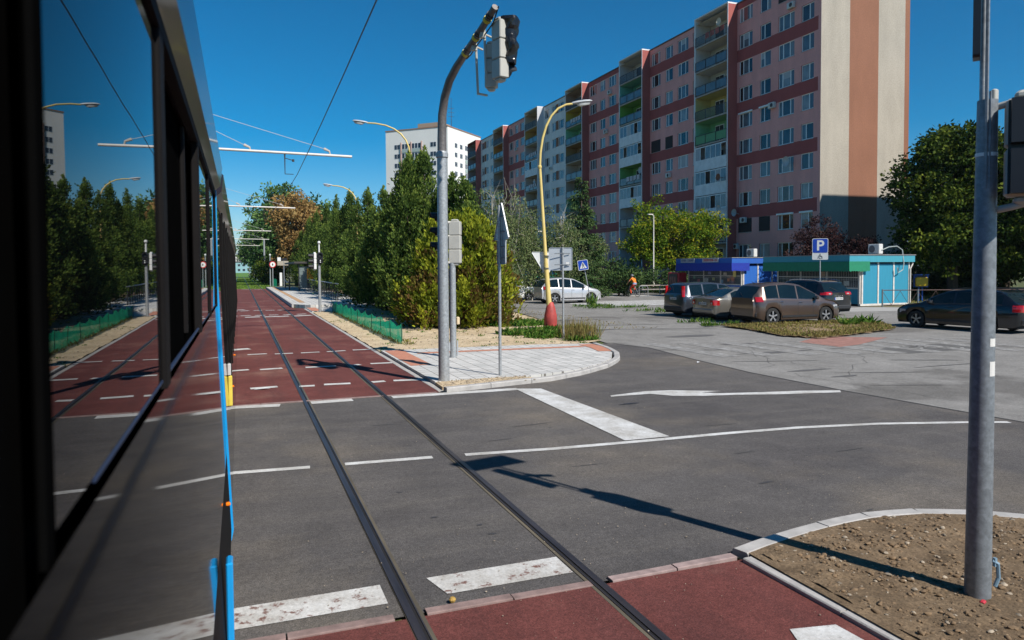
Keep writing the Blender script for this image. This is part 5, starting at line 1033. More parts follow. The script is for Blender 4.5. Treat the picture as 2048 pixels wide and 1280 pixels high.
def net_fence(label, x, y0, y1, n, h, loc=None):
    t = thing('mesh_fence', label, 'fence', (x, y0, 0)); st = (y1-y0)/n
    for k in range(n+1): MB().cyl((random.uniform(-.03, .03), k*st, -.02), (random.uniform(-.05, .05), k*st, h+.03), .012, .012, 5).build('stake', m_stake, parent=t)
    q = MB(); V = []; N = n*8
    for i in range(N+1):
        f = (i % 8)/8; sag = math.sin(math.pi*f)*random.uniform(.06, .16); yy = st*i/8
        for j in range(5): V.append((.05*math.sin(i*1.1+j)*(.3+sag*3)*.6, yy, .02+(h-sag-.02)*j/4))
    q.add(V, [(i*5+j, (i+1)*5+j, (i+1)*5+j+1, i*5+j+1) for i in range(N) for j in range(4)]); q.build('netting', m_net, parent=t, smooth=True)
net_fence('sagging green mesh fence on dark stakes beside the red tramway', 4.62, 21.9, 39.8, 10, .66)
net_fence('far green mesh fence along the grass track beyond the platform', 4.4, 97, 200, 20, 1.1)
# railing, letter box, container, dome, bench near the kiosks
rr = thing('low_railing', 'low rusty pipe railing with zigzag bars in front of the turquoise kiosk', 'railing', (34.0, 31.0, 0), R(-21))
q = MB(); q.tube([(0, 0, .95), (14, 0, .95)], .025, 6); q.tube([(0, 0, .12), (14, 0, .12)], .02, 6); q.build('rail', mat('rusty_rail', (.10, .06, .05), .8), parent=rr)
q = MB(); 
for k in range(8): MB().cyl((k*2, 0, 0), (k*2, 0, 1.0), .045, .045, 8).build('post', mat('railing_post_grey', (.13, .15, .15), .7), parent=rr)
for k in range(28): q.tube([(k*.5, 0, .12 if k % 2 else .9), ((k+1)*.5, 0, .9 if k % 2 else .12)], .012, 4)
q.build('zigzag_bars', mat('rusty_rail', (.10, .06, .05)), parent=rr)
pb = at(1842, 47.5); pbx = thing('letter_box', 'yellow letter box in a blue frame on a blue post, right of the turquoise kiosk', 'letter box', (pb[0], pb[1], 0), R(-35))
q = MB(); q.bb(-.13, -.07, 0, .06, 0, 1.0); q.bb(.07, .13, 0, .06, 0, 1.0); q.bb(-.42, .42, -.06, .1, .92, 1.75); q.bb(-.42, .42, -.26, .32, 1.70, 1.76); q.build('frame', mat('post_blue', (.01, .10, .48), .5), parent=pbx)
q = MB(); q.rbox((0, -.15, 1.27), (.74, .22, .60), .05); q.rbox((0, .22, 1.27), (.74, .3, .55), .05); q.build('box', mat('post_yellow', (.68, .40, .01), .45), parent=pbx)
q = MB(); q.bb(-.3, .3, -.275, -.262, 1.60, 1.66); q.build('slot', m_blk, parent=pbx)
bn = at(1080, 66); t = thing('bin_enclosure', 'green arched bin enclosure behind the white cars', 'bin shelter', (bn[0], bn[1], 0)); t.scale = (.78,)*3; q = MB(); m_grn = mat('green_paint', (.02, .24, .11), .6)
for x in (-2.4, 0.6, 3.6):
    for r_ in (1.5, ): q.tube([(x+r_*math.cos(a), 0, 1.1+r_*.75*math.sin(a)) for a in [math.pi*k/12 for k in range(13)]], .05, 5); q.tube([(x+r_*math.cos(a), 3, 1.1+r_*.75*math.sin(a)) for a in [math.pi*k/12 for k in range(13)]], .05, 5)
    for k in range(9): a = math.pi*k/8; q.tube([(x+1.5*math.cos(a), 0, 1.1+1.12*math.sin(a)), (x+1.5*math.cos(a), 3, 1.1+1.12*math.sin(a))], .02, 4)
for x in (-3.9, -.9, 2.1, 5.1): q.bb(x-.04, x+.04, -.04, .04, 0, 1.2); q.bb(x-.04, x+.04, 2.96, 3.04, 0, 1.2)
q.build('frame', m_grn, parent=t); q = MB(); q.bb(-3.9, 5.1, -.01, .01, .1, 1.1); q.bb(-3.9, 5.1, 3, 3.02, .1, 1.1); q.build('mesh_panel', mat('green_mesh', (.02, .12, .06), .8), parent=t)
bn = at(1170, 57); t = thing('recycling_dome', 'rounded green recycling container behind the silver car', 'recycling container', (bn[0], bn[1], 0)); t.scale = (.8,)*3; MB().lathe([(.7, 0), (.85, .3), (.85, .9), (.7, 1.3), (.4, 1.58), (.1, 1.66)], 20).build('shell', mat('dome_green', (.06, .30, .09), .5), parent=t, smooth=True); MB().lathe([(.16, -.80), (.16, -.88)], 12, (0, 0, 1.15), 'Y').build('opening', m_blk, parent=t)
bn = at(1306, 62); t = thing('bench', 'weathered picnic bench on the shaded grass behind the slim white lamp', 'bench', (bn[0], bn[1], 0)); m_bw = mat('bench_grey_wood', (.36, .31, .27), .8)
q = MB(); q.bb(-1.6, 1.6, -.35, .35, .74, .80); q.build('table_top', m_bw, parent=t); q = MB(); q.bb(-1.6, 1.6, -.9, -.6, .42, .47); q.bb(-1.6, 1.6, .6, .9, .42, .47); q.build('seat', m_bw, parent=t)
for x in (-1.2, 1.2): q = MB(); q.bb(x-.05, x+.05, -.8, .8, .3, .4); q.tube([(x, -.7, 0), (x, -.2, .74)], .05, 4); q.tube([(x, .7, 0), (x, .2, .74)], .05, 4); q.build('leg', m_galvd, parent=t)
for i, xx in enumerate((1287, 1328)):
    bn = at(xx, 57+i*3); t = thing('bicycle_stand', ['bent pipe bicycle stand left of the picnic bench', 'bent pipe bicycle stand right of the picnic bench'][i], 'bicycle stand', (bn[0], bn[1], 0)); MB().tube([(-.4, 0, 0), (-.4, 0, .7), (-.3, 0, .85), (.3, 0, .85), (.4, 0, .7), (.4, 0, 0)], .03, 6).build('hoop', m_galv, parent=t); MB().bb(-.5, .5, -.06, .06, 0, .03).build('foot', m_galvd, parent=t)
# far poles, sheds and distant town beyond the grass track
for i, (x, D, h, r_) in enumerate(((529, 118, 7.2, .17), (514, 150, 8, .16), (508, 190, 7, .15), (499, 230, 7, .15), (537, 130, 5, .1))):
    p_ = at(x, D); t = thing('far_pole', ['thick pale pole at the foot of the pines beyond the platform', 'pale pole left of the thick one, beside the far track', 'third pale pole along the far track', 'farthest pale pole along the far track', 'short thin pole right of the thick pale pole'][i], 'pole', (p_[0], p_[1], 0)); MB().cyl((0, 0, 0), (0, 0, h), r_, r_*.8, 8).build('shaft', m_galv, parent=t); MB().lathe([(r_*1.5, 0), (r_*1.5, .3), (r_, .35)], 8).build('foot_collar', m_galvd, parent=t)
for i, (x, D, w_, h, dp, c) in enumerate(((500, 900, 34, 19, 14, (.55, .52, .48)), (489, 1100, 26, 24, 14, (.6, .58, .55)), (508, 700, 12, 6, 8, (.20, .38, .38)), (496, 480, 20, 7, 8, (.25, .42, .45)), (484, 820, 18, 14, 12, (.42, .40, .38)))):
    p_ = at(x, D); t = thing('distant_building', ['pale flat block at the far end of the tramway', 'tallest pale block on the horizon at the end of the tramway', 'teal hall at the end of the tramway', 'low greenish stop building on the far tramway', 'grey block partly behind the tram end on the horizon'][i], 'building', (p_[0], p_[1], 0))
    MB().bb(-w_/2, w_/2, 0, dp, 0, h).build('wall', mat('distant_wall_%d' % i, c, .9), parent=t); MB().bb(-w_/2-.4, w_/2+.4, -.4, dp+.4, h, h+.5).build('roof', m_galvt, parent=t); q = MB()
    for r_ in range(max(1, int(h/3.2))):
        for k in range(int(w_/3)): q.bb(-w_/2+k*3+.7, -w_/2+k*3+2.2, -.12, 0, 1.2+r_*3.2, 2.6+r_*3.2)
    q.build('window', GL[0], parent=t)['kind'] = 'stuff'
# ================================================================ CARS
def car_paint(name, col, metal=0.55, rough=0.28): return mat(name, col, rough, metal, var=.05, scale=2, coat=1.0)
c_glass = glass_mat('car_glass', (0.006, 0.014, 0.018), 0.03, .4); c_plas = mat('car_black_plastic', (0.022, 0.022, 0.024), .55); c_tyre = mat('tyre', (0.018, 0.018, 0.018), .8, bump=.4, bscale=30); c_rim = mat('alloy_rim', (0.50, 0.50, 0.52), .3, .6, var=.05); c_red = mat('tail_lamp_red', (0.42, 0.008, 0.012), .15, coat=.8, var=.2); c_chr = mat('car_chrome', (0.62, 0.63, 0.65), .12, .95, var=0); c_wlamp = mat('lamp_clear', (0.55, 0.56, 0.58), .12, .3, coat=.8); c_plate = mat('plate_white', (0.66, 0.66, 0.65), .5, var=0); c_pblue = mat('plate_blue', (0.01, .07, .45), .5, var=0); c_dark = mat('car_underside', (0.008, .008, .008), .9, var=0); c_plt = mat('plate_text', (.03, .03, .04), .6, var=0); c_or = mat('lamp_orange', (.6, .18, .01), .2, var=0)
def make_car(nm, label, loc, head, paint, L, W, H, wb, fo, belt, top, glass, side_x, rz_win, tail, sc=1.0, wheel_r=.325, hood_z=.92, blacktrim=False, rails=False, spokes=5, antenna=False, plate_z=.62, group=None, letters=False):
    """x forward, centred between axles. belt: [(x, z)] shoulder line, top: [(x, z)] roof/bonnet line, glass: (rear x0, rear x1, front x0, front x1)"""
    t = thing(nm, label, 'car', (loc[0], loc[1], 0), R(head), group=group); t.scale = (sc,)*3
    xr, xf = -L+fo+wb/2, wb/2+fo; ax = (-wb/2, wb/2); ar = wheel_r+.055
    xs = set(np.linspace(xr, xf, 58).tolist())
    for a in ax:
        for k in np.linspace(-1, 1, 15): xs.add(a+ar*math.sin(k*math.pi/2))
    for x in glass: xs.add(x)
    for a, b_ in side_x: xs.add(a); xs.add(b_)
    xs = sorted(xs); xs = [x for i, x in enumerate(xs) if i == 0 or x-xs[i-1] > .006]
    bx, bz = zip(*belt); tx, tz = zip(*top)
    def sm(x, X, Z):
        return sum(np.interp(x+d, X, Z)*w_ for d, w_ in ((-.07, .2), (-.035, .2), (0, .2), (.035, .2), (.07, .2)))
    rings = []; INFO = []
    for x in xs:
        u_ = (x-xr)/(xf-xr); e0 = min(1, (x-xr)/.42); e1 = min(1, (xf-x)/.75)
        wd = W/2*(.80+.20*math.sqrt(max(0, 1-(1-e0)**2)))*(.72+.28*math.sqrt(max(0, 1-(1-e1)**2)))
        zb = sm(x, bx, bz); zt = max(sm(x, tx, tz), zb+.012); lo = .20+.10*max(0, 1-(x-xr)/.25)+.06*max(0, 1-(xf-x)/.3)
        for a in ax:
            if abs(x-a) < ar: lo = max(lo, wheel_r+math.sqrt(ar*ar-(x-a)**2)*.98)
        gh = zt-zb; k = min(1, gh/.45); wr = wd*(1-.24*k)-.01
        flare = 0
        for a in ax: flare = max(flare, .018*max(0, 1-abs(abs(x-a)-ar)/.18))
        z1 = max(lo+.02, lo+(zb-lo)*.22); z2 = max(z1+.015, lo+(zb-lo)*.55)
        rings.append([(wd*.965, lo), (wd*.995+flare, z1), (wd+flare*.6, z2), (wd*.985, zb-.05), (wd*.955, zb), (wd*.94, zb+min(.02, gh*.2)), (wr+.01, zt-.085*k-.004), (wr*.95, zt-.03*k-.002), (wr*.72, zt-.008*k), (wr*.35, zt+.004), (0, zt+.006)])
    nR = len(rings[0]); rows = []
    for x, rg in zip(xs, rings): rows.append([(x, -y, z) for y, z in rg]+[(x, y, z) for y, z in rg[-2::-1]])
    n = len(rows[0]); V = [p for r_ in rows for p in r_]; groups = {'body': [], 'gs': {}, 'gr': [], 'gf': []}
    for i in range(len(xs)-1):
        xm = (xs[i]+xs[i+1])/2
        for j in range(n-1):
            f = (i*n+j, (i+1)*n+j, (i+1)*n+j+1, i*n+j+1); jj = j if j < nR-1 else n-2-j
            if jj == 5 and any(a < xm < b_ for a, b_ in side_x): groups['gs'].setdefault((j, [k for k, (a, b_) in enumerate(side_x) if a < xm < b_][0]), []).append(f); continue
            if jj >= 6 and glass[0] < xm < glass[1] and jj >= 7: groups['gr'].append(f); continue
            if jj >= 6 and glass[2] < xm < glass[3] and jj >= 7: groups['gf'].append(f); continue
            groups['body'].append(f)
    def part(nm_, F, m, par=t, off=0):
        used = sorted({i for f in F for i in f}); mp_ = {u: k for k, u in enumerate(used)}
        return MB().add([V[u] for u in used], [tuple(mp_[i] for i in f) for f in F]).build(nm_, m, parent=par, smooth=45)
    cap0 = tuple(range(n)); cap1 = tuple((len(xs)-1)*n+i for i in range(n))
    part('body', groups['body']+[cap0, cap1], paint)
    for F in groups['gs'].values(): part('side_window', F, c_glass)
    part('rear_window', groups['gr'], c_glass); part('windscreen', groups['gf'], c_glass)
    u = MB(); u.bb(xr+.12, xf-.15, -W/2+.10, W/2-.10, .17, .62); u.bb(xr+.5, xf-.9, -W/2+.14, W/2-.14, .6, min(.9, belt[0][1]-.05)); u.build('underbody', c_dark, parent=t)
    def yat(x, z):
        i = min(range(len(xs)), key=lambda q: abs(xs[q]-x)); rg = rings[i]; zz = [p[1] for p in rg[:7]]; yy = [p[0] for p in rg[:7]]; return float(np.interp(z, zz, yy))
    # wheels
    rings_t = []
    for a in ax:
        for s in (-1, 1):
            wmb = MB(); y0 = s*(W/2-.02); r_ = wheel_r
            wmb.lathe([(r_*.62, y0), (r_*.93, y0+s*.004), (r_, y0-s*.03), (r_, y0-s*.19), (r_*.6, y0-s*.2)], 26, (a, 0, r_), 'Y', False)
            wo = wmb.build('wheel', c_tyre, parent=t, smooth=35)
            rm = MB(); rr = r_*.68
            rm.lathe([(rr, y0+s*.002), (rr, y0-s*.03), (rr*.9, y0-s*.03), (rr*.9, y0+s*.002)], 26, (a, 0, r_), 'Y', False); rm.lathe([(.05, y0+s*.002), (.06, y0-s*.03)], 10, (a, 0, r_), 'Y')
            for k in range(spokes):
                an = 2*math.pi*k/spokes+.3; wv = .30 if spokes <= 5 else .2; P = [(.045, -.4), (.045, .4), (rr*.93, wv*.55), (rr*.93, -wv*.55)]
                q = [(a+rd*math.cos(an+d), y0+s*yo, r_+rd*math.sin(an+d)) for yo in (.0, -.03) for rd, d in P]
                rm.add(q, [(0, 1, 2, 3), (4, 5, 6, 7), (0, 1, 5, 4), (1, 2, 6, 5), (2, 3, 7, 6), (3, 0, 4, 7)])
            rm.build('rim', c_rim, parent=wo)
            dk = MB(); dk.lathe([(rr*.95, y0-s*.06), (rr*.95, y0-s*.065)], 20, (a, 0, r_), 'Y'); dk.build('brake_disc', c_dark, parent=wo)
    # doors: dark seams, handles, mirrors
    sx = side_x; d0 = sx[0][0] if len(sx) == 2 else sx[1][0]
    dcut = [side_x[-1][0]-.05, side_x[-2][0]-.05, side_x[-1][1]-.20]
    for s in (-1, 1):
        sm_ = MB()
        for x in dcut:
            zz = [z for z in np.linspace(.32, np.interp(x, bx, bz)-.02, 7) if all((x-a)**2+(z-wheel_r)**2 > (ar+.01)**2 for a in ax)]
            for z0, z1 in zip(zz, zz[1:]): y0, y1 = yat(x, z0), yat(x, z1); sm_.add([(x-.006, s*(y0+.003), z0), (x+.006, s*(y0+.003), z0), (x+.006, s*(y1+.003), z1), (x-.006, s*(y1+.003), z1)], [(0, 1, 2, 3)])
        z = .34
        for x0, x1 in zip(np.linspace(ax[0]+ar+.05, ax[1]-ar-.05, 8), list(np.linspace(ax[0]+ar+.05, ax[1]-ar-.05, 8))[1:]): sm_.add([(x0, s*(yat(x0, z)+.012), z-.05), (x1, s*(yat(x1, z)+.012), z-.05), (x1, s*(yat(x1, z+.03)+.01), z+.03), (x0, s*(yat(x0, z+.03)+.01), z+.03)], [(0, 1, 2, 3)])
        sm_.build('door_seam', c_plas, parent=t)
        for x in (dcut[0]+.12, dcut[1]+.12):
            zh = np.interp(x, bx, bz)-.12; MB().rbox((x, s*(yat(x, zh)+.012), zh), (.17, .03, .03), .01).build('door_handle', c_chr if blacktrim else paint, parent=t)
        xm = side_x[-1][1]-.08; zm = np.interp(xm, bx, bz)+.05
        q = MB(); q.rbox((xm, s*(W/2+.06), zm+.04), (.12, .22, .15), .035); q.cur = 1; q.bb(xm-.068, xm-.062, s*(W/2-.02), s*(W/2+.14), zm, zm+.09); q.build('mirror', [paint, c_chr], parent=t)
    # side glass trim
    q = MB()
    for s in (-1, 1):
        P = [(x, s*(yat(x, np.interp(x, bx, bz))+.004), sm(x, bx, bz)+.004) for x in np.linspace(side_x[0][0], side_x[-1][1], 14)]; q.tube(P, .010, 4)
    q.build('window_trim', c_chr if blacktrim else c_plas, parent=t)
    # rear end
    kind, lz0, lz1, lw = tail
    for s in (-1, 1):
        q = MB(); rg = []
        for z in np.linspace(lz0, lz1, 5):
            y_out = yat(xr+.10, z); back = xr+ (0 if z < bz[0] else (np.interp(z, [np.interp(xx, tx, tz) for xx in (xr, glass[0])], [0, glass[0]-xr]) if glass[0] > xr else 0))
            if kind == 'tall': y_out = yat(max(back+.06, xr+.1), z); a0, a1 = y_out-.12, y_out
            else: a0, a1 = y_out-lw, y_out
            rg.append([(back-.012, s*a0, z), (back-.012, s*(a1-.05), z), (back+.05, s*(a1+.006), z), (back+.26 if kind != 'tall' else back+.12, s*(yat(xr+.25, z)+.008 if kind != 'tall' else a1+.006), z), (back+.1, s*a0, z)])
        q.loft(rg); tl_ = q.build('tail_light', c_red, parent=t, smooth=30)
        if kind != 'tall': MB().rbox((xr-.015, s*(yat(xr+.1, (lz0+lz1)/2)-lw*.62), lz0+(lz1-lz0)*.4), (.012, lw*.35, (lz1-lz0)*.35), .004).build('reversing_lens', c_wlamp, parent=tl_)
        MB().rbox((xr-.012, s*(W/2*.62), .42), (.02, .2, .055), .008).build('reflector', c_red, parent=t)
        q = MB(); x_ = xf-.28; zl = np.interp(x_, bx, bz)-.10
        q.loft([[(x_-.22, s*(yat(x_-.22, zl)+.006), zl+.05), (x_-.22, s*(yat(x_-.22, zl)+.006), zl-.01), (x_-.25, s*(yat(x_-.22, zl)-.1), zl)], [(x_+.05, s*(yat(x_+.05, zl)+.006), zl+.06), (x_+.05, s*(yat(x_+.05, zl)+.006), zl-.09), (x_, s*(yat(x_, zl)-.1), zl)], [(xf+.006, s*(yat(xf-.03, zl)-.06), zl+.02), (xf+.01, s*(yat(xf-.03, zl)-.06), zl-.11), (xf-.1, s*(yat(xf-.1, zl)-.16), zl-.04)]]); q.build('headlight', c_wlamp, parent=t)
    [MB().rbox(*a_).build('bumper', c_plas if blacktrim or kind == 'tall' else paint, parent=t) for a_ in (((xr+.055, 0, .40), (.17, W*.84, .22), .05), ((xf-.05, 0, .36), (.12, W*.62, .16), .04))]
    q = MB(); q.box((xr-.035 if plate_z < .6 else xr-.008, 0, plate_z), (.02, .52, .11)); pl_ = q.build('number_plate', c_plate, parent=t); x_ = xr-.046 if plate_z < .6 else xr-.019
    MB().box((x_, .235, plate_z), (.003, .045, .11)).build('blue_band', c_pblue, parent=pl_); q = MB()
    for k in range(7): q.box((x_, .16-.058*k-(.02 if k > 1 else 0), plate_z), (.003, .030 if k != 3 else .02, .062))
    q.build('plate_characters', c_plt, parent=pl_)
    MB().cyl((xr-.01, 0, bz[0]-.13), (xr-.02, 0, bz[0]-.13), .045, .04, 12).build('badge', c_chr, parent=t)
    q = MB(); zc = (tz[0]+max(tz))/2; q.tube([(glass[0]+.03, 0, np.interp(glass[0]+.03, tx, tz)+.012), (glass[0]+.16, .34, np.interp(glass[0]+.16, tx, tz)+.015)], .010, 4); q.build('rear_wiper', c_plas, parent=t)
    if letters: text_mesh('lettering', 'Š K O D A', .085, c_chr, t, (xr-.012, 0, bz[0]-.10), (R(90), 0, R(-90)), .002, .002, 1.4)
    if rails:
        q = MB()
        for s in (-1, 1): q.tube([(x, s*W/2*.70, np.interp(x, tx, tz)+.035*min(1, 4*min(x-glass[1], glass[2]-x)/1.0)) for x in np.linspace(glass[1]+.1, glass[2]-.15, 8)], .018, 5)
        q.build('roof_rail', c_plas if not blacktrim else c_chr, parent=t)
    MB().tube([(glass[1]+.25, 0, np.interp(glass[1]+.25, tx, tz)), (glass[1]+.08, 0, np.interp(glass[1]+.2, tx, tz)+.10)], .012, 4).build('antenna', c_plas, parent=t)
    return t
def centre(contact, head, wb, W, side='R'):
    """car centre from the ground contact of its rear wheel on one side"""
    h = R(head); f = Vector((math.cos(h), math.sin(h))); l_ = Vector((-f.y, f.x)); c = Vector(contact)+f*wb/2+(l_ if side == 'R' else -l_)*(W/2-.03); return (c.x, c.y)
# brown crossover
CX = dict(L=4.18, W=1.82, H=1.64, wb=2.62, fo=.84, wheel_r=.335,
    belt=[(-2.2, .95), (-1.9, 1.03), (-1.2, 1.05), (0, 1.0), (.8, .97), (1.1, .95), (1.75, .86), (2.1, .68), (2.17, .55)],
    top=[(-2.2, .98), (-2.12, 1.10), (-1.72, 1.58), (-1.4, 1.65), (-.6, 1.69), (.1, 1.62), (.55, 1.43), (1.22, 1.03), (1.8, .90), (2.1, .70), (2.17, .56)],
    glass=(-2.14, -1.75, .12, 1.2), side_x=[(-1.62, -1.02), (-.98, -.12), (-.06, .84)], rz_win=None, tail=('wide', .92, 1.12, .28))
h0 = -2.0
make_car('parked_car', 'brown crossover with silver alloy wheels, nearest of the cars before the kiosks', centre((19.95, 23.45), h0, 2.62, 1.84), h0, car_paint('brown_paint', (0.115, 0.080, 0.065), .5), sc=1.0, blacktrim=True, plate_z=.50, **CX)
# silver liftback
make_car('parked_car', 'silver grey liftback parked between the brown crossover and the dark people carrier', centre((20.25, 26.25), 0, 2.51, 1.73), 1, car_paint('champagne_paint', (0.24, 0.225, 0.20), .6),
    L=4.51, W=1.75, H=1.43, wb=2.51, fo=.90, wheel_r=.31, belt=[(-2.36, .90), (-2.1, .95), (-1.2, .94), (0, .90), (.9, .87), (1.7, .76), (2.1, .62), (2.16, .5)],
    top=[(-2.36, .93), (-2.25, .99), (-1.95, 1.02), (-1.15, 1.36), (-.6, 1.43), (.1, 1.40), (.4, 1.30), (1.0, .93), (1.7, .80), (2.1, .64), (2.16, .52)], glass=(-1.93, -1.17, .2, 1.0), side_x=[(-1.45, -1.05), (-.95, -.14), (-.08, .72)], rz_win=None, tail=('wide', .66, .88, .24), plate_z=.72)
# dark people carrier
make_car('parked_car', 'dark slate people carrier with tall red rear lights, leftmost before the kiosks', centre((19.95, 28.5), 0, 2.69, 1.83), 1, car_paint('dark_slate_paint', (0.055, 0.065, 0.085), .5),
    L=4.33, W=1.83, H=1.62, wb=2.69, fo=.82, wheel_r=.32, belt=[(-2.1, .98), (-1.2, 1.0), (0, .97), (.9, .94), (1.7, .86), (2.1, .66), (2.15, .55)],
    top=[(-2.2, 1.0), (-2.12, 1.12), (-1.93, 1.52), (-1.7, 1.59), (-.6, 1.62), (.2, 1.56), (.6, 1.40), (1.3, 1.0), (1.75, .88), (2.1, .68), (2.15, .57)], glass=(-2.14, -1.93, .3, 1.3), side_x=[(-1.78, -1.1), (-1.03, -.2), (-.12, .86)], rz_win=None, tail=('tall', .95, 1.45, .12), rails=False, plate_z=.86)
# black sport utility
make_car('parked_car', 'black sport utility car parked nose-in towards the turquoise kiosk behind the brown crossover', centre((27.3, 27.6), 92, 2.79, 1.88), 92, car_paint('black_paint', (0.012, 0.012, 0.015), .4),
    L=4.7, W=1.88, H=1.66, wb=2.79, fo=.92, wheel_r=.355, belt=[(-2.35, 1.02), (-1.2, 1.06), (0, 1.03), (.9, 1.0), (1.8, .95), (2.25, .75), (2.3, .6)],
    top=[(-2.4, 1.06), (-2.3, 1.15), (-1.95, 1.55), (-1.7, 1.63), (-.6, 1.67), (.2, 1.62), (.6, 1.48), (1.25, 1.08), (1.9, .99), (2.25, .78), (2.3, .62)], glass=(-2.32, -1.95, .25, 1.25), side_x=[(-1.85, -1.15), (-1.08, -.2), (-.12, .85)], rz_win=None, tail=('wide', .98, 1.12, .40), rails=True, blacktrim=True, plate_z=.80, letters=True, spokes=6)
# black estate on the right
p0 = Vector(gp(1832, 654.5)); hB = 97; fB = Vector((math.cos(R(hB)), math.sin(R(hB))))
make_car('parked_car', 'black estate car standing at the right edge, partly hidden by the near mast', centre(tuple(p0-fB*2.58), hB, 2.58, 1.77, 'L'), hB, car_paint('black_estate_paint', (0.010, 0.011, 0.014), .4),
    L=4.57, W=1.77, H=1.47, wb=2.58, fo=.92, wheel_r=.32, belt=[(-2.3, .96), (-1.2, .97), (0, .94), (.9, .90), (1.7, .82), (2.1, .66), (2.2, .52)],
    top=[(-2.32, .98), (-2.25, 1.02), (-1.75, 1.38), (-1.4, 1.46), (-.4, 1.48), (.2, 1.43), (.6, 1.28), (1.15, .96), (1.8, .86), (2.1, .68), (2.2, .54)], glass=(-2.2, -1.77, .25, 1.13), side_x=[(-1.75, -1.12), (-1.03, -.16), (-.08, .80)], rz_win=None, tail=('wide', .74, .98, .28), rails=True, plate_z=.80)
# white and silver cars beyond the thuja
make_car('parked_car', 'silver white crossover standing behind the yellow lamp post and the square sign', centre((19.1, 43.0), 0, 2.62, 1.84), 0, car_paint('silver_white_paint', (0.52, 0.52, 0.53), .35), **CX)
make_car('parked_car', 'pure white hatchback behind the silver white crossover, half hidden by the thuja', centre((19.3, 48.1), 1, 2.65, 1.8), 2, mat('white_car_paint', (.78, .78, .77), .3, coat=1, var=.03),
    L=4.4, W=1.8, H=1.45, wb=2.65, fo=.88, wheel_r=.32, belt=[(-2.1, 1.0), (-1.2, .98), (0, .94), (.9, .90), (1.7, .82), (2.1, .66), (2.2, .52)],
    top=[(-2.2, 1.02), (-2.1, 1.08), (-1.75, 1.36), (-1.4, 1.44), (-.4, 1.46), (.2, 1.42), (.6, 1.27), (1.15, .96), (1.8, .86), (2.1, .68), (2.2, .54)], glass=(-2.1, -1.77, .25, 1.13), side_x=[(-1.65, -1.12), (-1.03, -.16), (-.08, .80)], rz_win=None, tail=('wide', .84, 1.0, .34), rails=True, plate_z=.52)

# ================================================================ PEOPLE
m_skin = mat('skin', (.42, .22, .14), .6, var=.05); m_or = mat('orange_shirt', (.80, .20, .012), .8, var=.1); m_hv = mat('red_orange_trousers', (.78, .07, .02), .8, var=.1); m_helm = mat('helmet_grey', (.12, .13, .15), .4); m_bikeb = mat('bike_frame_grey', (.30, .32, .36), .4)
def skinned(name, verts, edges, radii, m, parent, root=0, sub=2):
    me = bpy.data.meshes.new(name); me.from_pydata([tuple(v) for v in verts], edges, []); o = bpy.data.objects.new(name, me); C.objects.link(o)
    bpy.context.view_layer.objects.active = o
    md = o.modifiers.new('skin', 'SKIN'); md.use_smooth_shade = True
    if not me.skin_vertices: 
        with bpy.context.temp_override(object=o, active_object=o): bpy.ops.mesh.customdata_skin_add()
    for i, r_ in enumerate(radii): me.skin_vertices[0].data[i].radius = (r_, r_) if isinstance(r_, (int, float)) else r_
    me.skin_vertices[0].data[root].use_root = True
    s_ = o.modifiers.new('sub', 'SUBSURF'); s_.levels = sub; s_.render_levels = sub
    dg = bpy.context.evaluated_depsgraph_get(); nm = bpy.data.meshes.new_from_object(o.evaluated_get(dg)); bpy.data.objects.remove(o)
    nm.materials.clear(); nm.materials.append(m)
    if isinstance(m, (list, tuple)): pass
    o = bpy.data.objects.new(name, nm); C.objects.link(o); o.parent = parent; return o
def person(label, loc, rz, J, mats_fn, mats_, group=None, hair=None):
    """J: joint dict in metres, x right, y forward; the body is one continuous skinned mesh"""
    t = thing('person', label, 'person', loc, rz, group)
    names = list(J); idx = {k: i for i, k in enumerate(names)}
    V = [J[k][0] for k in names]; rad = [J[k][1] for k in names]
    E = [(idx[a], idx[b_]) for a, b_ in [('pelvis', 'waist'), ('waist', 'chest'), ('chest', 'neck'), ('neck', 'chin'), ('chin', 'head'), ('head', 'crown'),
        ('chest', 'sh_l'), ('sh_l', 'el_l'), ('el_l', 'wr_l'), ('wr_l', 'palm_l'), ('chest', 'sh_r'), ('sh_r', 'el_r'), ('el_r', 'wr_r'), ('wr_r', 'palm_r'),
        ('pelvis', 'hip_l'), ('hip_l', 'kn_l'), ('kn_l', 'an_l'), ('an_l', 'toe_l'), ('pelvis', 'hip_r'), ('hip_r', 'kn_r'), ('kn_r', 'an_r'), ('an_r', 'toe_r')]]
    for s in ('l', 'r'):                         # five fingers on each hand
        p = Vector(J['palm_'+s][0]); w_ = Vector(J['wr_'+s][0]); d = (p-w_).normalized(); q = d.cross(Vector((0, 0, 1)))
        q = q.normalized() if q.length > .1 else Vector((1, 0, 0)); dn = Vector((0, 0, -1)) if abs(d.z) < .8 else Vector((0, 1, 0))
        for k in range(4):
            b_ = p+q*(k-1.5)*.021+d*.03; tp_ = b_+d*(.035+.006*(k in (1, 2)))+dn*.025; i = len(V); V += [b_, tp_]; rad += [.0095, .008]; E += [(idx['palm_'+s], i), (i, i+1)]
        sg_ = 1 if s == 'l' else -1; i = len(V); V += [w_+(p-w_)*.5+q*.038*sg_, p+q*.048*sg_+dn*.02]; rad += [.011, .009]; E += [(idx['wr_'+s], i), (i, i+1)]
    o = skinned('body', V, E, rad, m_skin, t, root=idx['pelvis'])
    me = o.data; me.materials.clear()
    for m in mats_: me.materials.append(m)
    for p in me.polygons: p.material_index = mats_fn(Vector(p.center))
    h = Vector(J['head'][0]); f = (Vector(J['face'][0])-h).normalized() if 'face' in J else Vector((0, 1, 0))
    return t, o, h, f
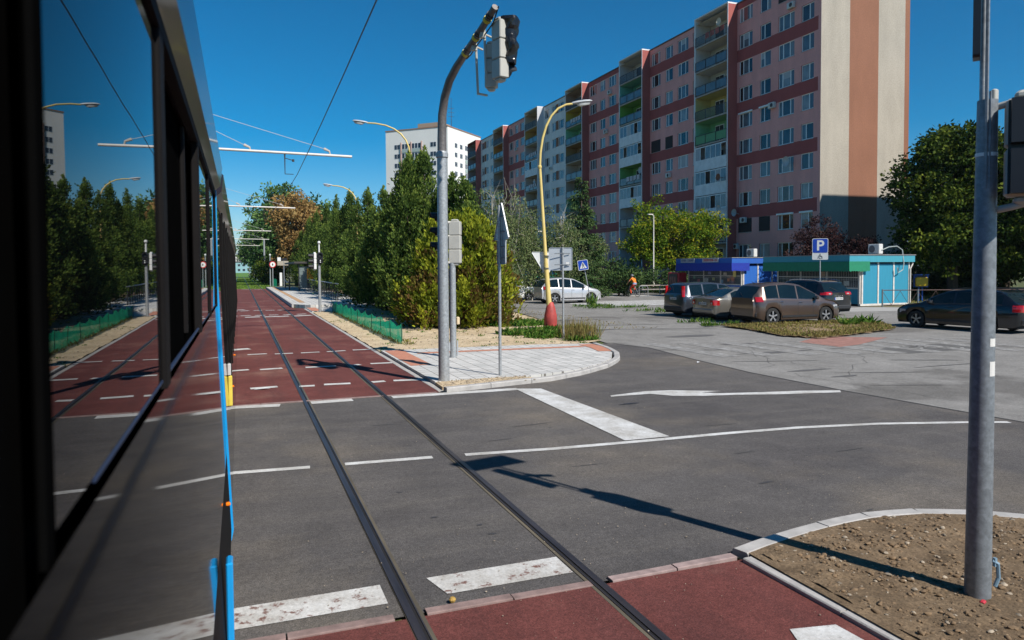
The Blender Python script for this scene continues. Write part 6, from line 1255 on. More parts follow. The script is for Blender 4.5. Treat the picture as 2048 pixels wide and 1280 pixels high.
def face(t, h, f, hair_m, r_=.1, helmet=False):
    up = Vector((0, 0, 1)); sd = f.cross(up).normalized(); q = MB(); q.cur = 0
    q.loft([[tuple(h+f*(.085+.0)+sd*x+up*(z-.02)) for x, z in ((-.012, 0), (.012, 0), (0, .05))], [tuple(h+f*.125+sd*x+up*(z-.02)) for x, z in ((-.008, 0), (.008, 0), (0, .012))]]); q.build('nose', m_skin, parent=t)
    for s in (-1, 1):
        q = MB(); q.lathe([(.001, -.012), (.010, -.006), (.010, .006), (.001, .012)], 8, tuple(h+f*.088+sd*s*.033+up*.02)); q.build('eye', m_blk, parent=t)
        q = MB(); q.box(tuple(h+sd*s*.085), (.02, .045, .06)); q.build('ear', m_skin, parent=t)
    q = MB(); q.box(tuple(h+f*.090-up*.055), (.045, .01, .012), rz=math.atan2(sd.y, sd.x)); q.build('mouth', mat('lips', (.3, .08, .07), .6), parent=t)
    rings = []
    for k in range(6):
        a = math.pi/2*k/5; rr = (.108 if not helmet else .13)*math.cos(a)+.004; rings.append([tuple(h-f*.012+Vector((rr*math.cos(b_), rr*1.12*math.sin(b_), .015+(.13 if not helmet else .15)*math.sin(a)))) for b_ in [2*math.pi*j/14 for j in range(14)]])
    q = MB(); q.loft(rings); q.build('helmet' if helmet else 'hair', hair_m, parent=t, smooth=True)
# cyclist seen from behind, rolling towards the blocks
cy = Vector((*gp(1266, 593.5), 0)); hb = math.atan2(-.35, 1.0)   # local +y turned this much
bk = thing('bicycle', 'bicycle ridden away over the paving by the person in the orange shirt', 'bicycle', tuple(cy), R(12))
for y in (-.52, .54):
    w_ = MB(); rg = []
    for k in range(28): a = 2*math.pi*k/28; rg.append([(.018*math.cos(b_), y+(.34+.018*math.sin(b_))*math.cos(a), .36+(.34+.018*math.sin(b_))*math.sin(a)) for b_ in [2*math.pi*j/6 for j in range(6)]])
    w_.loft(rg+[rg[0]], False, False); wo = w_.build('wheel', c_tyre, parent=bk, smooth=True); s_ = MB()
    for k in range(12): a = 2*math.pi*k/12; s_.tube([(0, y, .36), (0, y+.33*math.cos(a), .36+.33*math.sin(a))], .003, 3)
    s_.build('spokes', c_rim, parent=wo)
q = MB(); A, B, D, E_, S2 = (0, -.52, .36), (0, -.05, .30), (0, .38, .85), (0, .54, .36), (0, -.2, .86)
for a, b_ in ((A, B), (B, D), (S2, D), (B, S2), (A, S2), (D, E_)): q.tube([a, b_], .018, 6)
q.build('frame', m_bikeb, parent=bk); MB().tube([(-.29, .34, 1.0), (-.12, .42, 1.02), (.12, .42, 1.02), (.29, .34, 1.0)], .014, 6).build('handlebar', m_blk, parent=bk); MB().rbox((0, -.22, .93), (.15, .25, .06), .02).build('saddle', m_blk, parent=bk)
q = MB(); q.tube([(-.1, -.05, .3), (-.1, .06, .16), (-.2, .06, .16)], .012, 5); q.tube([(.1, -.05, .3), (.1, -.16, .44), (.2, -.16, .44)], .012, 5); q.build('crank', c_chr, parent=bk)
J = {'pelvis': ((0, -.24, 1.04), (.155, .12)), 'waist': ((0, -.17, 1.17), (.14, .11)), 'chest': ((0, -.02, 1.38), (.165, .12)), 'neck': ((0, .08, 1.50), .055), 'chin': ((0, .12, 1.56), .065), 'head': ((0, .13, 1.63), .092), 'crown': ((0, .12, 1.69), .08),
     'sh_l': ((-.19, 0, 1.42), .062), 'el_l': ((-.33, .13, 1.20), .042), 'wr_l': ((-.29, .31, 1.06), .030), 'palm_l': ((-.28, .36, 1.03), (.036, .018)), 'sh_r': ((.19, 0, 1.42), .062), 'el_r': ((.31, .14, 1.20), .042), 'wr_r': ((.29, .31, 1.06), .030), 'palm_r': ((.28, .36, 1.03), (.036, .018)),
     'hip_l': ((-.10, -.20, .98), .105), 'kn_l': ((-.14, .16, .66), .068), 'an_l': ((-.16, .02, .25), .045), 'toe_l': ((-.17, .16, .20), .04), 'hip_r': ((.10, -.20, .98), .105), 'kn_r': ((.14, .20, .82), .068), 'an_r': ((.16, -.14, .52), .045), 'toe_r': ((.17, 0, .47), .04), 'face': ((0, .3, 1.62), .01)}
Jf = J.pop('face')
def cmat(p): 
    if p.z > 1.50: return 0
    if abs(p.x) > .27 and p.z < 1.30: return 0
    if p.z > 1.12 and p.y > -.36: return 1
    if p.z > .98 and p.y < -.12: return 3
    if p.z < .30 and abs(p.x) > .1: return 4
    return 2 if not (p.z < .56 and p.y < .02 and p.x > .1) else 4
t, o, h, f = person('cyclist in an orange shirt, red trousers and dark helmet, seen from behind', tuple(cy), R(12), J, cmat, [m_skin, m_or, m_hv, mat('blue_grey_shirt_hem', (.22, .30, .45), .8), m_blk])
face(t, h, Vector((0, 1, 0)), m_helm, helmet=True)
# a standing figure far back in the shade
ps_ = at(1219, 64)
J = {'pelvis': ((0, 0, .95), (.14, .10)), 'waist': ((0, 0, 1.1), (.13, .10)), 'chest': ((0, 0, 1.32), (.16, .11)), 'neck': ((0, 0, 1.47), .052), 'chin': ((0, .02, 1.53), .062), 'head': ((0, .02, 1.61), .09), 'crown': ((0, .01, 1.67), .078),
     'sh_l': ((-.19, 0, 1.38), .058), 'el_l': ((-.24, -.02, 1.10), .040), 'wr_l': ((-.24, .05, .86), .028), 'palm_l': ((-.24, .07, .79), (.034, .017)), 'sh_r': ((.19, 0, 1.38), .058), 'el_r': ((.24, -.02, 1.10), .040), 'wr_r': ((.24, .05, .86), .028), 'palm_r': ((.24, .07, .79), (.034, .017)),
     'hip_l': ((-.09, 0, .88), .095), 'kn_l': ((-.10, .05, .50), .062), 'an_l': ((-.10, -.06, .09), .042), 'toe_l': ((-.11, .08, .04), .038), 'hip_r': ((.09, 0, .88), .095), 'kn_r': ((.10, .1, .50), .062), 'an_r': ((.10, .16, .09), .042), 'toe_r': ((.11, .3, .04), .038)}
t, o, h, f = person('person in pale top and dark trousers walking in the shade near the block', (ps_[0], ps_[1], 0), R(160), J, lambda p: 0 if (p.z > 1.46 or (abs(p.x) > .19 and p.z < 1.2)) else (1 if p.z > 1.0 else 2), [m_skin, mat('pale_top', (.5, .55, .58), .8), mat('dark_trousers', (.03, .03, .04), .8)])
face(t, h, Vector((0, 1, 0)), mat('dark_hair', (.03, .02, .015), .7))
# ================================================================ TREES AND PLANTS
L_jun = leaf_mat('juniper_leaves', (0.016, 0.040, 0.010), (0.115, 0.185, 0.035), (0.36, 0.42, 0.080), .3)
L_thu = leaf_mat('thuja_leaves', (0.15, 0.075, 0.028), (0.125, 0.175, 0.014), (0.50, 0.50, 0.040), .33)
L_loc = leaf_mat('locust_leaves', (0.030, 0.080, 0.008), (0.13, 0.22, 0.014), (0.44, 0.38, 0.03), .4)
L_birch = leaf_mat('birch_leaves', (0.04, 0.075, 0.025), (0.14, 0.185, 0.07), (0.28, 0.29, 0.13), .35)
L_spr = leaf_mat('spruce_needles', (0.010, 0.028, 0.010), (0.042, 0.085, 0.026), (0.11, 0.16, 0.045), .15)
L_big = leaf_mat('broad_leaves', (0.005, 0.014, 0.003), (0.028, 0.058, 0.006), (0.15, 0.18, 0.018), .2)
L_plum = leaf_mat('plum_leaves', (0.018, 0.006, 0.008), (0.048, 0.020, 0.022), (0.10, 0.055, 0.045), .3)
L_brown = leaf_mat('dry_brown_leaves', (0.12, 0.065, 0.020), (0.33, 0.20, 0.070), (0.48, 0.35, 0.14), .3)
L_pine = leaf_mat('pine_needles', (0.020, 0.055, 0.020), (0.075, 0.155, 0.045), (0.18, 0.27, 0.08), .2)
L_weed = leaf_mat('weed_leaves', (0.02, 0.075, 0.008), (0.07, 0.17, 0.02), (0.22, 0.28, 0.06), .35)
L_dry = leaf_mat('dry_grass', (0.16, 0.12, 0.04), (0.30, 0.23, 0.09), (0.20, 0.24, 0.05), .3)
m_bark = mat('bark', (0.075, 0.052, 0.036), .95, var=.35, scale=8, bump=.6, bscale=20); m_birchb = mat('birch_bark', (.36, .33, .28), .8, var=.35, scale=5); m_twig = mat('dry_twig', (.20, .14, .09), .9)
def unit(n): v = rng.normal(size=(n, 3)); return v/np.linalg.norm(v, axis=1, keepdims=True)
def tree(nm, label, cat, loc, group=None): return thing(nm, label, cat, loc, 0, group)
def limbs(mb, base, tips, r0, wob=.25):
    for tp_ in tips:
        a = Vector(base); b_ = Vector(tp_); m = a.lerp(b_, .5)+Vector((random.uniform(-wob, wob), random.uniform(-wob, wob), random.uniform(0, wob)))
        mb.tube([a, m, b_], [r0, r0*.6, r0*.15], 5)
def juniper(label, loc, H, Rd, lean=0.0, n_lead=7, L=None, dens=1.0, group=None, nm='juniper', cat='conifer', skirt=0.0):
    """several upright leaders, each wrapped in plumes of short sprays that point up and out"""
    t = tree(nm, label, cat, (loc[0], loc[1], 0), group); leads = []
    for k in range(n_lead):
        a = 2*math.pi*k/n_lead+random.uniform(-.4, .4); q = 0 if k == 0 else Rd*random.uniform(.35, .75)
        leads.append((q*math.cos(a), q*math.sin(a), H*(.94 if k == 0 else random.uniform(.52, .92)), Rd*random.uniform(.40, .60)))
    cen = []; dr = []; ln = []; tt = []
    for x, y, h, r_ in leads:
        nb = int(12.5*h*(.5+r_)*dens)
        for i in range(nb):
            z = skirt+(h-skirt)*random.random()**.9*.97; f = z/h
            prof = r_*min(1, (1-f)/.62)**1.05*(.8+.2*min(1, f/.18)); az = random.random()*6.283; kk = prof*random.uniform(.45, 1.12)
            pl = random.uniform(.55, 1.15)*(1.05-.45*f)*(H/7)**.3; w0 = random.uniform(.17, .30); out = random.uniform(.25, .95)*(1.15-f)
            base = np.array([x*(1-.3*f)+kk*math.cos(az), y*(1-.3*f)+kk*math.sin(az), z-.15]); up = np.array([out*math.cos(az), out*math.sin(az), 1.0]); up /= np.linalg.norm(up)
            m_ = int(60*dens*pl/.8); s_ = rng.random(m_)**.8; jit = rng.normal(size=(m_, 3))*(w0*(1-s_)**.8+.02)[:, None]*.75
            cen.append(base+up*(s_*pl)[:, None]+jit); dr.append(up*1.1+jit*2.2+rng.normal(size=(m_, 3))*.33); ln.append(.125*(1.2-.5*s_)); tt.append(np.clip(random.uniform(-.08, .38)+.42*s_+rng.normal(size=m_)*.12, 0, 1))  # tint climbs towards the tips: lit ends and dark recesses painted in
        m_ = 110; s_ = rng.random(m_); tp_ = np.array([x*.7, y*.7, h*.93]); cen.append(tp_+np.array([.05, .03, 1.])*(s_*h*.12)[:, None]+rng.normal(size=(m_, 3))*(.11*(1-s_)+.015)[:, None]); dr.append(np.array([0, 0, 1.])+rng.normal(size=(m_, 3))*.4); ln.append(.12+0*s_); tt.append(np.clip(.35+.4*s_, 0, 1))
    cen = np.concatenate(cen); dr = np.concatenate(dr); ln = np.concatenate(ln); tt = np.concatenate(tt)
    if nm == 'thuja':
        dry = np.array([noise.noise(Vector((float(c[0])*1.5, float(c[1])*1.5, float(c[2])*1.3))) for c in cen]); tt = np.where((dry > .12) & (cen[:, 2] < H*.75), rng.random(len(tt))*.3, .42+.6*tt); ln = ln*1.15
    cen[:, 2] = np.maximum(cen[:, 2], .03)
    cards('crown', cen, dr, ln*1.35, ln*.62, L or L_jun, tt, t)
    tr = MB(); tr.tube([(0, 0, -.05), (.05, 0, H*.4), (0, .05, H*.9)], [.16, .11, .02], 7); limbs(tr, (0, 0, .5), [(x*.9, y*.9, h*.8) for x, y, h, r_ in leads[1:]], .07); tr.build('trunk', m_bark, parent=t)
    return t
def broad(nm, label, cat, loc, H, crown, L, leaf=.16, nclump=110, per=90, clr=.55, trunk_r=.18, trunk_h=2.0, bark=None, droop=0.0, shell=.55, group=None, bare=0, seed=None):
    """crown: list of ellipsoids (x, y, z, rx, ry, rz); clumps of leaves grow at the ends of real limbs"""
    t = tree(nm, label, cat, (loc[0], loc[1], 0), group); cl = []; vol = [e[3]*e[4]*e[5] for e in crown]; tot = sum(vol)
    for e, v in zip(crown, vol):
        n = max(3, int(nclump*v/tot)); u_ = unit(n); rr = shell+(1-shell)*rng.random((n, 1)); cl.append(np.array(e[:3])+u_*rr*np.array(e[3:]))
    cl = np.concatenate(cl); cen = []; dr = []; tt = []; cs = clr*(.6+.7*rng.random(len(cl)))
    for c, s_ in zip(cl, cs):
        m_ = int(per*(s_/clr)**1.5); u_ = unit(m_); rad = s_*rng.random((m_, 1))**.45; p = c+u_*rad*np.array([1, 1, .72]); 
        if droop: p[:, 2] -= droop*rng.random(m_)**2*1.6
        cen.append(p); d_ = u_*.6+rng.normal(size=(m_, 3))*.6; d_[:, 2] -= .2+droop*1.4; dr.append(d_); tt.append(np.clip(random.random()*.5+.25+.15*u_[:, 2]+rng.normal(size=m_)*.17, 0, 1))  # leaves on top of each clump are lighter: sunlight painted into the tint
    cen = np.concatenate(cen); dr = np.concatenate(dr); tt = np.concatenate(tt); cen[:, 2] = np.maximum(cen[:, 2], .05)
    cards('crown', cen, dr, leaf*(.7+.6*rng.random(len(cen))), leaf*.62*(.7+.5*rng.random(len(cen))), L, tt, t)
    tr = MB(); top = (crown[0][0], crown[0][1], crown[0][2]+crown[0][5]*.5); tr.tube([(0, 0, -.05), (0, 0, trunk_h), ((top[0])*.5, top[1]*.5, (trunk_h+top[2])/2), top], [trunk_r*1.2, trunk_r, trunk_r*.6, .03], 8)
    pick = cl[rng.permutation(len(cl))[:26]]; limbs(tr, (0, 0, trunk_h*.9), [tuple(p) for p in pick[:14]], trunk_r*.5); limbs(tr, (top[0]*.5, top[1]*.5, (trunk_h+top[2])/2), [tuple(p) for p in pick[14:]], trunk_r*.35)
    for _ in range(bare): 
        a = random.random()*6.28; e = crown[0]; tp_ = Vector((e[0]+e[3]*1.0*math.cos(a)*random.uniform(.2, .9), e[1]+e[4]*math.sin(a)*random.uniform(.2, .9), e[2]+e[5]*random.uniform(.6, 1.12))); limbs(tr, (e[0]*.6, e[1]*.6, e[2]-.2*e[5]), [tp_], .026, .5)
    tr.build('trunk', bark or m_bark, parent=t); return t
def spruce(label, loc, H, Rd, L=None, nm='spruce', group=None, sparse=1.0):
    t = tree(nm, label, 'conifer', (loc[0], loc[1], 0), group); cen = []; dr = []; tt = []; tr = MB(); tr.tube([(0, 0, -.05), (0, 0, H*.5), (0, 0, H*.99)], [.2, .12, .015], 8); z = .6
    while z < H*.98:
        f = 1-z/H; nb = int(5+7*f)
        for k in range(nb):
            a = random.random()*6.28; L_ = Rd*f**.8*random.uniform(.65, 1.15)+.15; d = np.array([math.cos(a), math.sin(a), 0]); z1 = z+random.uniform(-.15, .15)
            m_ = int(26*L_*sparse)+8; s_ = rng.random(m_)**.8; p = np.zeros((m_, 3)); p += d*(s_*L_)[:, None]; p[:, 2] = z1-.35*L_*s_+.22*L_*s_**2*1.3; sd = np.array([-d[1], d[0], 0]); p += sd*(rng.normal(size=m_)*.20*(1-s_*.6)*min(1, L_))[:, None]; p[:, 2] -= rng.random(m_)**1.5*.28*min(1, L_)
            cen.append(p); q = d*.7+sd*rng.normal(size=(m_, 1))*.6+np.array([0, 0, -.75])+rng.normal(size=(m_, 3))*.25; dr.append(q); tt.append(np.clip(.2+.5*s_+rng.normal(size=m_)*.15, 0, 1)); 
            if k % 2 == 0: tr.tube([(0, 0, z1), (d[0]*L_*.5, d[1]*L_*.5, z1-.14*L_), (d[0]*L_*.95, d[1]*L_*.95, z1-.10*L_)], [.035*f+.01, .02*f+.008, .004], 4)
        z += .30
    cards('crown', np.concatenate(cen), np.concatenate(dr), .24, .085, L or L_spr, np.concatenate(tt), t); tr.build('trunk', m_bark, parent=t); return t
# the juniper row behind the green mesh fence: each has its own seat, height and outline
JG = 'junipers in a row beside the tramway'
JUN = [(850, 34.5, 8.2, 2.1, 'tallest juniper of the row, just left of the curved mast'), (905, 33, 6.7, 1.9, 'juniper with two pointed tops right of the curved mast'), (942, 32, 6.0, 1.7, 'low juniper behind the thuja, rightmost of the row'), (803, 38, 7.2, 2.0, 'broad juniper left of the tallest one'),
       (768, 42.5, 7.2, 2.0, 'bushy juniper in front of the white tower block edge'), (737, 50, 8.0, 2.1, 'juniper with a thin spike left of the white tower block'), (700, 60, 9.0, 2.2, 'slim pointed juniper under the farther yellow lamp'), (674, 69, 9.5, 2.4, 'juniper behind the far signal post, spiky top'), (655, 77, 9.4, 2.5, 'dark juniper over the platform railing'), (634, 90, 9.8, 2.7, 'juniper next to the brown tree'), (620, 100, 9.6, 2.7, 'farthest juniper, behind the shelter'), (880, 37.5, 6.2, 2.0, 'juniper squeezed behind the curved mast')]
for px, D, h, r_, lab in JUN:
    p_ = at(px, D); juniper(lab, p_, h, r_, n_lead=7 if D < 50 else 6, dens=1.0 if D < 45 else .8, group=JG, skirt=.5)
for px, D, h, r_, lab in ((772, 50, 6.2, 2.3, 'shaded juniper filling the second row behind the mesh fence'), (716, 64, 7.2, 2.6, 'shaded second row juniper behind the slim pointed one'), (830, 43, 5.5, 2.3, 'second row juniper hidden behind the tallest one')):
    p_ = at(px, D); juniper(lab, p_, h, r_, n_lead=5, dens=.7, group=JG)
# thuja at the corner
p_ = at(938, 29.5); th = juniper('yellow green thuja bush with brown dry patches at the street corner', p_, 4.75, 2.1, n_lead=10, L=L_thu, dens=1.1, nm='thuja')
p_ = at(868, 28.5); juniper('smaller thuja with brown dry foliage beside the curved mast', p_, 4.3, 1.3, n_lead=5, L=L_thu, dens=1.1, nm='thuja')
p_ = at(962, 31.5); juniper('right hand end of the thuja hedge next to the white cars', p_, 3.6, 1.1, n_lead=5, L=L_thu, dens=1.1, nm='thuja')
# brown tree, pines and bush at the far end of the platform
p_ = at(593, 104); broad('chestnut_tree', 'brown leaved chestnut tree behind the tram shelter', 'tree', p_, 13, [(0, 0, 9.0, 3.6, 3.6, 4.4), (-1.0, -.5, 4.5, 2.2, 2.2, 2.6)], L_brown, leaf=.38, nclump=190, per=60, clr=.85, trunk_h=2.5, trunk_r=.25, shell=.4)
for px, D, h, rr_, lab in ((560, 128, 18, 5.6, 'tall pine rising behind the brown chestnut tree'), (533, 150, 15.5, 4.4, 'pine left of the brown chestnut tree, reaching over the tracks'), (624, 124, 15, 4.6, 'pine right of the brown chestnut tree'), (517, 205, 17, 4.6, 'farthest pine of the group above the pale poles')):
    p_ = at(px, D); broad('pine_tree', lab, 'conifer', p_, h, [(0, 0, h*.60, rr_, rr_, h*.36), (0, 0, h*.82, rr_*.6, rr_*.6, h*.17), (-.4*rr_, 0, h*.36, rr_*.8, rr_*.8, h*.22)], L_pine, leaf=.55, nclump=210, per=46, clr=1.15, trunk_h=3.5, trunk_r=.3, shell=.45, group='pines beyond the platform')
for px, D, lab in ((535, 118, 'round green bush at the foot of the pines, next to the thick pale pole'), (548, 108, 'clipped dark bush behind the round sign')):
    p_ = at(px, D); broad('bush', lab, 'bush', p_, 4, [(0, 0, 2.0, 2.6, 2.4, 2.1)], L_big, leaf=.3, nclump=90, per=50, clr=.7, trunk_h=.6, trunk_r=.12)
p_ = at(600, 86); broad('bush', 'dark shrubbery behind the tram shelter', 'bush', (p_[0]+3.6, p_[1]), 4, [(0, 0, 2.2, 2.4, 7.0, 2.4)], L_jun, leaf=.3, nclump=150, per=50, clr=.8, trunk_h=.6, trunk_r=.12)
# birches, spruce, locust, plums, walnut
for px, D, h, cr, lab, br in ((985, 47, 8.6, 1.7, 'thin birch with bare white twigs left of the triangular sign', 9), (1022, 50, 9.0, 1.8, 'birch with bare pale tips between triangular sign and yellow lamp', 9), (1062, 52, 7.4, 1.7, 'drooping birch just left of the yellow lamp pole', 4), (1122, 52, 7.6, 1.9, 'drooping birch right of the yellow lamp pole', 5)):
    p_ = at(px, D); broad('birch_tree', lab, 'tree', p_, h, [(0, 0, h*.66, cr*.85, cr, h*.26), (.1, 0, h*.42, cr*1.1, cr*1.2, h*.3)], L_birch, leaf=.15, nclump=120, per=56, clr=.5, trunk_h=2.4, trunk_r=.11, bark=m_birchb, droop=.8, shell=.2, bare=br, group='birches in front of the block')
p_ = at(1163, 57); spruce('dark spruce with drooping branches in front of the block, between birches and locust tree', p_, 9.7, 2.5)
p_ = at(1196, 60); broad('small_tree', 'young bushy tree beside the crossing sign', 'tree', p_, 5, [(0, 0, 3.3, .7, .7, 1.7)], L_birch, leaf=.17, nclump=40, per=55, clr=.40, trunk_h=1.3, trunk_r=.06)
p_ = at(1345, 72); broad('locust_tree', 'wide yellow green locust tree behind the blue kiosk and the slim white lamp', 'tree', p_, 9, [(.2, 0, 5.6, 4.9, 3.6, 2.7), (-3.2, 0, 4.6, 2.4, 2.6, 2.2), (3.7, 0, 6.4, 2.3, 2.6, 1.7), (-2.6, .5, 8.3, 1.2, 1.3, 1.4), (0.8, -.6, 3.2, 4.2, 2.6, 1.7)], L_loc, leaf=.25, nclump=360, per=70, clr=.68, trunk_h=2.2, trunk_r=.28, shell=.35, bare=6)
p_ = at(1238, 59); broad('bush', 'dark bushes in the shade left of the locust tree', 'bush', p_, 3, [(0, 0, 1.4, 2.0, 1.6, 1.5)], L_spr, leaf=.2, nclump=70, per=60, clr=.5, trunk_h=.4, trunk_r=.08)
p_ = at(1295, 66); broad('bush', 'low dark hedge under the locust tree by the entrance', 'bush', p_, 3, [(0, 0, 1.0, 5.5, 1.6, 1.1)], L_spr, leaf=.2, nclump=110, per=60, clr=.5, trunk_h=.4, trunk_r=.08)
p_ = at(1640, 51); broad('plum_tree', 'larger purple leaved plum tree above the turquoise kiosk, behind the parking sign', 'tree', p_, 6, [(0, 0, 4.0, 1.9, 1.7, 1.8), (-.8, 0, 3.2, 1.5, 1.3, 1.2)], L_plum, leaf=.16, nclump=120, per=60, clr=.42, trunk_h=1.6, trunk_r=.12, shell=.3, bare=8)
p_ = at(1722, 50); broad('plum_tree', 'smaller purple leaved plum tree by the white air conditioner on the kiosk', 'tree', p_, 5, [(0, 0, 3.2, 1.4, 1.3, 1.35)], L_plum, leaf=.16, nclump=80, per=60, clr=.4, trunk_h=1.4, trunk_r=.1, shell=.3, bare=5)
p_ = at(1905, 49); broad('walnut_tree', 'big dark broadleaf tree right of the striped gable', 'tree', p_, 12, [(0, 0, 7.4, 3.9, 3.8, 4.4), (-1.6, -1, 4.6, 2.9, 2.8, 3.0), (2.0, 0, 5.0, 2.8, 2.8, 3.6), (.5, 0, 10.4, 2.1, 2.1, 1.5)], L_big, leaf=.27, nclump=520, per=95, clr=.8, trunk_h=2.4, trunk_r=.3, shell=.5)
p_ = at(2085, 47); broad('walnut_tree', 'third big tree at the very right edge beside the hanging signal', 'tree', p_, 12, [(0, 0, 7.0, 3.8, 3.8, 4.8), (-1.6, 0, 4.2, 3.0, 3.0, 3.0)], L_big, leaf=.27, nclump=380, per=95, clr=.8, trunk_h=2.4, trunk_r=.3, shell=.5)
p_ = at(2010, 52); broad('walnut_tree', 'second big dark broadleaf tree behind the near mast', 'tree', p_, 12, [(0, 0, 7.0, 4.0, 3.8, 4.6), (-1.6, 0, 4.2, 3.4, 3.2, 3.0), (1.8, 0, 10, 2.2, 2.1, 1.8)], L_big, leaf=.27, nclump=520, per=95, clr=.8, trunk_h=2.4, trunk_r=.3, shell=.5)
for px, D, lab in ((1850, 56, 'dark undergrowth behind the letter box'), (1960, 60, 'dark undergrowth below the big trees at the right edge'), (1905, 62, 'dark bushes closing the gap between the big trees')):
    p_ = at(px, D); broad('bush', lab, 'bush', p_, 4, [(0, 0, 1.9, 3.8, 2.2, 2.2)], L_spr, leaf=.26, nclump=120, per=60, clr=.7, trunk_h=.4, trunk_r=.08)
# small shrubs on the sandy ground
for px, py, s_, lab in ((745, 612, .5, 'small dark shrub on the bare ground behind the mesh fence'), (775, 622, .4, 'lower shrub right of the other one behind the mesh fence')):
    p_ = gp(px, py); broad('shrub', lab, 'shrub', p_, 1, [(0, 0, .45*s_/.5, .6, .5, .45)], L_pine, leaf=.09, nclump=40, per=40, clr=.18, trunk_h=.2, trunk_r=.02)
# grass, weeds and dry tufts
def blades(name, label, pts, hmin, hmax, L, wd=.012, spread=.45, tint0=.5, tvar=.3):
    n = len(pts); cen = np.array(pts); d_ = rng.normal(size=(n, 3))*spread; d_[:, 2] = 1; h = hmin+(hmax-hmin)*rng.random(n)**1.5
    o = cards(name, cen, d_, h, wd*(1+h*2), L, np.clip(tint0+rng.normal(size=n)*tvar, 0, 1)); return tag(o, label, 'grass', kind='stuff')
def scatter(c, rx, ry, n, poly=None, z=0.03, dense=1.0):
    P = []
    while len(P) < n:
        a = random.random()*6.283; r_ = random.random()**.6; x, y = c[0]+rx*r_*math.cos(a), c[1]+ry*r_*math.sin(a)
        if noise.noise(Vector((x*1.6, y*1.6, 7))) > -.15 or random.random() < .2: P.append((x, y, z))
    return P
W1 = []
for px, py, rx, ry, n in ((1075, 668, 1.5, 1.0, 2600), (1130, 662, 1.0, .8, 1500), (1030, 650, 1.7, 1.3, 2400), (960, 648, 1.8, .8, 1100), (1165, 682, .55, .35, 500), (1110, 676, 1.1, .5, 1200)): W1 += scatter(gp(px, py), rx, ry, n)
blades('weeds', 'low green weeds around the red lamp base at the corner', W1, .06, .26, L_weed, .05, .9)
W2 = scatter(gp(1158, 680), .75, .55, 900)+scatter(gp(1140, 676), .4, .3, 300); blades('dry_grass', 'tall straw coloured grass tuft beside the square sign post', W2, .15, .75, L_dry, .008, .22, .4)
W3 = []
for k in range(26): t_ = k/26; W3 += scatter((4.72, 22+17.5*t_), .28, .5, 60)
blades('weeds', 'dry weeds growing along the foot of the green mesh fence', W3, .04, .20, L_dry, .03, .8, .45, .35)
W4 = []
for _ in range(70):
    c = in_sand(); W4 += scatter(c, .14, .12, 16)
blades('weeds', 'scattered small green seedlings on the sandy ground', W4, .02, .09, L_weed, .03, .9)
ISL = [gp(x, y) for x, y in ((1440, 654), (1500, 661), (1560, 673), (1640, 678), (1700, 672), (1790, 660), (1765, 648), (1712, 641), (1600, 648), (1520, 650))]
uneven('verge_island', ISL, .16, .05, .05, m_soil, 1.0)
W5 = []
while len(W5) < 15000:
    x, y = random.uniform(min(p[0] for p in ISL), max(p[0] for p in ISL)), random.uniform(min(p[1] for p in ISL), max(p[1] for p in ISL))
    if inside((x, y), ISL):
        cxy = noise.noise(Vector((x*.9, y*.9, 3))); ed = min(math.hypot(x-(a[0]*(1-f)+b_[0]*f), y-(a[1]*(1-f)+b_[1]*f)) for a, b_ in zip(ISL, ISL[1:]+ISL[:1]) for f in (0, .25, .5, .75))
        if random.random() < (.9 if ed < .9 else .22+.5*cxy): W5.append((x, y, .05))
blades('grass', 'half dried grass and weeds on the traffic island before the parked cars', W5, .03, .15, L_dry, .025, .8, .45, .35)
W6 = scatter(gp(1712, 650), .8, .5, 160)+scatter(gp(1735, 648), .35, .25, 120); blades('weeds', 'green weed clump at the right end of the grassy island', W6, .06, .5, L_weed, .05, .8)
W7 = []
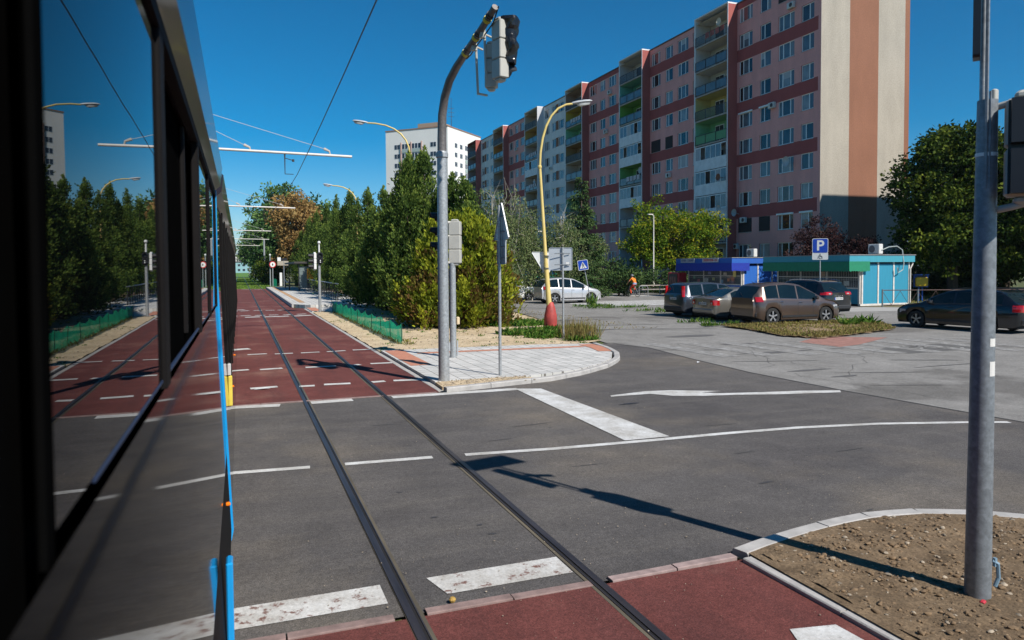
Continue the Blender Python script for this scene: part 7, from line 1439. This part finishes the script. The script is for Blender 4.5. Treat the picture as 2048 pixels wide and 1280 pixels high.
for px, py, rx, ry, n in ((1185, 614, 1.3, .4, 500), (1230, 617, 2.5, .18, 500), (1330, 626, .8, .2, 150), (1392, 646, .9, .15, 200), (1440, 653, .9, .15, 300), (1300, 623, 1.6, .2, 200)): W7 += scatter(gp(px, py), rx, ry, n)
blades('grass', 'grass growing in the cracks along the car park edge', W7, .04, .28, L_weed, .03, .6)
W7 = scatter(gp(1183, 611), .3, .3, 110); blades('weeds', 'tall weeds climbing the crossing sign post', W7, .15, .9, L_weed, .03, .35)
W8 = []
while len(W8) < 26000:
    x, y = random.uniform(24.5, 60), random.uniform(53.5, 78)
    if y > 57.6 and not (x > 49): W8.append((x, y, -.02))
blades('grass', 'lawn in front of the apartment block', W8, .06, .20, L_weed, .05, .6, .55, .3)
W9 = []
for _ in range(14000):
    x = random.uniform(34.5, 60); y = random.uniform(27, 52)
    if y > 31.5-(x-33)*.45+1.5 and not (33 < x < 38.2 and 31.8 < y < 50): W9.append((x, y, -.02))
blades('grass', 'dry lawn around the kiosks and under the big trees', W9, .05, .2, L_dry, .05, .6, .6, .3)
W10 = []
for _ in range(30000): W10.append((random.uniform(-5, 4), random.uniform(92.5, 204)**1.0, 0.0))
W10 = [p for p in W10 if all(abs(p[0]-X) > .16 for X in TRK)]
blades('grass', 'bright green grass between the far tram rails', W10, .06, .16, L_weed, .09, .5, .75, .2)
W11 = []
for _ in range(5000): W11.append((random.uniform(6.5, 15), random.uniform(24, 60), 0.0))
blades('ground_litter', 'dry needles and sprouts on the shaded ground under the junipers', W11, .03, .12, L_dry, .03, .9, .3, .3)
# ================================================================ AIR
hz = MB(); hz.bb(-7000, 7500, -1200, 7600, -2.2, 215); ho = hz.build('haze', None and m_wire or bpy.data.materials.new('haze_air')); hm = ho.data.materials[0]; hm.use_nodes = True
nt = hm.node_tree; nt.nodes.remove(nt.nodes['Principled BSDF']); pv = nt.nodes.new('ShaderNodeVolumePrincipled'); pv.inputs['Color'].default_value = (0.72, 0.84, 1.0, 1); pv.inputs['Density'].default_value = 0.00010; pv.inputs['Anisotropy'].default_value = 0.2
nt.links.new(pv.outputs[0], nt.nodes['Material Output'].inputs['Volume']); tag(ho, kind='stuff')
